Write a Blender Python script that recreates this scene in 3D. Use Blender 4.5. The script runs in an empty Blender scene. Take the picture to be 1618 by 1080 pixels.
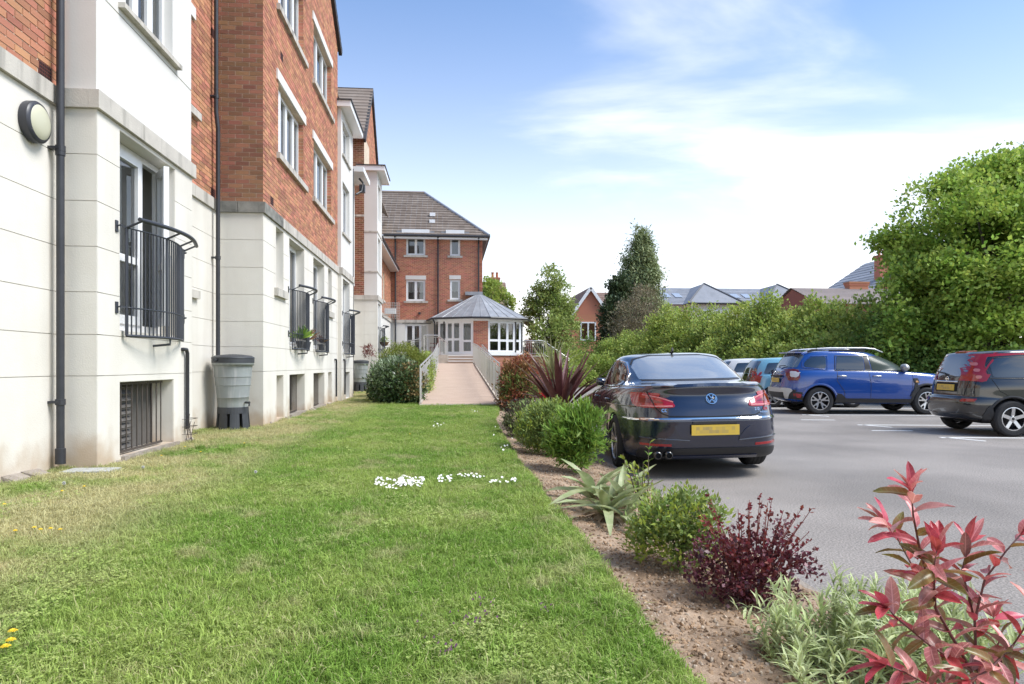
import bpy, bmesh, math, random
import numpy as np
from mathutils import Vector, Matrix, noise
from mathutils.bvhtree import BVHTree
from mathutils.geometry import delaunay_2d_cdt
PI = math.pi
SC = bpy.context.scene
COL = SC.collection
rnd = random.Random(7)
rng = np.random.default_rng(11)

# ------------------------------------------------------------------ camera
CAM_Z = 1.26
cd = bpy.data.cameras.new('camera')
cam = bpy.data.objects.new('camera', cd); COL.objects.link(cam)
cam.location = (0, 0, CAM_Z)
cam.rotation_euler = (math.radians(90), 0, -math.atan(99 / 1080))
cd.sensor_width = 36.0
cd.lens = 36.0 * 1080 / 1618
cd.shift_y = 36 / 1618
cd.clip_start = 0.05
cd.clip_end = 3000
SC.camera = cam

# ------------------------------------------------------------------ sky and sun
SUN_EL, SUN_AZ = 52.0, 110.0        # azimuth measured clockwise from +Y
w = bpy.data.worlds.new('World'); SC.world = w; w.use_nodes = True
nt = w.node_tree; nt.nodes.clear()
def N(t, **k):
    n = nt.nodes.new(t)
    for a, b in k.items(): setattr(n, a, b)
    return n
def L(a, b): nt.links.new(a, b)
def M(op, a, b=None, clamp=False):
    n = N('ShaderNodeMath', operation=op, use_clamp=clamp)
    for i, v in enumerate((a, b)):
        if v is None: continue
        if isinstance(v, (int, float)): n.inputs[i].default_value = v
        else: L(v, n.inputs[i])
    return n.outputs[0]
sky = N('ShaderNodeTexSky', sky_type='NISHITA', sun_disc=False)
sky.sun_elevation = math.radians(SUN_EL); sky.sun_rotation = math.radians(SUN_AZ)
sky.air_density = 1.0; sky.dust_density = 0.8; sky.ozone_density = 1.6
tc = N('ShaderNodeTexCoord')
sp = N('ShaderNodeSeparateXYZ'); L(tc.outputs['Generated'], sp.inputs[0])
zz = M('MAXIMUM', sp.outputs[2], 0.0)
den = M('ADD', zz, 0.16)
cu = M('DIVIDE', sp.outputs[0], den); cv = M('DIVIDE', sp.outputs[1], den)
cb = N('ShaderNodeCombineXYZ'); L(cu, cb.inputs[0]); L(cv, cb.inputs[1])
mp = N('ShaderNodeMapping'); L(cb.outputs[0], mp.inputs[0])
mp.inputs['Location'].default_value = (0.2, 2.7, 5.1)
mp.inputs['Rotation'].default_value = (0, 0, math.radians(30)); mp.inputs['Scale'].default_value = (0.62, 1.25, 1)
n1 = N('ShaderNodeTexNoise'); L(mp.outputs[0], n1.inputs['Vector'])
n1.inputs['Scale'].default_value = 1.15; n1.inputs['Detail'].default_value = 7; n1.inputs['Roughness'].default_value = 0.52; n1.inputs['Distortion'].default_value = 0.35
cl = N('ShaderNodeMapRange', interpolation_type='SMOOTHSTEP'); L(M('ADD', n1.outputs[0], M('MULTIPLY', M('SUBTRACT', sp.outputs[0], 0.22), 0.15)), cl.inputs[0])
cl.inputs[1].default_value = 0.485; cl.inputs[2].default_value = 0.80; cl.inputs[3].default_value = 0; cl.inputs[4].default_value = 0.85
hz = M('POWER', M('SUBTRACT', 1.0, zz, True), 4.0)          # whitening towards the horizon
hzm = M('MULTIPLY', hz, 1.08, True)
# thin haze grows to the horizon
gain = N('ShaderNodeMix', data_type='RGBA', blend_type='MULTIPLY'); gain.inputs[0].default_value = 1
L(sky.outputs[0], gain.inputs[6]); gain.inputs[7].default_value = (0.36, 0.60, 0.80, 1)
m1 = N('ShaderNodeMix', data_type='RGBA'); L(hzm, m1.inputs[0]); L(gain.outputs[2], m1.inputs[6]); m1.inputs[7].default_value = (6.5, 6.2, 5.8, 1)
m2 = N('ShaderNodeMix', data_type='RGBA'); L(cl.outputs[0], m2.inputs[0]); L(m1.outputs[2], m2.inputs[6]); m2.inputs[7].default_value = (6.0, 5.85, 5.6, 1)
bg = N('ShaderNodeBackground'); L(m2.outputs[2], bg.inputs[0]); bg.inputs[1].default_value = 0.10
wo = N('ShaderNodeOutputWorld'); L(bg.outputs[0], wo.inputs[0])
sd = bpy.data.lights.new('sun', 'SUN'); sd.energy = 1.75; sd.angle = math.radians(26); sd.color = (1, 0.965, 0.91)
sun = bpy.data.objects.new('sun', sd); COL.objects.link(sun)
_el, _az = math.radians(SUN_EL), math.radians(SUN_AZ)
_d = Vector((math.sin(_az) * math.cos(_el), math.cos(_az) * math.cos(_el), math.sin(_el)))
sun.rotation_euler = _d.to_track_quat('Z', 'Y').to_euler(); sun.location = (6, -6, 30)
SC.view_settings.view_transform = 'Standard'; SC.view_settings.look = 'None'
SC.view_settings.gamma = 1; SC.view_settings.use_curve_mapping = False
SC.view_settings.exposure = 1.55
SC.render.engine = 'CYCLES'
SC.cycles.max_bounces = 6; SC.cycles.diffuse_bounces = 3; SC.cycles.glossy_bounces = 3
SC.cycles.transmission_bounces = 3; SC.cycles.transparent_max_bounces = 8
SC.cycles.use_denoising = True
SC.cycles.caustics_reflective = False; SC.cycles.caustics_refractive = False

# ------------------------------------------------------------------ helpers
def thing(name, label=None, cat=None, loc=(0, 0, 0), rz=0, group=None, parent=None, kind=None):
    o = bpy.data.objects.new(name, None); COL.objects.link(o)
    o.location = loc; o.rotation_euler = (0, 0, rz); o.empty_display_size = 0.1
    if parent: o.parent = parent
    return tag(o, label, cat, group, kind)
def tag(o, label=None, cat=None, group=None, kind=None):
    if label: o['label'] = label
    if cat: o['category'] = cat
    if group: o['group'] = group
    if kind: o['kind'] = kind
    return o
def wloc(p):
    v = Vector((0, 0, 0))
    while p is not None: v += p.location; p = p.parent
    return v
class MB:
    def __init__(s): s.v = []; s.f = []; s.m = []
    def add(s, vs, fs, m=0):
        b = len(s.v); s.v.extend([tuple(p) for p in vs]); s.f.extend([tuple(i + b for i in f) for f in fs]); s.m.extend([m] * len(fs)); return s
    def box(s, x0, x1, y0, y1, z0, z1, m=0):
        if x0 > x1: x0, x1 = x1, x0
        if y0 > y1: y0, y1 = y1, y0
        return s.add([(x0, y0, z0), (x1, y0, z0), (x1, y1, z0), (x0, y1, z0), (x0, y0, z1), (x1, y0, z1), (x1, y1, z1), (x0, y1, z1)],
                     [(0, 3, 2, 1), (4, 5, 6, 7), (0, 1, 5, 4), (1, 2, 6, 5), (2, 3, 7, 6), (3, 0, 4, 7)], m)
    def obox(s, fr, a0, a1, d0, d1, z0, z1, m=0):     # box in a wall frame: along, outward, up
        P = lambda a, d, z: fr.p(a, d, z)
        vs = [P(a0, d0, z0), P(a1, d0, z0), P(a1, d1, z0), P(a0, d1, z0), P(a0, d0, z1), P(a1, d0, z1), P(a1, d1, z1), P(a0, d1, z1)]
        return s.add(vs, [(0, 3, 2, 1), (4, 5, 6, 7), (0, 1, 5, 4), (1, 2, 6, 5), (2, 3, 7, 6), (3, 0, 4, 7)], m)
    def quad(s, a, b, c, d, m=0): return s.add([a, b, c, d], [(0, 1, 2, 3)], m)
    def bar(s, p, q, w_, h_=None, up=(0, 0, 1), m=0):   # rectangular bar from p to q
        p = Vector(p); q = Vector(q); h_ = h_ or w_
        d = (q - p).normalized(); u = Vector(up)
        if abs(d.dot(u)) > 0.95: u = Vector((1, 0, 0))
        a = d.cross(u).normalized() * w_ / 2; b = a.cross(d).normalized() * h_ / 2
        vs = [p - a - b, p + a - b, p + a + b, p - a + b, q - a - b, q + a - b, q + a + b, q - a + b]
        return s.add(vs, [(0, 3, 2, 1), (4, 5, 6, 7), (0, 1, 5, 4), (1, 2, 6, 5), (2, 3, 7, 6), (3, 0, 4, 7)], m)
    def tube(s, pts, r, n=8, m=0, cap=True):
        pts = [Vector(p) for p in pts]; k = len(pts)
        rs = r if isinstance(r, (list, tuple)) else [r] * k
        vs = []; fs = []; pu = None
        for i, p in enumerate(pts):
            t = (pts[min(i + 1, k - 1)] - pts[max(i - 1, 0)]).normalized()
            if pu is None:
                u = t.orthogonal().normalized()
            else:
                u = (pu - t * pu.dot(t)); u = u.normalized() if u.length > 1e-6 else t.orthogonal().normalized()
            pu = u; v = t.cross(u)
            for j in range(n):
                a = 2 * PI * j / n; vs.append(p + (u * math.cos(a) + v * math.sin(a)) * rs[i])
        for i in range(k - 1):
            for j in range(n):
                j2 = (j + 1) % n; fs.append((i * n + j, i * n + j2, (i + 1) * n + j2, (i + 1) * n + j))
        if cap: fs.append(tuple(reversed(range(n)))); fs.append(tuple((k - 1) * n + j for j in range(n)))
        return s.add(vs, fs, m)
    def lathe(s, prof, c=(0, 0, 0), n=24, axis='z', m=0, close=False):
        vs = []; fs = []; k = len(prof)
        for (r, h) in prof:
            for j in range(n):
                a = 2 * PI * j / n; x, y = r * math.cos(a), r * math.sin(a)
                q = (x, y, h) if axis == 'z' else ((x, h, y) if axis == 'y' else (h, x, y))
                vs.append((q[0] + c[0], q[1] + c[1], q[2] + c[2]))
        for i in range(k - 1):
            for j in range(n):
                j2 = (j + 1) % n; fs.append((i * n + j, i * n + j2, (i + 1) * n + j2, (i + 1) * n + j))
        if close:
            fs.append(tuple(reversed(range(n)))); fs.append(tuple((k - 1) * n + j for j in range(n)))
        return s.add(vs, fs, m)
    def build(s, name, mat, parent=None, local=False, smooth=False, fixn=False, kind=None, sharp=None):
        me = bpy.data.meshes.new(name)
        vs = s.v
        if parent is not None and not local:
            o_ = wloc(parent); vs = [(a - o_.x, b - o_.y, c - o_.z) for a, b, c in vs]
        me.from_pydata([tuple(v) for v in vs], [], s.f)
        mats = mat if isinstance(mat, (list, tuple)) else [mat]
        for q in mats: me.materials.append(q)
        if len(mats) > 1: me.polygons.foreach_set('material_index', s.m)
        if fixn:
            bm = bmesh.new(); bm.from_mesh(me); bmesh.ops.recalc_face_normals(bm, faces=bm.faces); bm.to_mesh(me); bm.free()
        if smooth:
            me.polygons.foreach_set('use_smooth', [True] * len(me.polygons))
            if sharp: me.set_sharp_from_angle(angle=math.radians(sharp))
        me.update()
        o = bpy.data.objects.new(name, me); COL.objects.link(o)
        if parent is not None: o.parent = parent
        if kind: o['kind'] = kind
        return o
def np_mesh(name, verts, faces_flat, nper, mat, parent=None, smooth=False, kind=None):
    me = bpy.data.meshes.new(name)
    nv = len(verts); nf = len(faces_flat) // nper
    me.vertices.add(nv); me.vertices.foreach_set('co', np.asarray(verts, dtype=np.float32).ravel())
    me.loops.add(nf * nper); me.loops.foreach_set('vertex_index', np.asarray(faces_flat, dtype=np.int32))
    me.polygons.add(nf); me.polygons.foreach_set('loop_start', np.arange(0, nf * nper, nper, dtype=np.int32))
    me.polygons.foreach_set('loop_total', np.full(nf, nper, dtype=np.int32))
    if smooth: me.polygons.foreach_set('use_smooth', np.ones(nf, dtype=bool))
    for q in (mat if isinstance(mat, (list, tuple)) else [mat]): me.materials.append(q)
    me.update(calc_edges=True); me.validate()
    o = bpy.data.objects.new(name, me); COL.objects.link(o)
    if parent is not None: o.parent = parent
    if kind: o['kind'] = kind
    return o
def copy_tree(o, parent=None):
    c = o.copy(); COL.objects.link(c); c.parent = parent
    for k in list(o.children): copy_tree(k, c)
    return c
class Frame:            # wall frame: origin, along unit vector, outward normal
    def __init__(s, o, u, n): s.o = Vector(o); s.u = Vector(u); s.n = Vector(n)
    def p(s, a, d, z): q = s.o + s.u * a + s.n * d; return (q.x, q.y, z)

# ------------------------------------------------------------------ materials
MATS = {}
def mat(name, col=(0.5, 0.5, 0.5), rough=0.6, metal=0.0, spec=0.5, var=None, vscale=3.0, col2=None, bump=0.0, bscale=40.0,
        coat=0.0, island=0.0, trans=0.0, detail=5, ior=None, hue=0.0, streak=None, coords='pos', grime=0, coat_ior=None, vein=None):
    if name in MATS: return MATS[name]
    m = bpy.data.materials.new(name); m.use_nodes = True; MATS[name] = m
    t = m.node_tree; t.nodes.clear(); l = t.links.new
    def n(ty, **k):
        q = t.nodes.new(ty)
        for a, b in k.items(): setattr(q, a, b)
        return q
    out = n('ShaderNodeOutputMaterial'); b = n('ShaderNodeBsdfPrincipled')
    b.inputs['Roughness'].default_value = rough; b.inputs['Metallic'].default_value = metal
    b.inputs['Specular IOR Level'].default_value = spec; b.inputs['Coat Weight'].default_value = coat
    b.inputs['Coat Roughness'].default_value = 0.03
    if coat_ior: b.inputs['Coat IOR'].default_value = coat_ior
    if ior: b.inputs['IOR'].default_value = ior
    pos = n('ShaderNodeNewGeometry')
    src = pos.outputs['Position']
    if coords == 'obj':
        tcn = n('ShaderNodeTexCoord'); src = tcn.outputs['Object']
    c = None
    rgb = n('ShaderNodeRGB'); rgb.outputs[0].default_value = (*col, 1); c = rgb.outputs[0]
    if var or col2:
        nz = n('ShaderNodeTexNoise'); l(src, nz.inputs['Vector']); nz.inputs['Scale'].default_value = vscale; nz.inputs['Detail'].default_value = detail
        nz.inputs['Roughness'].default_value = 0.62
        mx = n('ShaderNodeMix', data_type='RGBA'); mr = n('ShaderNodeMapRange'); l(nz.outputs[0], mr.inputs[0])
        mr.inputs[1].default_value = 0.33; mr.inputs[2].default_value = 0.68; mr.inputs[4].default_value = var if var else 1.0
        l(mr.outputs[0], mx.inputs[0]); l(c, mx.inputs[6]); mx.inputs[7].default_value = (*(col2 or tuple(x * 0.6 for x in col)), 1); c = mx.outputs[2]
    if streak:     # stains running down, (colour, strength, scale)
        mpn = n('ShaderNodeMapping'); l(src, mpn.inputs[0]); mpn.inputs['Scale'].default_value = (streak[2], streak[2], streak[2] * 0.12)
        sn = n('ShaderNodeTexNoise'); l(mpn.outputs[0], sn.inputs['Vector']); sn.inputs['Scale'].default_value = 1; sn.inputs['Detail'].default_value = 6
        sr = n('ShaderNodeMapRange'); l(sn.outputs[0], sr.inputs[0]); sr.inputs[1].default_value = 0.5; sr.inputs[2].default_value = 0.72; sr.inputs[4].default_value = streak[1]
        sm = n('ShaderNodeMix', data_type='RGBA'); l(sr.outputs[0], sm.inputs[0]); l(c, sm.inputs[6]); sm.inputs[7].default_value = (*streak[0], 1); c = sm.outputs[2]
    if grime:      # splashed soil along the foot of the wall, with a ragged upper edge
        gx = n('ShaderNodeSeparateXYZ'); l(pos.outputs['Position'], gx.inputs[0]); gn = n('ShaderNodeTexNoise'); l(pos.outputs['Position'], gn.inputs['Vector']); gn.inputs['Scale'].default_value = 2.6; gn.inputs['Detail'].default_value = 7
        ga = n('ShaderNodeMath', operation='MULTIPLY'); l(gn.outputs[0], ga.inputs[0]); ga.inputs[1].default_value = 1.1
        gs_ = n('ShaderNodeMath', operation='SUBTRACT'); l(gx.outputs[2], gs_.inputs[0]); l(ga.outputs[0], gs_.inputs[1])
        gr = n('ShaderNodeMapRange', interpolation_type='SMOOTHSTEP'); l(gs_.outputs[0], gr.inputs[0]); gr.inputs[1].default_value = 0.12; gr.inputs[2].default_value = -0.42; gr.inputs[3].default_value = 0; gr.inputs[4].default_value = 0.8
        gm = n('ShaderNodeMix', data_type='RGBA'); l(gr.outputs[0], gm.inputs[0]); l(c, gm.inputs[6]); gm.inputs[7].default_value = (0.42, 0.30, 0.19, 1); c = gm.outputs[2]
    if island or hue:
        oi = n('ShaderNodeObjectInfo'); ad = n('ShaderNodeMath', operation='ADD'); l(pos.outputs['Random Per Island'], ad.inputs[0]); l(oi.outputs['Random'], ad.inputs[1])
        fr = n('ShaderNodeMath', operation='FRACT'); l(ad.outputs[0], fr.inputs[0])
        hs = n('ShaderNodeHueSaturation'); l(c, hs.inputs['Color'])
        mv = n('ShaderNodeMapRange'); l(fr.outputs[0], mv.inputs[0]); mv.inputs[3].default_value = 1 - island; mv.inputs[4].default_value = 1 + island
        l(mv.outputs[0], hs.inputs['Value'])
        if hue:
            m7 = n('ShaderNodeMath', operation='MULTIPLY'); l(fr.outputs[0], m7.inputs[0]); m7.inputs[1].default_value = 7.31
            f7 = n('ShaderNodeMath', operation='FRACT'); l(m7.outputs[0], f7.inputs[0])
            mh = n('ShaderNodeMapRange'); l(f7.outputs[0], mh.inputs[0]); mh.inputs[3].default_value = 0.5 - hue; mh.inputs[4].default_value = 0.5 + hue
            l(mh.outputs[0], hs.inputs['Hue'])
        c = hs.outputs[0]
    if vein:       # pale midrib along the leaf
        vt = n('ShaderNodeTexCoord'); vx = n('ShaderNodeSeparateXYZ'); l(vt.outputs['Object'], vx.inputs[0]); va = n('ShaderNodeMath', operation='ABSOLUTE'); l(vx.outputs[0], va.inputs[0])
        vz = n('ShaderNodeMath', operation='MULTIPLY'); l(va.outputs[0], vz.inputs[0]); vz.inputs[1].default_value = 0.9; vs_ = n('ShaderNodeMath', operation='SUBTRACT'); l(vx.outputs[2], vs_.inputs[0]); l(vz.outputs[0], vs_.inputs[1])
        vw = n('ShaderNodeMath', operation='MULTIPLY'); l(vs_.outputs[0], vw.inputs[0]); vw.inputs[1].default_value = 560; vq = n('ShaderNodeMath', operation='SINE'); l(vw.outputs[0], vq.inputs[0])
        vr = n('ShaderNodeMapRange'); l(vq.outputs[0], vr.inputs[0]); vr.inputs[1].default_value = 0.8; vr.inputs[2].default_value = 1.0; vr.inputs[3].default_value = 0; vr.inputs[4].default_value = 0.35
        vm = n('ShaderNodeMapRange'); l(va.outputs[0], vm.inputs[0]); vm.inputs[1].default_value = 0.0013; vm.inputs[2].default_value = 0.0005; vm.inputs[3].default_value = 0; vm.inputs[4].default_value = 0.8
        vx2 = n('ShaderNodeMath', operation='MAXIMUM'); l(vr.outputs[0], vx2.inputs[0]); l(vm.outputs[0], vx2.inputs[1])
        vmx = n('ShaderNodeMix', data_type='RGBA'); l(vx2.outputs[0], vmx.inputs[0]); l(c, vmx.inputs[6]); vmx.inputs[7].default_value = (*vein, 1); c = vmx.outputs[2]
    l(c, b.inputs['Base Color'])
    if bump:
        bn = n('ShaderNodeTexNoise'); l(src, bn.inputs['Vector']); bn.inputs['Scale'].default_value = bscale; bn.inputs['Detail'].default_value = 6
        bp = n('ShaderNodeBump'); bp.inputs['Strength'].default_value = bump; bp.inputs['Distance'].default_value = 0.02
        l(bn.outputs[0], bp.inputs['Height']); l(bp.outputs[0], b.inputs['Normal'])
    if trans:
        tr = n('ShaderNodeBsdfTranslucent'); l(c, tr.inputs[0]); ms = n('ShaderNodeMixShader'); ms.inputs[0].default_value = trans
        l(b.outputs[0], ms.inputs[1]); l(tr.outputs[0], ms.inputs[2]); l(ms.outputs[0], out.inputs[0])
    else: l(b.outputs[0], out.inputs[0])
    m['_c'] = 1
    return m
def glass_mat(name, tint=(0.75, 0.8, 0.8), base=0.06, ior=1.5):
    m = bpy.data.materials.new(name); m.use_nodes = True; MATS[name] = m
    t = m.node_tree; t.nodes.clear(); l = t.links.new
    out = t.nodes.new('ShaderNodeOutputMaterial'); g = t.nodes.new('ShaderNodeBsdfGlossy'); g.inputs['Roughness'].default_value = 0.015
    tr = t.nodes.new('ShaderNodeBsdfTransparent'); tr.inputs[0].default_value = (*tint, 1)
    fr = t.nodes.new('ShaderNodeFresnel'); fr.inputs[0].default_value = ior
    ad = t.nodes.new('ShaderNodeMath'); ad.operation = 'ADD'; ad.use_clamp = True; ad.inputs[1].default_value = base; l(fr.outputs[0], ad.inputs[0])
    ms = t.nodes.new('ShaderNodeMixShader'); l(ad.outputs[0], ms.inputs[0]); l(tr.outputs[0], ms.inputs[1]); l(g.outputs[0], ms.inputs[2])
    l(ms.outputs[0], out.inputs[0]); return m

M_BRICK = mat('red_brick', (0.45, 0.205, 0.115), 0.85, var=0.55, vscale=1.7, col2=(0.38, 0.145, 0.09), island=0.30, hue=0.014, bump=0.25, bscale=90)
M_BRICKD = mat('shaded_brick', (0.30, 0.125, 0.08), 0.88, var=0.8, vscale=1.2, col2=(0.20, 0.115, 0.055), island=0.25, hue=0.015, bump=0.3, bscale=90)  # darker copy of the red brick, shade of the wing sides put into its colour
M_MORTAR = mat('mortar', (0.70, 0.57, 0.44), 0.95, var=0.5, vscale=9, bump=0.3, bscale=120)
M_BLOCK = mat('cream_render_block', (0.72, 0.685, 0.62), 0.85, var=0.8, vscale=1.4, col2=(0.65, 0.61, 0.54), bump=0.12, bscale=70, streak=((0.48, 0.43, 0.36), 0.35, 2.2), grime=1)
M_WHITE = mat('white_render', (0.67, 0.65, 0.615), 0.85, var=0.6, vscale=1.3, col2=(0.61, 0.59, 0.55), bump=0.06, bscale=60)
M_JOINT = mat('block_joint', (0.66, 0.62, 0.55), 0.95)
M_STONE = mat('cast_stone', (0.55, 0.51, 0.45), 0.9, var=0.8, vscale=3.5, col2=(0.42, 0.39, 0.35), bump=0.2, bscale=60, streak=((0.16, 0.15, 0.13), 0.75, 5))
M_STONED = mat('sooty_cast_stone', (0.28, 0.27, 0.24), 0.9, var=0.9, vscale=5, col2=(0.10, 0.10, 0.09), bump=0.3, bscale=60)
M_PVC = mat('white_pvc', (0.80, 0.80, 0.80), 0.3, spec=0.5)
M_BLACKM = mat('charcoal_metal', (0.035, 0.038, 0.048), 0.45, spec=0.5)
M_PIPE = mat('black_pipe', (0.025, 0.026, 0.032), 0.42, var=0.5, vscale=6, col2=(0.05, 0.05, 0.055))
M_STEEL = mat('brushed_steel', (0.62, 0.60, 0.57), 0.32, metal=0.7)
M_TILE = mat('brown_roof_tile', (0.20, 0.155, 0.125), 0.9, var=0.8, vscale=1.3, col2=(0.27, 0.225, 0.19), bump=0.3, bscale=30, island=0.12)
M_SLATE = mat('grey_slate', (0.27, 0.28, 0.31), 0.6, var=0.8, vscale=0.7, col2=(0.19, 0.20, 0.22), island=0.1)
M_LEAD = mat('lead_sheet', (0.33, 0.34, 0.36), 0.45, var=0.8, vscale=1.6, col2=(0.23, 0.235, 0.25), streak=((0.45, 0.45, 0.46), 0.6, 3), metal=0.25)
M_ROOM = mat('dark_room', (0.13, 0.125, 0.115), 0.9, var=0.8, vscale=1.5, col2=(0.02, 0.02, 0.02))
M_CURT = mat('net_curtain', (0.85, 0.84, 0.81), 0.9, trans=0.45)
M_GLASS = glass_mat('window_glass', (0.85, 0.88, 0.87), 0.12)
M_LOUVRE = mat('basement_louvre', (0.12, 0.11, 0.10), 0.8, var=0.6, vscale=8)
# ------------------------------------------------------------------ ground
def fbm(x, y, s, seed=0.0): return noise.fractal(Vector((x * s, y * s, seed)), 0.9, 2.1, 4)
def edge_x(y):
    near = 0.09 * min(1, max(0, (9.5 - y) / 5.0))                      # ragged lawn edge beside the planted strip
    return 0.80 - near + 0.05 * math.sin(y * 0.55) + 0.045 * noise.noise(Vector((y * 2.1, 3, 0))) + 0.03 * noise.noise(Vector((y * 7, 9, 0))) + max(0, y - 13) * 0.10
def lawn_z(x, y):
    z = 0.235 + 0.012 * noise.noise(Vector((x * 1.3, y * 1.3, 0))) + 0.006 * noise.noise(Vector((x * 6, y * 6, 4)))
    if x < -2.7: z += 0.02 * noise.noise(Vector((x * 3, y * 3, 8)))
    return z
def soil_z(x, y):
    t = min(1, max(0, (x - 0.8) / 1.15))
    return 0.20 * (1 - t) + 0.07 * t + 0.022 * noise.noise(Vector((x * 5, y * 5, 1))) + 0.012 * noise.noise(Vector((x * 17, y * 17, 2))) + 0.006 * noise.noise(Vector((x * 45, y * 45, 2)))

def grass_like(name, c_lush, c_mid, c_dry, rough=0.8, island=0.0, trans=0.0):
    m = bpy.data.materials.new(name); m.use_nodes = True; t = m.node_tree; t.nodes.clear(); l = t.links.new
    def n(ty, **k):
        q = t.nodes.new(ty)
        for a, b_ in k.items(): setattr(q, a, b_)
        return q
    g = n('ShaderNodeNewGeometry'); out = n('ShaderNodeOutputMaterial'); b = n('ShaderNodeBsdfPrincipled')
    b.inputs['Roughness'].default_value = rough; b.inputs['Specular IOR Level'].default_value = 0.25
    def nz(s, d, off):
        mp_ = n('ShaderNodeMapping'); l(g.outputs['Position'], mp_.inputs[0]); mp_.inputs['Location'].default_value = (off, off * 2, 0)
        q = n('ShaderNodeTexNoise'); l(mp_.outputs[0], q.inputs['Vector']); q.inputs['Scale'].default_value = s; q.inputs['Detail'].default_value = d; q.inputs['Roughness'].default_value = 0.6
        return q.outputs[0]
    def mr(v, a, b_, c=0.0, d=1.0):
        q = n('ShaderNodeMapRange', interpolation_type='SMOOTHSTEP'); l(v, q.inputs[0])
        for i, x in enumerate((a, b_, c, d)): q.inputs[i + 1].default_value = x
        return q.outputs[0]
    def mix(f, a, b_):
        q = n('ShaderNodeMix', data_type='RGBA')
        l(f, q.inputs[0])
        for i, x in ((6, a), (7, b_)):
            if isinstance(x, tuple): q.inputs[i].default_value = (*x, 1)
            else: l(x, q.inputs[i])
        return q.outputs[2]
    c1 = mix(mr(nz(1.1, 5, 0), 0.38, 0.64), c_lush, c_mid)
    c2 = mix(mr(nz(2.6, 6, 5), 0.53, 0.72, 0, 0.7), c1, c_dry)
    # worn dry strip that follows the foot of the building
    sx = n('ShaderNodeSeparateXYZ'); l(g.outputs['Position'], sx.inputs[0])
    yx = n('ShaderNodeMath', operation='ADD'); l(sx.outputs[0], yx.inputs[0])
    ym = n('ShaderNodeMath', operation='MULTIPLY'); l(sx.outputs[1], ym.inputs[0]); ym.inputs[1].default_value = 0.0; l(ym.outputs[0], yx.inputs[1])
    near_wall = mr(yx.outputs[0], -1.5, -2.5)
    nb = mr(nz(0.8, 4, 11), 0.34, 0.54)
    ml = n('ShaderNodeMath', operation='MULTIPLY'); l(near_wall, ml.inputs[0]); l(nb, ml.inputs[1])
    m9 = n('ShaderNodeMath', operation='MULTIPLY'); l(ml.outputs[0], m9.inputs[0]); m9.inputs[1].default_value = 0.85
    c3 = mix(m9.outputs[0], c2, c_dry)
    if island:
        oi = n('ShaderNodeObjectInfo'); ad = n('ShaderNodeMath', operation='ADD'); l(g.outputs['Random Per Island'], ad.inputs[0]); l(oi.outputs['Random'], ad.inputs[1])
        fr = n('ShaderNodeMath', operation='FRACT'); l(ad.outputs[0], fr.inputs[0])
        hs = n('ShaderNodeHueSaturation'); l(c3, hs.inputs['Color'])
        q = n('ShaderNodeMapRange'); l(fr.outputs[0], q.inputs[0]); q.inputs[3].default_value = 1 - island; q.inputs[4].default_value = 1 + island; l(q.outputs[0], hs.inputs['Value'])
        c3 = hs.outputs[0]
        # a share of the blades is straw
        st = n('ShaderNodeMath', operation='MULTIPLY'); l(fr.outputs[0], st.inputs[0]); st.inputs[1].default_value = 9.7
        sf = n('ShaderNodeMath', operation='FRACT'); l(st.outputs[0], sf.inputs[0])
        c3 = mix(mr(sf.outputs[0], 0.90, 0.93, 0, 0.8), c3, c_dry)
    l(c3, b.inputs['Base Color'])
    if trans:
        tr = n('ShaderNodeBsdfTranslucent'); l(c3, tr.inputs[0]); ms = n('ShaderNodeMixShader'); ms.inputs[0].default_value = trans
        l(b.outputs[0], ms.inputs[1]); l(tr.outputs[0], ms.inputs[2]); l(ms.outputs[0], out.inputs[0])
    else: l(b.outputs[0], out.inputs[0])
    return m
M_GRASSG = grass_like('grass_ground', (0.10, 0.15, 0.03), (0.17, 0.20, 0.05), (0.36, 0.29, 0.15))
M_BLADE = grass_like('grass_blade', (0.21, 0.35, 0.055), (0.35, 0.45, 0.11), (0.58, 0.52, 0.29), 0.55, 0.35, 0.35)
M_SOIL = mat('dry_soil', (0.40, 0.29, 0.20), 0.95, var=1.0, vscale=4.5, col2=(0.17, 0.11, 0.065), bump=0.9, bscale=55, detail=9)
M_ASPH = None
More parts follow.
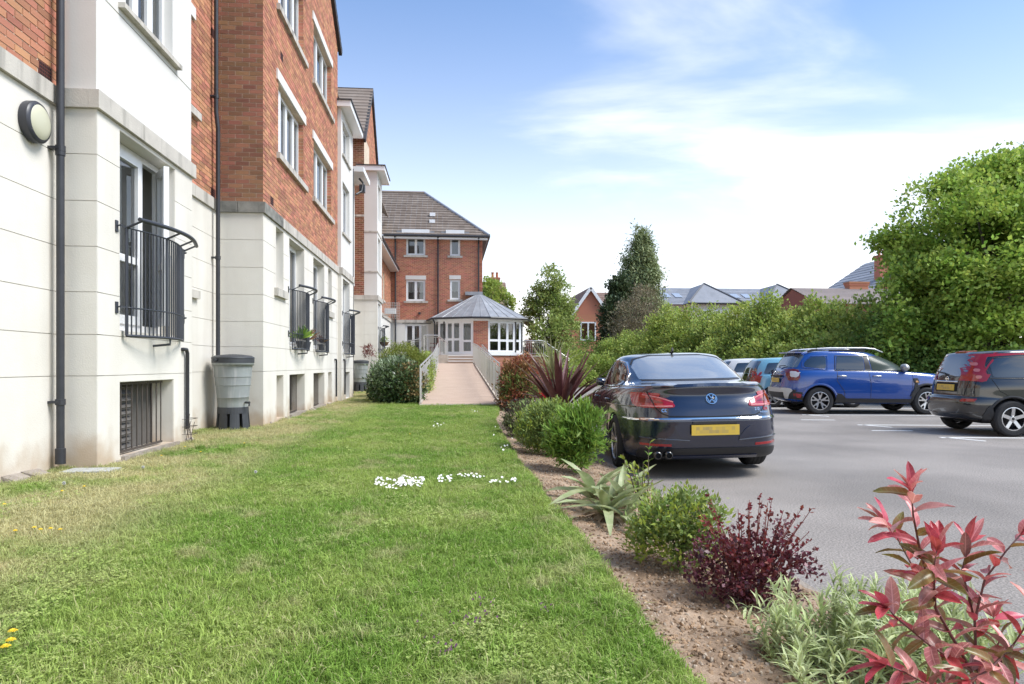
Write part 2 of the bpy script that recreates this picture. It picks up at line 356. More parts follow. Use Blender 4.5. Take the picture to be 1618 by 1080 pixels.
def asphalt():
    m = bpy.data.materials.new('asphalt'); m.use_nodes = True; t = m.node_tree; b = t.nodes['Principled BSDF']; l = t.links.new
    g = t.nodes.new('ShaderNodeNewGeometry')
    def nz(s, d):
        q = t.nodes.new('ShaderNodeTexNoise'); l(g.outputs['Position'], q.inputs['Vector']); q.inputs['Scale'].default_value = s; q.inputs['Detail'].default_value = d; return q.outputs[0]
    r = t.nodes.new('ShaderNodeValToRGB'); l(nz(75, 4), r.inputs[0])
    r.color_ramp.elements[0].position = 0.36; r.color_ramp.elements[0].color = (0.165, 0.152, 0.14, 1)
    r.color_ramp.elements[1].position = 0.66; r.color_ramp.elements[1].color = (0.37, 0.34, 0.315, 1)
    r2 = t.nodes.new('ShaderNodeValToRGB'); l(nz(0.55, 6), r2.inputs[0])
    r2.color_ramp.elements[0].position = 0.35; r2.color_ramp.elements[0].color = (0.78, 0.77, 0.76, 1)
    r2.color_ramp.elements[1].position = 0.65; r2.color_ramp.elements[1].color = (1.12, 1.10, 1.08, 1)
    mx = t.nodes.new('ShaderNodeMix'); mx.data_type = 'RGBA'; mx.blend_type = 'MULTIPLY'; mx.inputs[0].default_value = 1; l(r.outputs[0], mx.inputs[6]); l(r2.outputs[0], mx.inputs[7])
    l(mx.outputs[2], b.inputs['Base Color']); b.inputs['Roughness'].default_value = 0.85; b.inputs['Specular IOR Level'].default_value = 0.3
    bp = t.nodes.new('ShaderNodeBump'); bp.inputs['Strength'].default_value = 0.5; bp.inputs['Distance'].default_value = 0.01; l(nz(160, 3), bp.inputs['Height']); l(bp.outputs[0], b.inputs['Normal'])
    return m
M_ASPH = asphalt()
M_PAINT = mat('white_road_paint', (0.78, 0.78, 0.76), 0.7, var=0.5, vscale=25, col2=(0.5, 0.49, 0.47))
M_CONC = mat('old_concrete', (0.36, 0.31, 0.26), 0.95, var=0.9, vscale=9, col2=(0.24, 0.20, 0.16), bump=0.8, bscale=40)

g = MB().box(-700, 900, -300, 1500, -1.2, -0.12).build('ground', mat('far_ground', (0.12, 0.14, 0.07), 0.95, var=1, vscale=0.2, col2=(0.09, 0.11, 0.05)), kind='structure')
# car park: one sheet with a shallow crown
vs = []; fs = []
xs = np.linspace(1.94, 40, 60); ys = np.linspace(-8, 85, 90)
for y in ys:
    for x in xs: vs.append((x, y, 0.0))
nx = len(xs)
for j in range(len(ys) - 1):
    for i in range(nx - 1): fs.append((j * nx + i, j * nx + i + 1, (j + 1) * nx + i + 1, (j + 1) * nx + i))
MB().add(vs, fs).build('car_park', M_ASPH, kind='structure')
# concrete edging between bed and car park
MB().box(1.90, 1.96, -6, 32, -0.1, 0.055).build('kerb', M_CONC, kind='structure')
# planted strip
xs = np.linspace(0.45, 1.91, 46); ys = np.concatenate([np.linspace(-1, 8, 220), np.linspace(8.06, 17.4, 110)])
vs = [(x, y, soil_z(x, y)) for y in ys for x in xs]; nx = len(xs)
fs = [(j * nx + i, j * nx + i + 1, (j + 1) * nx + i + 1, (j + 1) * nx + i) for j in range(len(ys) - 1) for i in range(nx - 1)]
MB().add(vs, fs).build('flower_bed', M_SOIL, smooth=True, kind='structure')
MB().box(1.3, 1.91, 17.4, 34, -0.1, 0.12).build('flower_bed_far', M_SOIL, kind='structure')
# lawn
def lawn_mesh():
    ys = list(np.linspace(-2, 9, 150)) + list(np.linspace(9.2, 17.46, 50)) ; n_ = 70
    vs = []; fs = []
    for y in ys:
        xe = edge_x(y)
        for i in range(n_):
            x = -3.9 + (xe + 3.9) * (i / (n_ - 2)) if i < n_ - 1 else xe + 0.015
            z = lawn_z(x, y) if i < n_ - 1 else lawn_z(xe, y) - 0.12
            vs.append((x, y, z))
    for j in range(len(ys) - 1):
        for i in range(n_ - 1): fs.append((j * n_ + i, j * n_ + i + 1, (j + 1) * n_ + i + 1, (j + 1) * n_ + i))
    return vs, fs
vs, fs = lawn_mesh()
lawn = MB().add(vs, fs).build('lawn', M_GRASSG, smooth=True, kind='structure')
xs = np.linspace(-3.9, -0.76, 24); ys = np.linspace(17.46, 33, 60)
vs2 = [(x, y, lawn_z(x, y)) for y in ys for x in xs]
fs2 = [(j * 24 + i, j * 24 + i + 1, (j + 1) * 24 + i + 1, (j + 1) * 24 + i) for j in range(59) for i in range(23)]
lawn2 = MB().add(vs2, fs2).build('lawn_beside_ramp', M_GRASSG, smooth=True, kind='structure')

# grass: tufts instanced over the lawn
def tuft(seed, nb, h, wd, spread, bend):
    r = random.Random(seed); m = MB()
    for _ in range(nb):
        a = r.uniform(0, 2 * PI); d = r.uniform(0, spread) ; bx, by = d * math.cos(a), d * math.sin(a)
        hh = h * r.uniform(0.45, 1.15); a2 = r.uniform(0, 2 * PI); bd = bend * r.uniform(0.2, 1.3) * hh
        dx, dy = math.cos(a2), math.sin(a2); px, py = -dy * wd / 2, dx * wd / 2
        v = [(bx - px, by - py, -0.005), (bx + px, by + py, -0.005),
             (bx + dx * bd * 0.35 + px * 0.8, by + dy * bd * 0.35 + py * 0.8, hh * 0.55), (bx + dx * bd * 0.35 - px * 0.8, by + dy * bd * 0.35 - py * 0.8, hh * 0.55),
             (bx + dx * bd, by + dy * bd, hh * (1 - 0.35 * bend))]
        m.add(v, [(0, 1, 2, 3), (3, 2, 4)])
    me = bpy.data.meshes.new('grass_tuft'); me.from_pydata(m.v, [], m.f); me.materials.append(M_BLADE); me.update()
    return me
GC = bpy.data.collections.new('tufts')
for k, (nb, h, wd, sp_, bd) in enumerate([(26, 0.034, 0.0032, 0.045, 0.8), (24, 0.026, 0.003, 0.05, 0.9), (20, 0.045, 0.003, 0.04, 0.7), (26, 0.022, 0.0042, 0.045, 1.1), (18, 0.058, 0.0032, 0.035, 0.9)]):
    o = bpy.data.objects.new('grass_tuft', tuft(k, nb, h, wd, sp_, bd)); GC.objects.link(o)
def scatter(name, base_vs, base_fs, dens_fn, coll, smin, smax, tilt=0.35, label=None, cat=None, seed=0, align=False):
    me = bpy.data.meshes.new(name); me.from_pydata(base_vs, [], base_fs)
    at = me.attributes.new('dens', 'FLOAT', 'POINT'); at.data.foreach_set('value', [dens_fn(*v) for v in base_vs])
    o = bpy.data.objects.new(name, me); COL.objects.link(o)
    ng = bpy.data.node_groups.new(name, 'GeometryNodeTree')
    ng.interface.new_socket('Geometry', in_out='INPUT', socket_type='NodeSocketGeometry'); ng.interface.new_socket('Geometry', in_out='OUTPUT', socket_type='NodeSocketGeometry')
    q = ng.nodes.new; l = ng.links.new
    gi = q('NodeGroupInput'); go = q('NodeGroupOutput'); dp = q('GeometryNodeDistributePointsOnFaces'); dp.inputs['Seed'].default_value = seed
    na = q('GeometryNodeInputNamedAttribute'); na.data_type = 'FLOAT'; na.inputs[0].default_value = 'dens'
    l(gi.outputs[0], dp.inputs['Mesh']); l(na.outputs['Attribute'], dp.inputs['Density'])
    ip = q('GeometryNodeInstanceOnPoints'); ci = q('GeometryNodeCollectionInfo'); ci.inputs[0].default_value = coll; ci.inputs[1].default_value = True; ci.inputs[2].default_value = True
    l(dp.outputs['Points'], ip.inputs['Points']); l(ci.outputs[0], ip.inputs['Instance']); ip.inputs['Pick Instance'].default_value = True
    rv = q('FunctionNodeRandomValue'); rv.data_type = 'FLOAT_VECTOR'; rv.inputs[0].default_value = (-tilt, -tilt, 0); rv.inputs[1].default_value = (tilt, tilt, 6.283)
    l(rv.outputs[0], ip.inputs['Rotation'])
    rs = q('FunctionNodeRandomValue'); rs.data_type = 'FLOAT'; rs.inputs[2].default_value = smin; rs.inputs[3].default_value = smax; l(rs.outputs[1], ip.inputs['Scale'])
    l(ip.outputs[0], go.inputs[0])
    md = o.modifiers.new('scatter', 'NODES'); md.node_group = ng
    return tag(o, label, cat, kind='stuff')
M_CLOV = leafm = mat('clover_leaf', (0.28, 0.40, 0.08), 0.6, var=1.0, vscale=2.5, col2=(0.40, 0.44, 0.15), island=0.3, trans=0.3)
GT = bpy.data.collections.new('tall_tufts')
for k, (nb, h, wd, sp_, bd) in enumerate([(34, 0.075, 0.0036, 0.035, 1.0), (30, 0.060, 0.0042, 0.05, 1.1)]):
    GT.objects.link(bpy.data.objects.new('tall_tuft', tuft(20 + k, nb, h, wd, sp_, bd)))
GL = bpy.data.collections.new('clover')
for k in range(3):
    r_ = random.Random(k + 70); m_ = MB()
    for _ in range(16):
        a = r_.uniform(0, 6.28); d = r_.uniform(0, .05); x, y, z = d * math.cos(a), d * math.sin(a), r_.uniform(.008, .034); s = r_.uniform(.004, .008); b_ = r_.uniform(0, 6.28)
        for q in range(3):
            c_ = b_ + q * 2.09; e_ = Vector((math.cos(c_), math.sin(c_), r_.uniform(-.1, .5))) * s; f_ = Vector((-math.sin(c_), math.cos(c_), 0)) * s * .55; p = Vector((x, y, z)); m_.add([p, p + e_ * .6 + f_, p + e_ * 1.15, p + e_ * .6 - f_], [(0, 1, 2, 3)])
    me_ = bpy.data.meshes.new('clover'); me_.from_pydata(m_.v, [], m_.f); me_.materials.append(M_CLOV); GL.objects.link(bpy.data.objects.new('clover', me_))
def gdens(x, y, z):
    if y < 1.2: return 60
    d = max(y, 1.6)
    v = 2300 * min(1, (4.2 / d) ** 1.25)
    f = noise.noise(Vector((x * 1.2, y * 1.2, 3.3)))
    if x < -2.0: v *= (0.75 if f > -0.1 else 0.4)
    return max(120, v * (0.85 + 0.5 * f))
scatter('grass', vs, [f for f in fs], gdens, GC, 0.6, 1.25, label='short rough green lawn grass with dry patches beside the building', cat='grass')
scatter('tall_grass_tufts', vs, fs, lambda x, y, z: (260 if y < 6 else 120) * max(0, noise.noise(Vector((x * 1.7, y * 1.7, 9))) * 2.2 - .15) * (0 if y < 1.2 else 1) + (240 if x > edge_x(y) - .16 and 1.2 < y < 9 else 0), GT, .55, 1.15, label='longer darker grass tufts here and there and along the ragged bed edge', cat='grass', seed=5)
scatter('clover_patches', vs, fs, lambda x, y, z: (420 if y < 6 else 130) * max(0, noise.noise(Vector((x * 1.4 + 7, y * 1.4, 2))) * 2.4 - .12) * (0 if y < 1.2 else 1), GL, .7, 1.5, label='low yellowish clover and moss patches between the grass', cat='clover', seed=6)
scatter('grass_beside_ramp', vs2, fs2, lambda x, y, z: 220, GC, 0.9, 1.6, label='lawn grass between the far water butt and the big shrub', cat='grass', seed=3)

# parking bay markings, each its own marking
def rot(x, y, a): return x * math.cos(a) - y * math.sin(a), x * math.sin(a) + y * math.cos(a)
LA = math.radians(-9)
def marking(x, y, l_, w_, a, name='bay_marking'):
    m = MB(); pts = [rot(u, v, a) for u, v in ((0, -w_ / 2), (l_, -w_ / 2), (l_, w_ / 2), (0, w_ / 2))]
    m.add([(x + px, y + py, 0.0) for px, py in pts] + [(x + px, y + py, 0.005) for px, py in pts], [(4, 5, 6, 7), (0, 1, 5, 4), (1, 2, 6, 5), (2, 3, 7, 6), (3, 0, 4, 7)])
    return m.build(name, M_PAINT, kind='structure')
for (x, y) in ((8.45, 11.1), (8.51, 13.58), (8.84, 16.46), (9.0, 19.2), (9.2, 21.9), (9.4, 24.7)):
    marking(x, y, 5.0, 0.10, LA)
    marking(x + 0.1, y - 0.02, 0.62, 0.085, LA - math.radians(58))
for (x, y) in ((8.05, 12.4), (8.0, 14.95), (8.9, 9.8)):
    marking(x, y, 0.75, 0.08, LA)
# ------------------------------------------------------------------ wall building kit
def cut(r, ops):
    out = [r]
    for (oa, ob, oz, oy) in ops:
        nxt = []
        for (a, b, z, y) in out:
            if ob <= a or oa >= b or oy <= z or oz >= y: nxt.append((a, b, z, y)); continue
            if oz > z: nxt.append((a, b, z, oz))
            if oy < y: nxt.append((a, b, oy, y))
            zz0, zz1 = max(z, oz), min(y, oy)
            if oa > a: nxt.append((a, oa, zz0, zz1))
            if ob < b: nxt.append((ob, b, zz0, zz1))
        out = nxt
    return out
def grid_cut(a0, a1, z0, z1, ops):       # rectangles that tile the wall without overlaps
    A = sorted({a0, a1, *[min(max(v, a0), a1) for o in ops for v in o[:2]]}); out = []
    for i in range(len(A) - 1):
        m_ = (A[i] + A[i + 1]) / 2
        iv = sorted([(max(o[2], z0), min(o[3], z1)) for o in ops if o[0] < m_ < o[1] and o[3] > z0 and o[2] < z1]); z = z0
        for (p, q) in iv:
            if p > z + 1e-5: out.append((A[i], A[i + 1], z, p))
            z = max(z, q)
        if z < z1 - 1e-5: out.append((A[i], A[i + 1], z, z1))
    return out
def backing(parent, name, fr, a0, a1, z0, z1, ops, m, th=0.26):
    b = MB()
    for r in grid_cut(a0, a1, z0, z1, ops): b.obox(fr, r[0], r[1], -th, 0, r[2], r[3])
    return b.build(name, m, parent, fixn=True)
N_BRICK = [0]
BRICK_ME = {}
def bricks(wall, fr, a0, a1, z0, z1, ops, m, indiv=None, phase=0.0, L_=0.225, H_=0.075, j=0.012):
    st = MB(); row = 0; z = z0; r = random.Random(int(a0 * 100 + z0 * 7) + 5)
    while z < z1 - 0.02:
        off = (phase + (row % 2) * L_ / 2) % L_; a = a0 - L_ + off
        while a < a1:
            rect = (max(a, a0) + (j / 2 if a > a0 else 0), min(a + L_, a1) - (j / 2 if a + L_ < a1 else 0), z + j / 2, min(z + H_ - j / 2, z1))
            if rect[1] - rect[0] > 0.012:
                for q in cut(rect, ops):
                    if q[1] - q[0] < 0.012 or q[3] - q[2] < 0.01: continue
                    d = 0.007 + r.uniform(-0.0015, 0.002)
                    ca, cz = (q[0] + q[1]) / 2, (q[2] + q[3]) / 2
                    if indiv and indiv(ca, cz) and N_BRICK[0] < 296:
                        N_BRICK[0] += 1
                        key = (round(q[1] - q[0], 3), round(q[3] - q[2], 3), tuple(fr.u), m.name)
                        if key not in BRICK_ME:
                            hw, hh = (q[1] - q[0]) / 2, (q[3] - q[2]) / 2; f0 = Frame((0, 0, 0), fr.u, fr.n); t = MB().obox(f0, -hw, hw, -0.008, 0, -hh, hh)
                            me = bpy.data.meshes.new('brick'); me.from_pydata(t.v, [], t.f); me.materials.append(m)
                            bm = bmesh.new(); bm.from_mesh(me); bmesh.ops.recalc_face_normals(bm, faces=bm.faces); bm.to_mesh(me); bm.free()
                            BRICK_ME[key] = me
                        o = bpy.data.objects.new('brick', BRICK_ME[key]); COL.objects.link(o); o.parent = wall
                        o.location = Vector(fr.p(ca, d, cz)) - wloc(wall)
                    else: st.obox(fr, q[0], q[1], -0.004, d, q[2], q[3])
            a += L_
        z += H_; row += 1
    if st.v: st.build('brickwork', m, wall, kind='stuff', fixn=True)
COURSES = [-0.1, 1.15, 1.56, 1.98, 2.43, 2.88, 3.34, 3.79]
def blocks(wall, fr, a0, a1, ops, m, zs=COURSES, joints=(), jw=0.007, depth=0.012, stop=None):
    A = [a0] + [q for q in joints if a0 < q < a1] + [a1]
    for i in range(len(A) - 1):
        for k in range(len(zs) - 1):
            b = MB(); any_ = False
            r = (A[i] + (jw / 2 if i else 0), A[i + 1] - (jw / 2 if i < len(A) - 2 else 0), zs[k] + jw / 2, zs[k + 1] - jw / 2)
            for q in cut(r, ops):
                if q[1] - q[0] > 0.01 and q[3] - q[2] > 0.01: MB().obox(fr, q[0], q[1], -0.002, depth, q[2], q[3]).build('render_block', m, wall, fixn=True)
def reveal(parent, fr, a0, a1, z0, z1, th, m, brick=False):
    b = MB(); e = 0.006
    b.obox(fr, a0, a0 + e, -th, 0.004, z0, z1); b.obox(fr, a1 - e, a1, -th, 0.004, z0, z1)
    b.obox(fr, a0 + e, a1 - e, -th, 0.004, z1 - e, z1); b.obox(fr, a0 + e, a1 - e, -th, 0.004, z0, z0 + e)
    o = b.build('reveal', M_MORTAR if brick else m, parent, fixn=True)
    if brick:
        s = MB(); z = 3.97
        while z < z0: z += 0.075
        k = 0
        while z + 0.075 <= z1:
            for (p, q) in ((a0 + e, a0 + e + 0.006), (a1 - e - 0.006, a1 - e)):
                s.obox(fr, p, q, -th, 0.006, z + 0.005, z + 0.07)
            z += 0.075; k += 1
        s.build('reveal_brickwork', M_BRICK, o, kind='stuff', fixn=True)
def pane_quad(b, fr, a0, a1, d, z0, z1):
    P = [fr.p(a0, d, z0), fr.p(a1, d, z0), fr.p(a1, d, z1), fr.p(a0, d, z1)]
    v = [Vector(p) for p in P]
    if (v[1] - v[0]).cross(v[2] - v[0]).dot(fr.n) < 0: P.reverse()
    b.quad(*P)
def window(parent, fr, a0, a1, z0, z1, rec=0.12, lights=(0.5, 0.5), transom=None, curtain='none', fw=0.055, blank=0.0, mat_=None, panes_open=()):
    """white frame in an opening; children: pane, curtain, interior, glazing"""
    mt = mat_ or M_PVC
    b = MB(); d0, d1 = -rec - 0.06, -rec
    b.obox(fr, a0, a0 + fw, d0, d1, z0, z1); b.obox(fr, a1 - fw, a1, d0, d1, z0, z1)
    b.obox(fr, a0 + fw, a1 - fw, d0, d1, z0, z0 + fw); b.obox(fr, a0 + fw, a1 - fw, d0, d1, z1 - fw, z1)
    ia, ib = a0 + fw, a1 - fw
    if blank: b.obox(fr, ia, ia + blank, d0, d1 + 0.05, z0 + fw, z1 - fw); ia += blank
    tot = sum(lights); x = ia; W = ib - ia; cells = []
    for i, q in enumerate(lights):
        x1 = x + W * q / tot
        if i < len(lights) - 1: b.obox(fr, x1 - 0.03, x1 + 0.03, d0, d1 + 0.004, z0 + fw, z1 - fw)
        cells.append((x + (0.03 if i else 0), x1 - (0.03 if i < len(lights) - 1 else 0))); x = x1
    o = b.build('window', mt, parent, fixn=True)
    s = MB(); 
    for i, (p, q) in enumerate(cells):
        zs = [z0 + fw, z1 - fw]
        if transom: zs = [z0 + fw, z0 + transom, z1 - fw]
        for k in range(len(zs) - 1):
            za, zb = zs[k] + (0.02 if k else 0), zs[k + 1] - (0.02 if k < len(zs) - 2 else 0); e = 0.042
            if i not in panes_open:
                s.obox(fr, p, p + e, d0 + 0.01, d1 + 0.012, za, zb); s.obox(fr, q - e, q, d0 + 0.01, d1 + 0.012, za, zb)
                s.obox(fr, p + e, q - e, d0 + 0.01, d1 + 0.012, za, za + e); s.obox(fr, p + e, q - e, d0 + 0.01, d1 + 0.012, zb - e, zb)
                pb = MB(); pane_quad(pb, fr, p + e, q - e, -rec - 0.025, za + e, zb - e); pb.build('pane', M_GLASS, o)
        if transom: s.obox(fr, p, q, d0, d1 + 0.002, z0 + transom - 0.02, z0 + transom + 0.02)
    s.build('casement', mt, o, fixn=True)
    # the room behind
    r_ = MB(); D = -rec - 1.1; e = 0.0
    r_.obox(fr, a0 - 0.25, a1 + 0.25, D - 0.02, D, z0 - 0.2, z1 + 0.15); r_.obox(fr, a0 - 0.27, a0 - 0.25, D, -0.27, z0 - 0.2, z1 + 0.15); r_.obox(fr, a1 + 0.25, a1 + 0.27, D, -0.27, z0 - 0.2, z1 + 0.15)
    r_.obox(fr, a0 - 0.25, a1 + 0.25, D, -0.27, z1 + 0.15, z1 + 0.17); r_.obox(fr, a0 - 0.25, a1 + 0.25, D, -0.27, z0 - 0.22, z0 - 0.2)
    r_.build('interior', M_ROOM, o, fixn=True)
    if curtain != 'none':
        c = MB(); n_ = 26
        spans = {'sides': [(a0 + fw, a0 + (a1 - a0) * 0.3), (a1 - (a1 - a0) * 0.28, a1 - fw)], 'full': [(a0 + fw, a1 - fw)], 'left': [(a0 + fw, a0 + (a1 - a0) * 0.55)], 'half': [(a0 + fw, a1 - fw)]}[curtain]
        zb = z0 + 0.05 if curtain != 'half' else z0 + (z1 - z0) * 0.42
        for (p, q) in spans:
            k = max(6, int((q - p) / 0.035))
            pts = [(p + (q - p) * i / k, -rec - 0.09 + 0.014 * math.sin(i * 1.9)) for i in range(k + 1)]
            for i in range(k): c.quad(fr.p(pts[i][0], pts[i][1], zb + 0.02 * math.sin(i * 0.8)), fr.p(pts[i + 1][0], pts[i + 1][1], zb + 0.02 * math.sin((i + 1) * 0.8)), fr.p(pts[i + 1][0], pts[i + 1][1], z1 - 0.02), fr.p(pts[i][0], pts[i][1], z1 - 0.02))
        c.build('curtain', M_CURT, o)
    return o
def sill(parent, fr, a0, a1, z, proud=0.06, h=0.11, m=None, name='sill'):
    return MB().obox(fr, a0, a1, -0.10, proud, z - h, z).build(name, m or M_STONE, parent, fixn=True)
def lintel(parent, fr, a0, a1, z0, z1, proud=0.03, m=None):
    return MB().obox(fr, a0, a1, -0.10, proud, z0, z1).build('lintel', m or M_WHITE, parent, fixn=True)
def band(parent, fr, a0, a1, joints=1.2, z0=3.79, z1=3.97, proud=0.05, m=None, m_first=None):
    a = a0; k = 0
    while a < a1 - 0.02:
        b_ = min(a + joints, a1)
        if a1 - b_ < 0.25: b_ = a1
        MB().obox(fr, a + (0.003 if a > a0 else 0), b_ - (0.003 if b_ < a1 else 0), -0.05, proud, z0, z1).build('string_course_stone', (m_first if (k == 0 and m_first) else (m or M_STONE)), parent, fixn=True)
        a = b_; k += 1
def pipe(parent, pts, r=0.034, brackets=(), nrm=(1, 0, 0)):
    o = MB().tube(pts, r, 12).build('downpipe', M_PIPE, parent, smooth=True, sharp=50)
    for i, z in enumerate(brackets):
        p = None
        for k in range(len(pts) - 1):
            lo, hi = sorted((pts[k][2], pts[k + 1][2]))
            if lo <= z <= hi and hi > lo:
                t = (z - pts[k][2]) / (pts[k + 1][2] - pts[k][2]); p = Vector(pts[k]).lerp(Vector(pts[k + 1]), t)
        if p is None: continue
        m = MB(); m.lathe([(r + 0.002, -0.03), (r + 0.009, -0.028), (r + 0.009, 0.028), (r + 0.002, 0.03)], (p.x, p.y, p.z), 12)
        m.box(p.x - 0.10 * nrm[0] - 0.012, p.x + 0.012, p.y - 0.05 if nrm[0] else p.y, p.y + 0.03 if nrm[0] else p.y + 0.1, p.z - 0.012, p.z + 0.012)
        m.build('bracket', M_PIPE, o)
    return o
def balcony(parent, fr, a0, a1, z0=1.57, z1=2.72, bow=0.16, off=0.06, nb=23, posts=(0, 0.42, 0.74, 1.0)):
    arc = lambda t, e=0.0: (a0 + (a1 - a0) * t, off + e + bow * math.sin(PI * min(1, max(0, t))))
    P = lambda t, z, e=0.0: fr.p(*arc(t, e), z)
    K = 24
    o = MB().tube([P(i / K, z0) for i in range(K + 1)], 0.016, 6).build('balcony', M_BLACKM, parent, smooth=True)
    MB().tube([P(i / K, z1) for i in range(K + 1)], 0.010, 6).build('top_rail', M_BLACKM, o, smooth=True); MB().tube([P(i / K, z0 + 0.30) for i in range(K + 1)], 0.009, 6).build('lower_rail', M_BLACKM, o, smooth=True)
    h = MB(); h.tube([fr.p(a0 - 0.02 + (a1 - a0 + 0.10) * i / K, off + 0.14 + bow * math.sin(PI * i / K), z1 + 0.085) for i in range(K + 1)], 0.024, 8); h.build('handrail', M_BLACKM, o, smooth=True, sharp=60)
    for i in range(nb):
        t = (i + 1) / (nb + 1)
        if min(abs(t - q) for q in posts) < 0.02: continue
        MB().tube([P(t, z0), P(t, z1)], 0.0085, 6).build('baluster', M_BLACKM, o)
    for q in posts:
        A = Vector(P(q, z0)); B = Vector(P(q, z1)); m = MB(); m.bar(A, B, 0.012, 0.055, up=fr.u)
        m.bar(B, Vector(fr.p(arc(q)[0] + 0.02, off + 0.14 + bow * math.sin(PI * q), z1 + 0.07)), 0.045, 0.012, up=(0, 0, 1))
        m.build('post', M_BLACKM, o, fixn=True)
    for z in (z0 + 0.30, z1):
        for (t, s) in ((0, -1), (1, 1)):
            m = MB(); q = arc(t); m.bar(fr.p(q[0], q[1], z), fr.p(q[0] + s * 0.13, q[1] * 0.9, z + 0.004), 0.014, 0.014); m.bar(fr.p(q[0] + s * 0.13, q[1] * 0.9, z), fr.p(q[0] + s * 0.13, 0.0, z - 0.01), 0.014, 0.014)
            m.obox(fr, q[0] + s * 0.13 - 0.025, q[0] + s * 0.13 + 0.025, 0.008, 0.025, z - 0.07, z + 0.05); m.build('wall_bracket', M_BLACKM, o)
    m = MB(); m.tube([fr.p((a0 + a1) / 2, off + bow * 0.9, z0), fr.p((a0 + a1) / 2, off + bow * 0.9, z0 - 0.07), fr.p((a0 + a1) / 2, 0.0, z0 - 0.09)], 0.014, 6); m.build('stay', M_BLACKM, o)
    return o
def grille(parent, fr, a0, a1, z0, z1, d=-0.06, n_=10, louvre=None):
    b = MB(); b.obox(fr, a0, a1, d - 0.012, d + 0.012, z1 - 0.03, z1 - 0.005); b.obox(fr, a0, a1, d - 0.012, d + 0.012, z0 + 0.005, z0 + 0.03)
    o = b.build('basement_grille', mat('rusty_iron', (0.07, 0.055, 0.045), 0.7), parent)
    for i in range(n_):
        a = a0 + 0.02 + (a1 - a0 - 0.04) * i / (n_ - 1); MB().tube([fr.p(a, d, z0 + 0.03), fr.p(a, d, z1 - 0.03)], 0.008, 6).build('bar', MATS['rusty_iron'], o)
    if louvre:
        for k in range(int((z1 - z0) / 0.075)):
            zz_ = z0 + 0.02 + k * 0.075
            m = MB(); m.bar(fr.p(louvre[0], -0.16, zz_ + 0.03), fr.p(louvre[1], -0.16, zz_ + 0.03), 0.07, 0.012, up=(0.8 * fr.n.x, 0.8 * fr.n.y, 1)); m.build('louvre_slat', M_LOUVRE, o)
    bk = MB().obox(fr, a0 - 0.02, a1 + 0.2, -0.30, -0.27, z0 - 0.05, z1 + 0.05).build('shutter', M_LOUVRE, o)
    return o

# ------------------------------------------------------------------ long apartment building on the left
APT = thing('apartment_building', 'long brick and cream rendered apartment block with curved window railings on the left', 'building', (-3.85, 7.1, 0.2))
XR, XB, XW, X2, X3, X4 = -3.85, -3.48, -3.10, -3.00, -3.30, -2.80
fx = lambda x: Frame((x, 0, 0), (0, 1, 0), (1, 0, 0))
fy = lambda y: Frame((0, y, 0), (1, 0, 0), (0, -1, 0))
FA, FB, FW, F2, F3, F4 = fx(XR), fx(XB), fx(XW), fx(X2), fx(X3), fx(X4)
FH = 3.97
# recessed wall, near
wl = backing(APT, 'lower_wall', FA, -4, 7.11, -0.3, 3.79, [], M_JOINT); blocks(wl, FA, -4, 7.11, [], M_BLOCK, joints=(0.4, 3.1))
wb = backing(APT, 'brick_wall', FA, -4, 7.11, FH, 10.2, [], M_MORTAR)
vent = (6.80, 7.02, FH + 0.02, FH + 0.17)
bricks(wb, FA, 2.0, 7.11, FH, 7.0, [vent], M_BRICK, indiv=lambda a, z: 6.2 < a and z < 4.55, phase=0.06)
band(APT, FA, -4, 7.11, 1.1)
def airbrick(parent, fr, a0, z0):
    b = MB(); b.obox(fr, a0, a0 + 0.215, -0.003, 0.006, z0, z0 + 0.14); o = b.build('air_brick', mat('dark_red_vent', (0.12, 0.03, 0.022), 0.7), parent, fixn=True)
    m = MB()
    for i in range(7):
        for k in range(4): m.obox(fr, a0 + 0.014 + i * 0.028, a0 + 0.032 + i * 0.028, 0.0055, 0.0075, z0 + 0.012 + k * 0.032, z0 + 0.034 + k * 0.032)
    m.build('vent_holes', mat('black_hole', (0.006, 0.005, 0.005), 0.9), o)
airbrick(APT, FA, 6.803, FH + 0.022)
# bay with the first railing
ops = [(7.57, 9.03, 1.62, 3.74), (7.57, 8.99, 0.28, 1.08)]
w1 = backing(APT, 'bay_wall', FB, 7.116, 9.61, -0.3, 3.79, ops, M_JOINT, 0.25); blocks(w1, FB, 7.11, 9.61, ops, M_BLOCK)
FBr = fy(7.11); w2 = backing(APT, 'bay_side_wall', FBr, XR + 0.0, XB, -0.3, 3.79, [], M_JOINT, 0.15); blocks(w2, FBr, XR, XB + 0.012, [], M_BLOCK)
for o_ in ops: reveal(APT, FB, *o_, 0.25, M_BLOCK)
band(APT, FB, 7.06, 9.66, 1.0); band(APT, FBr, XR + 0.05, XB - 0.052, 0.4)
up = [(7.72, 8.98, 5.09, 6.50)]
for (z0, z1, d) in ((FH, 4.96, 0.0), (4.975, 6.75, 0.0), (6.765, 10.0, 0)):
    b = MB()
    for r in grid_cut(7.11, 9.61, z0, z1, up): b.obox(FB, r[0], r[1], -0.25, 0, r[2], r[3])
    b.box(XR, XB - 0.25, 7.11, 7.25, z0, z1); b.box(XR, XB - 0.25, 9.47, 9.61, z0, z1)
    b.build('bay_panel', M_WHITE, APT, fixn=True)
MB().obox(FB, 7.13, 9.59, -0.2, -0.008, 4.96, 4.975).build('bay_groove', M_JOINT, APT)
reveal(APT, FB, 7.72, 8.98, 5.09, 6.50, 0.25, M_WHITE); window(APT, FB, 7.72, 8.98, 5.09, 6.50, 0.10, (1, 1, 1), curtain='sides'); sill(APT, FB, 7.56, 9.12, 5.09, 0.07, 0.055)
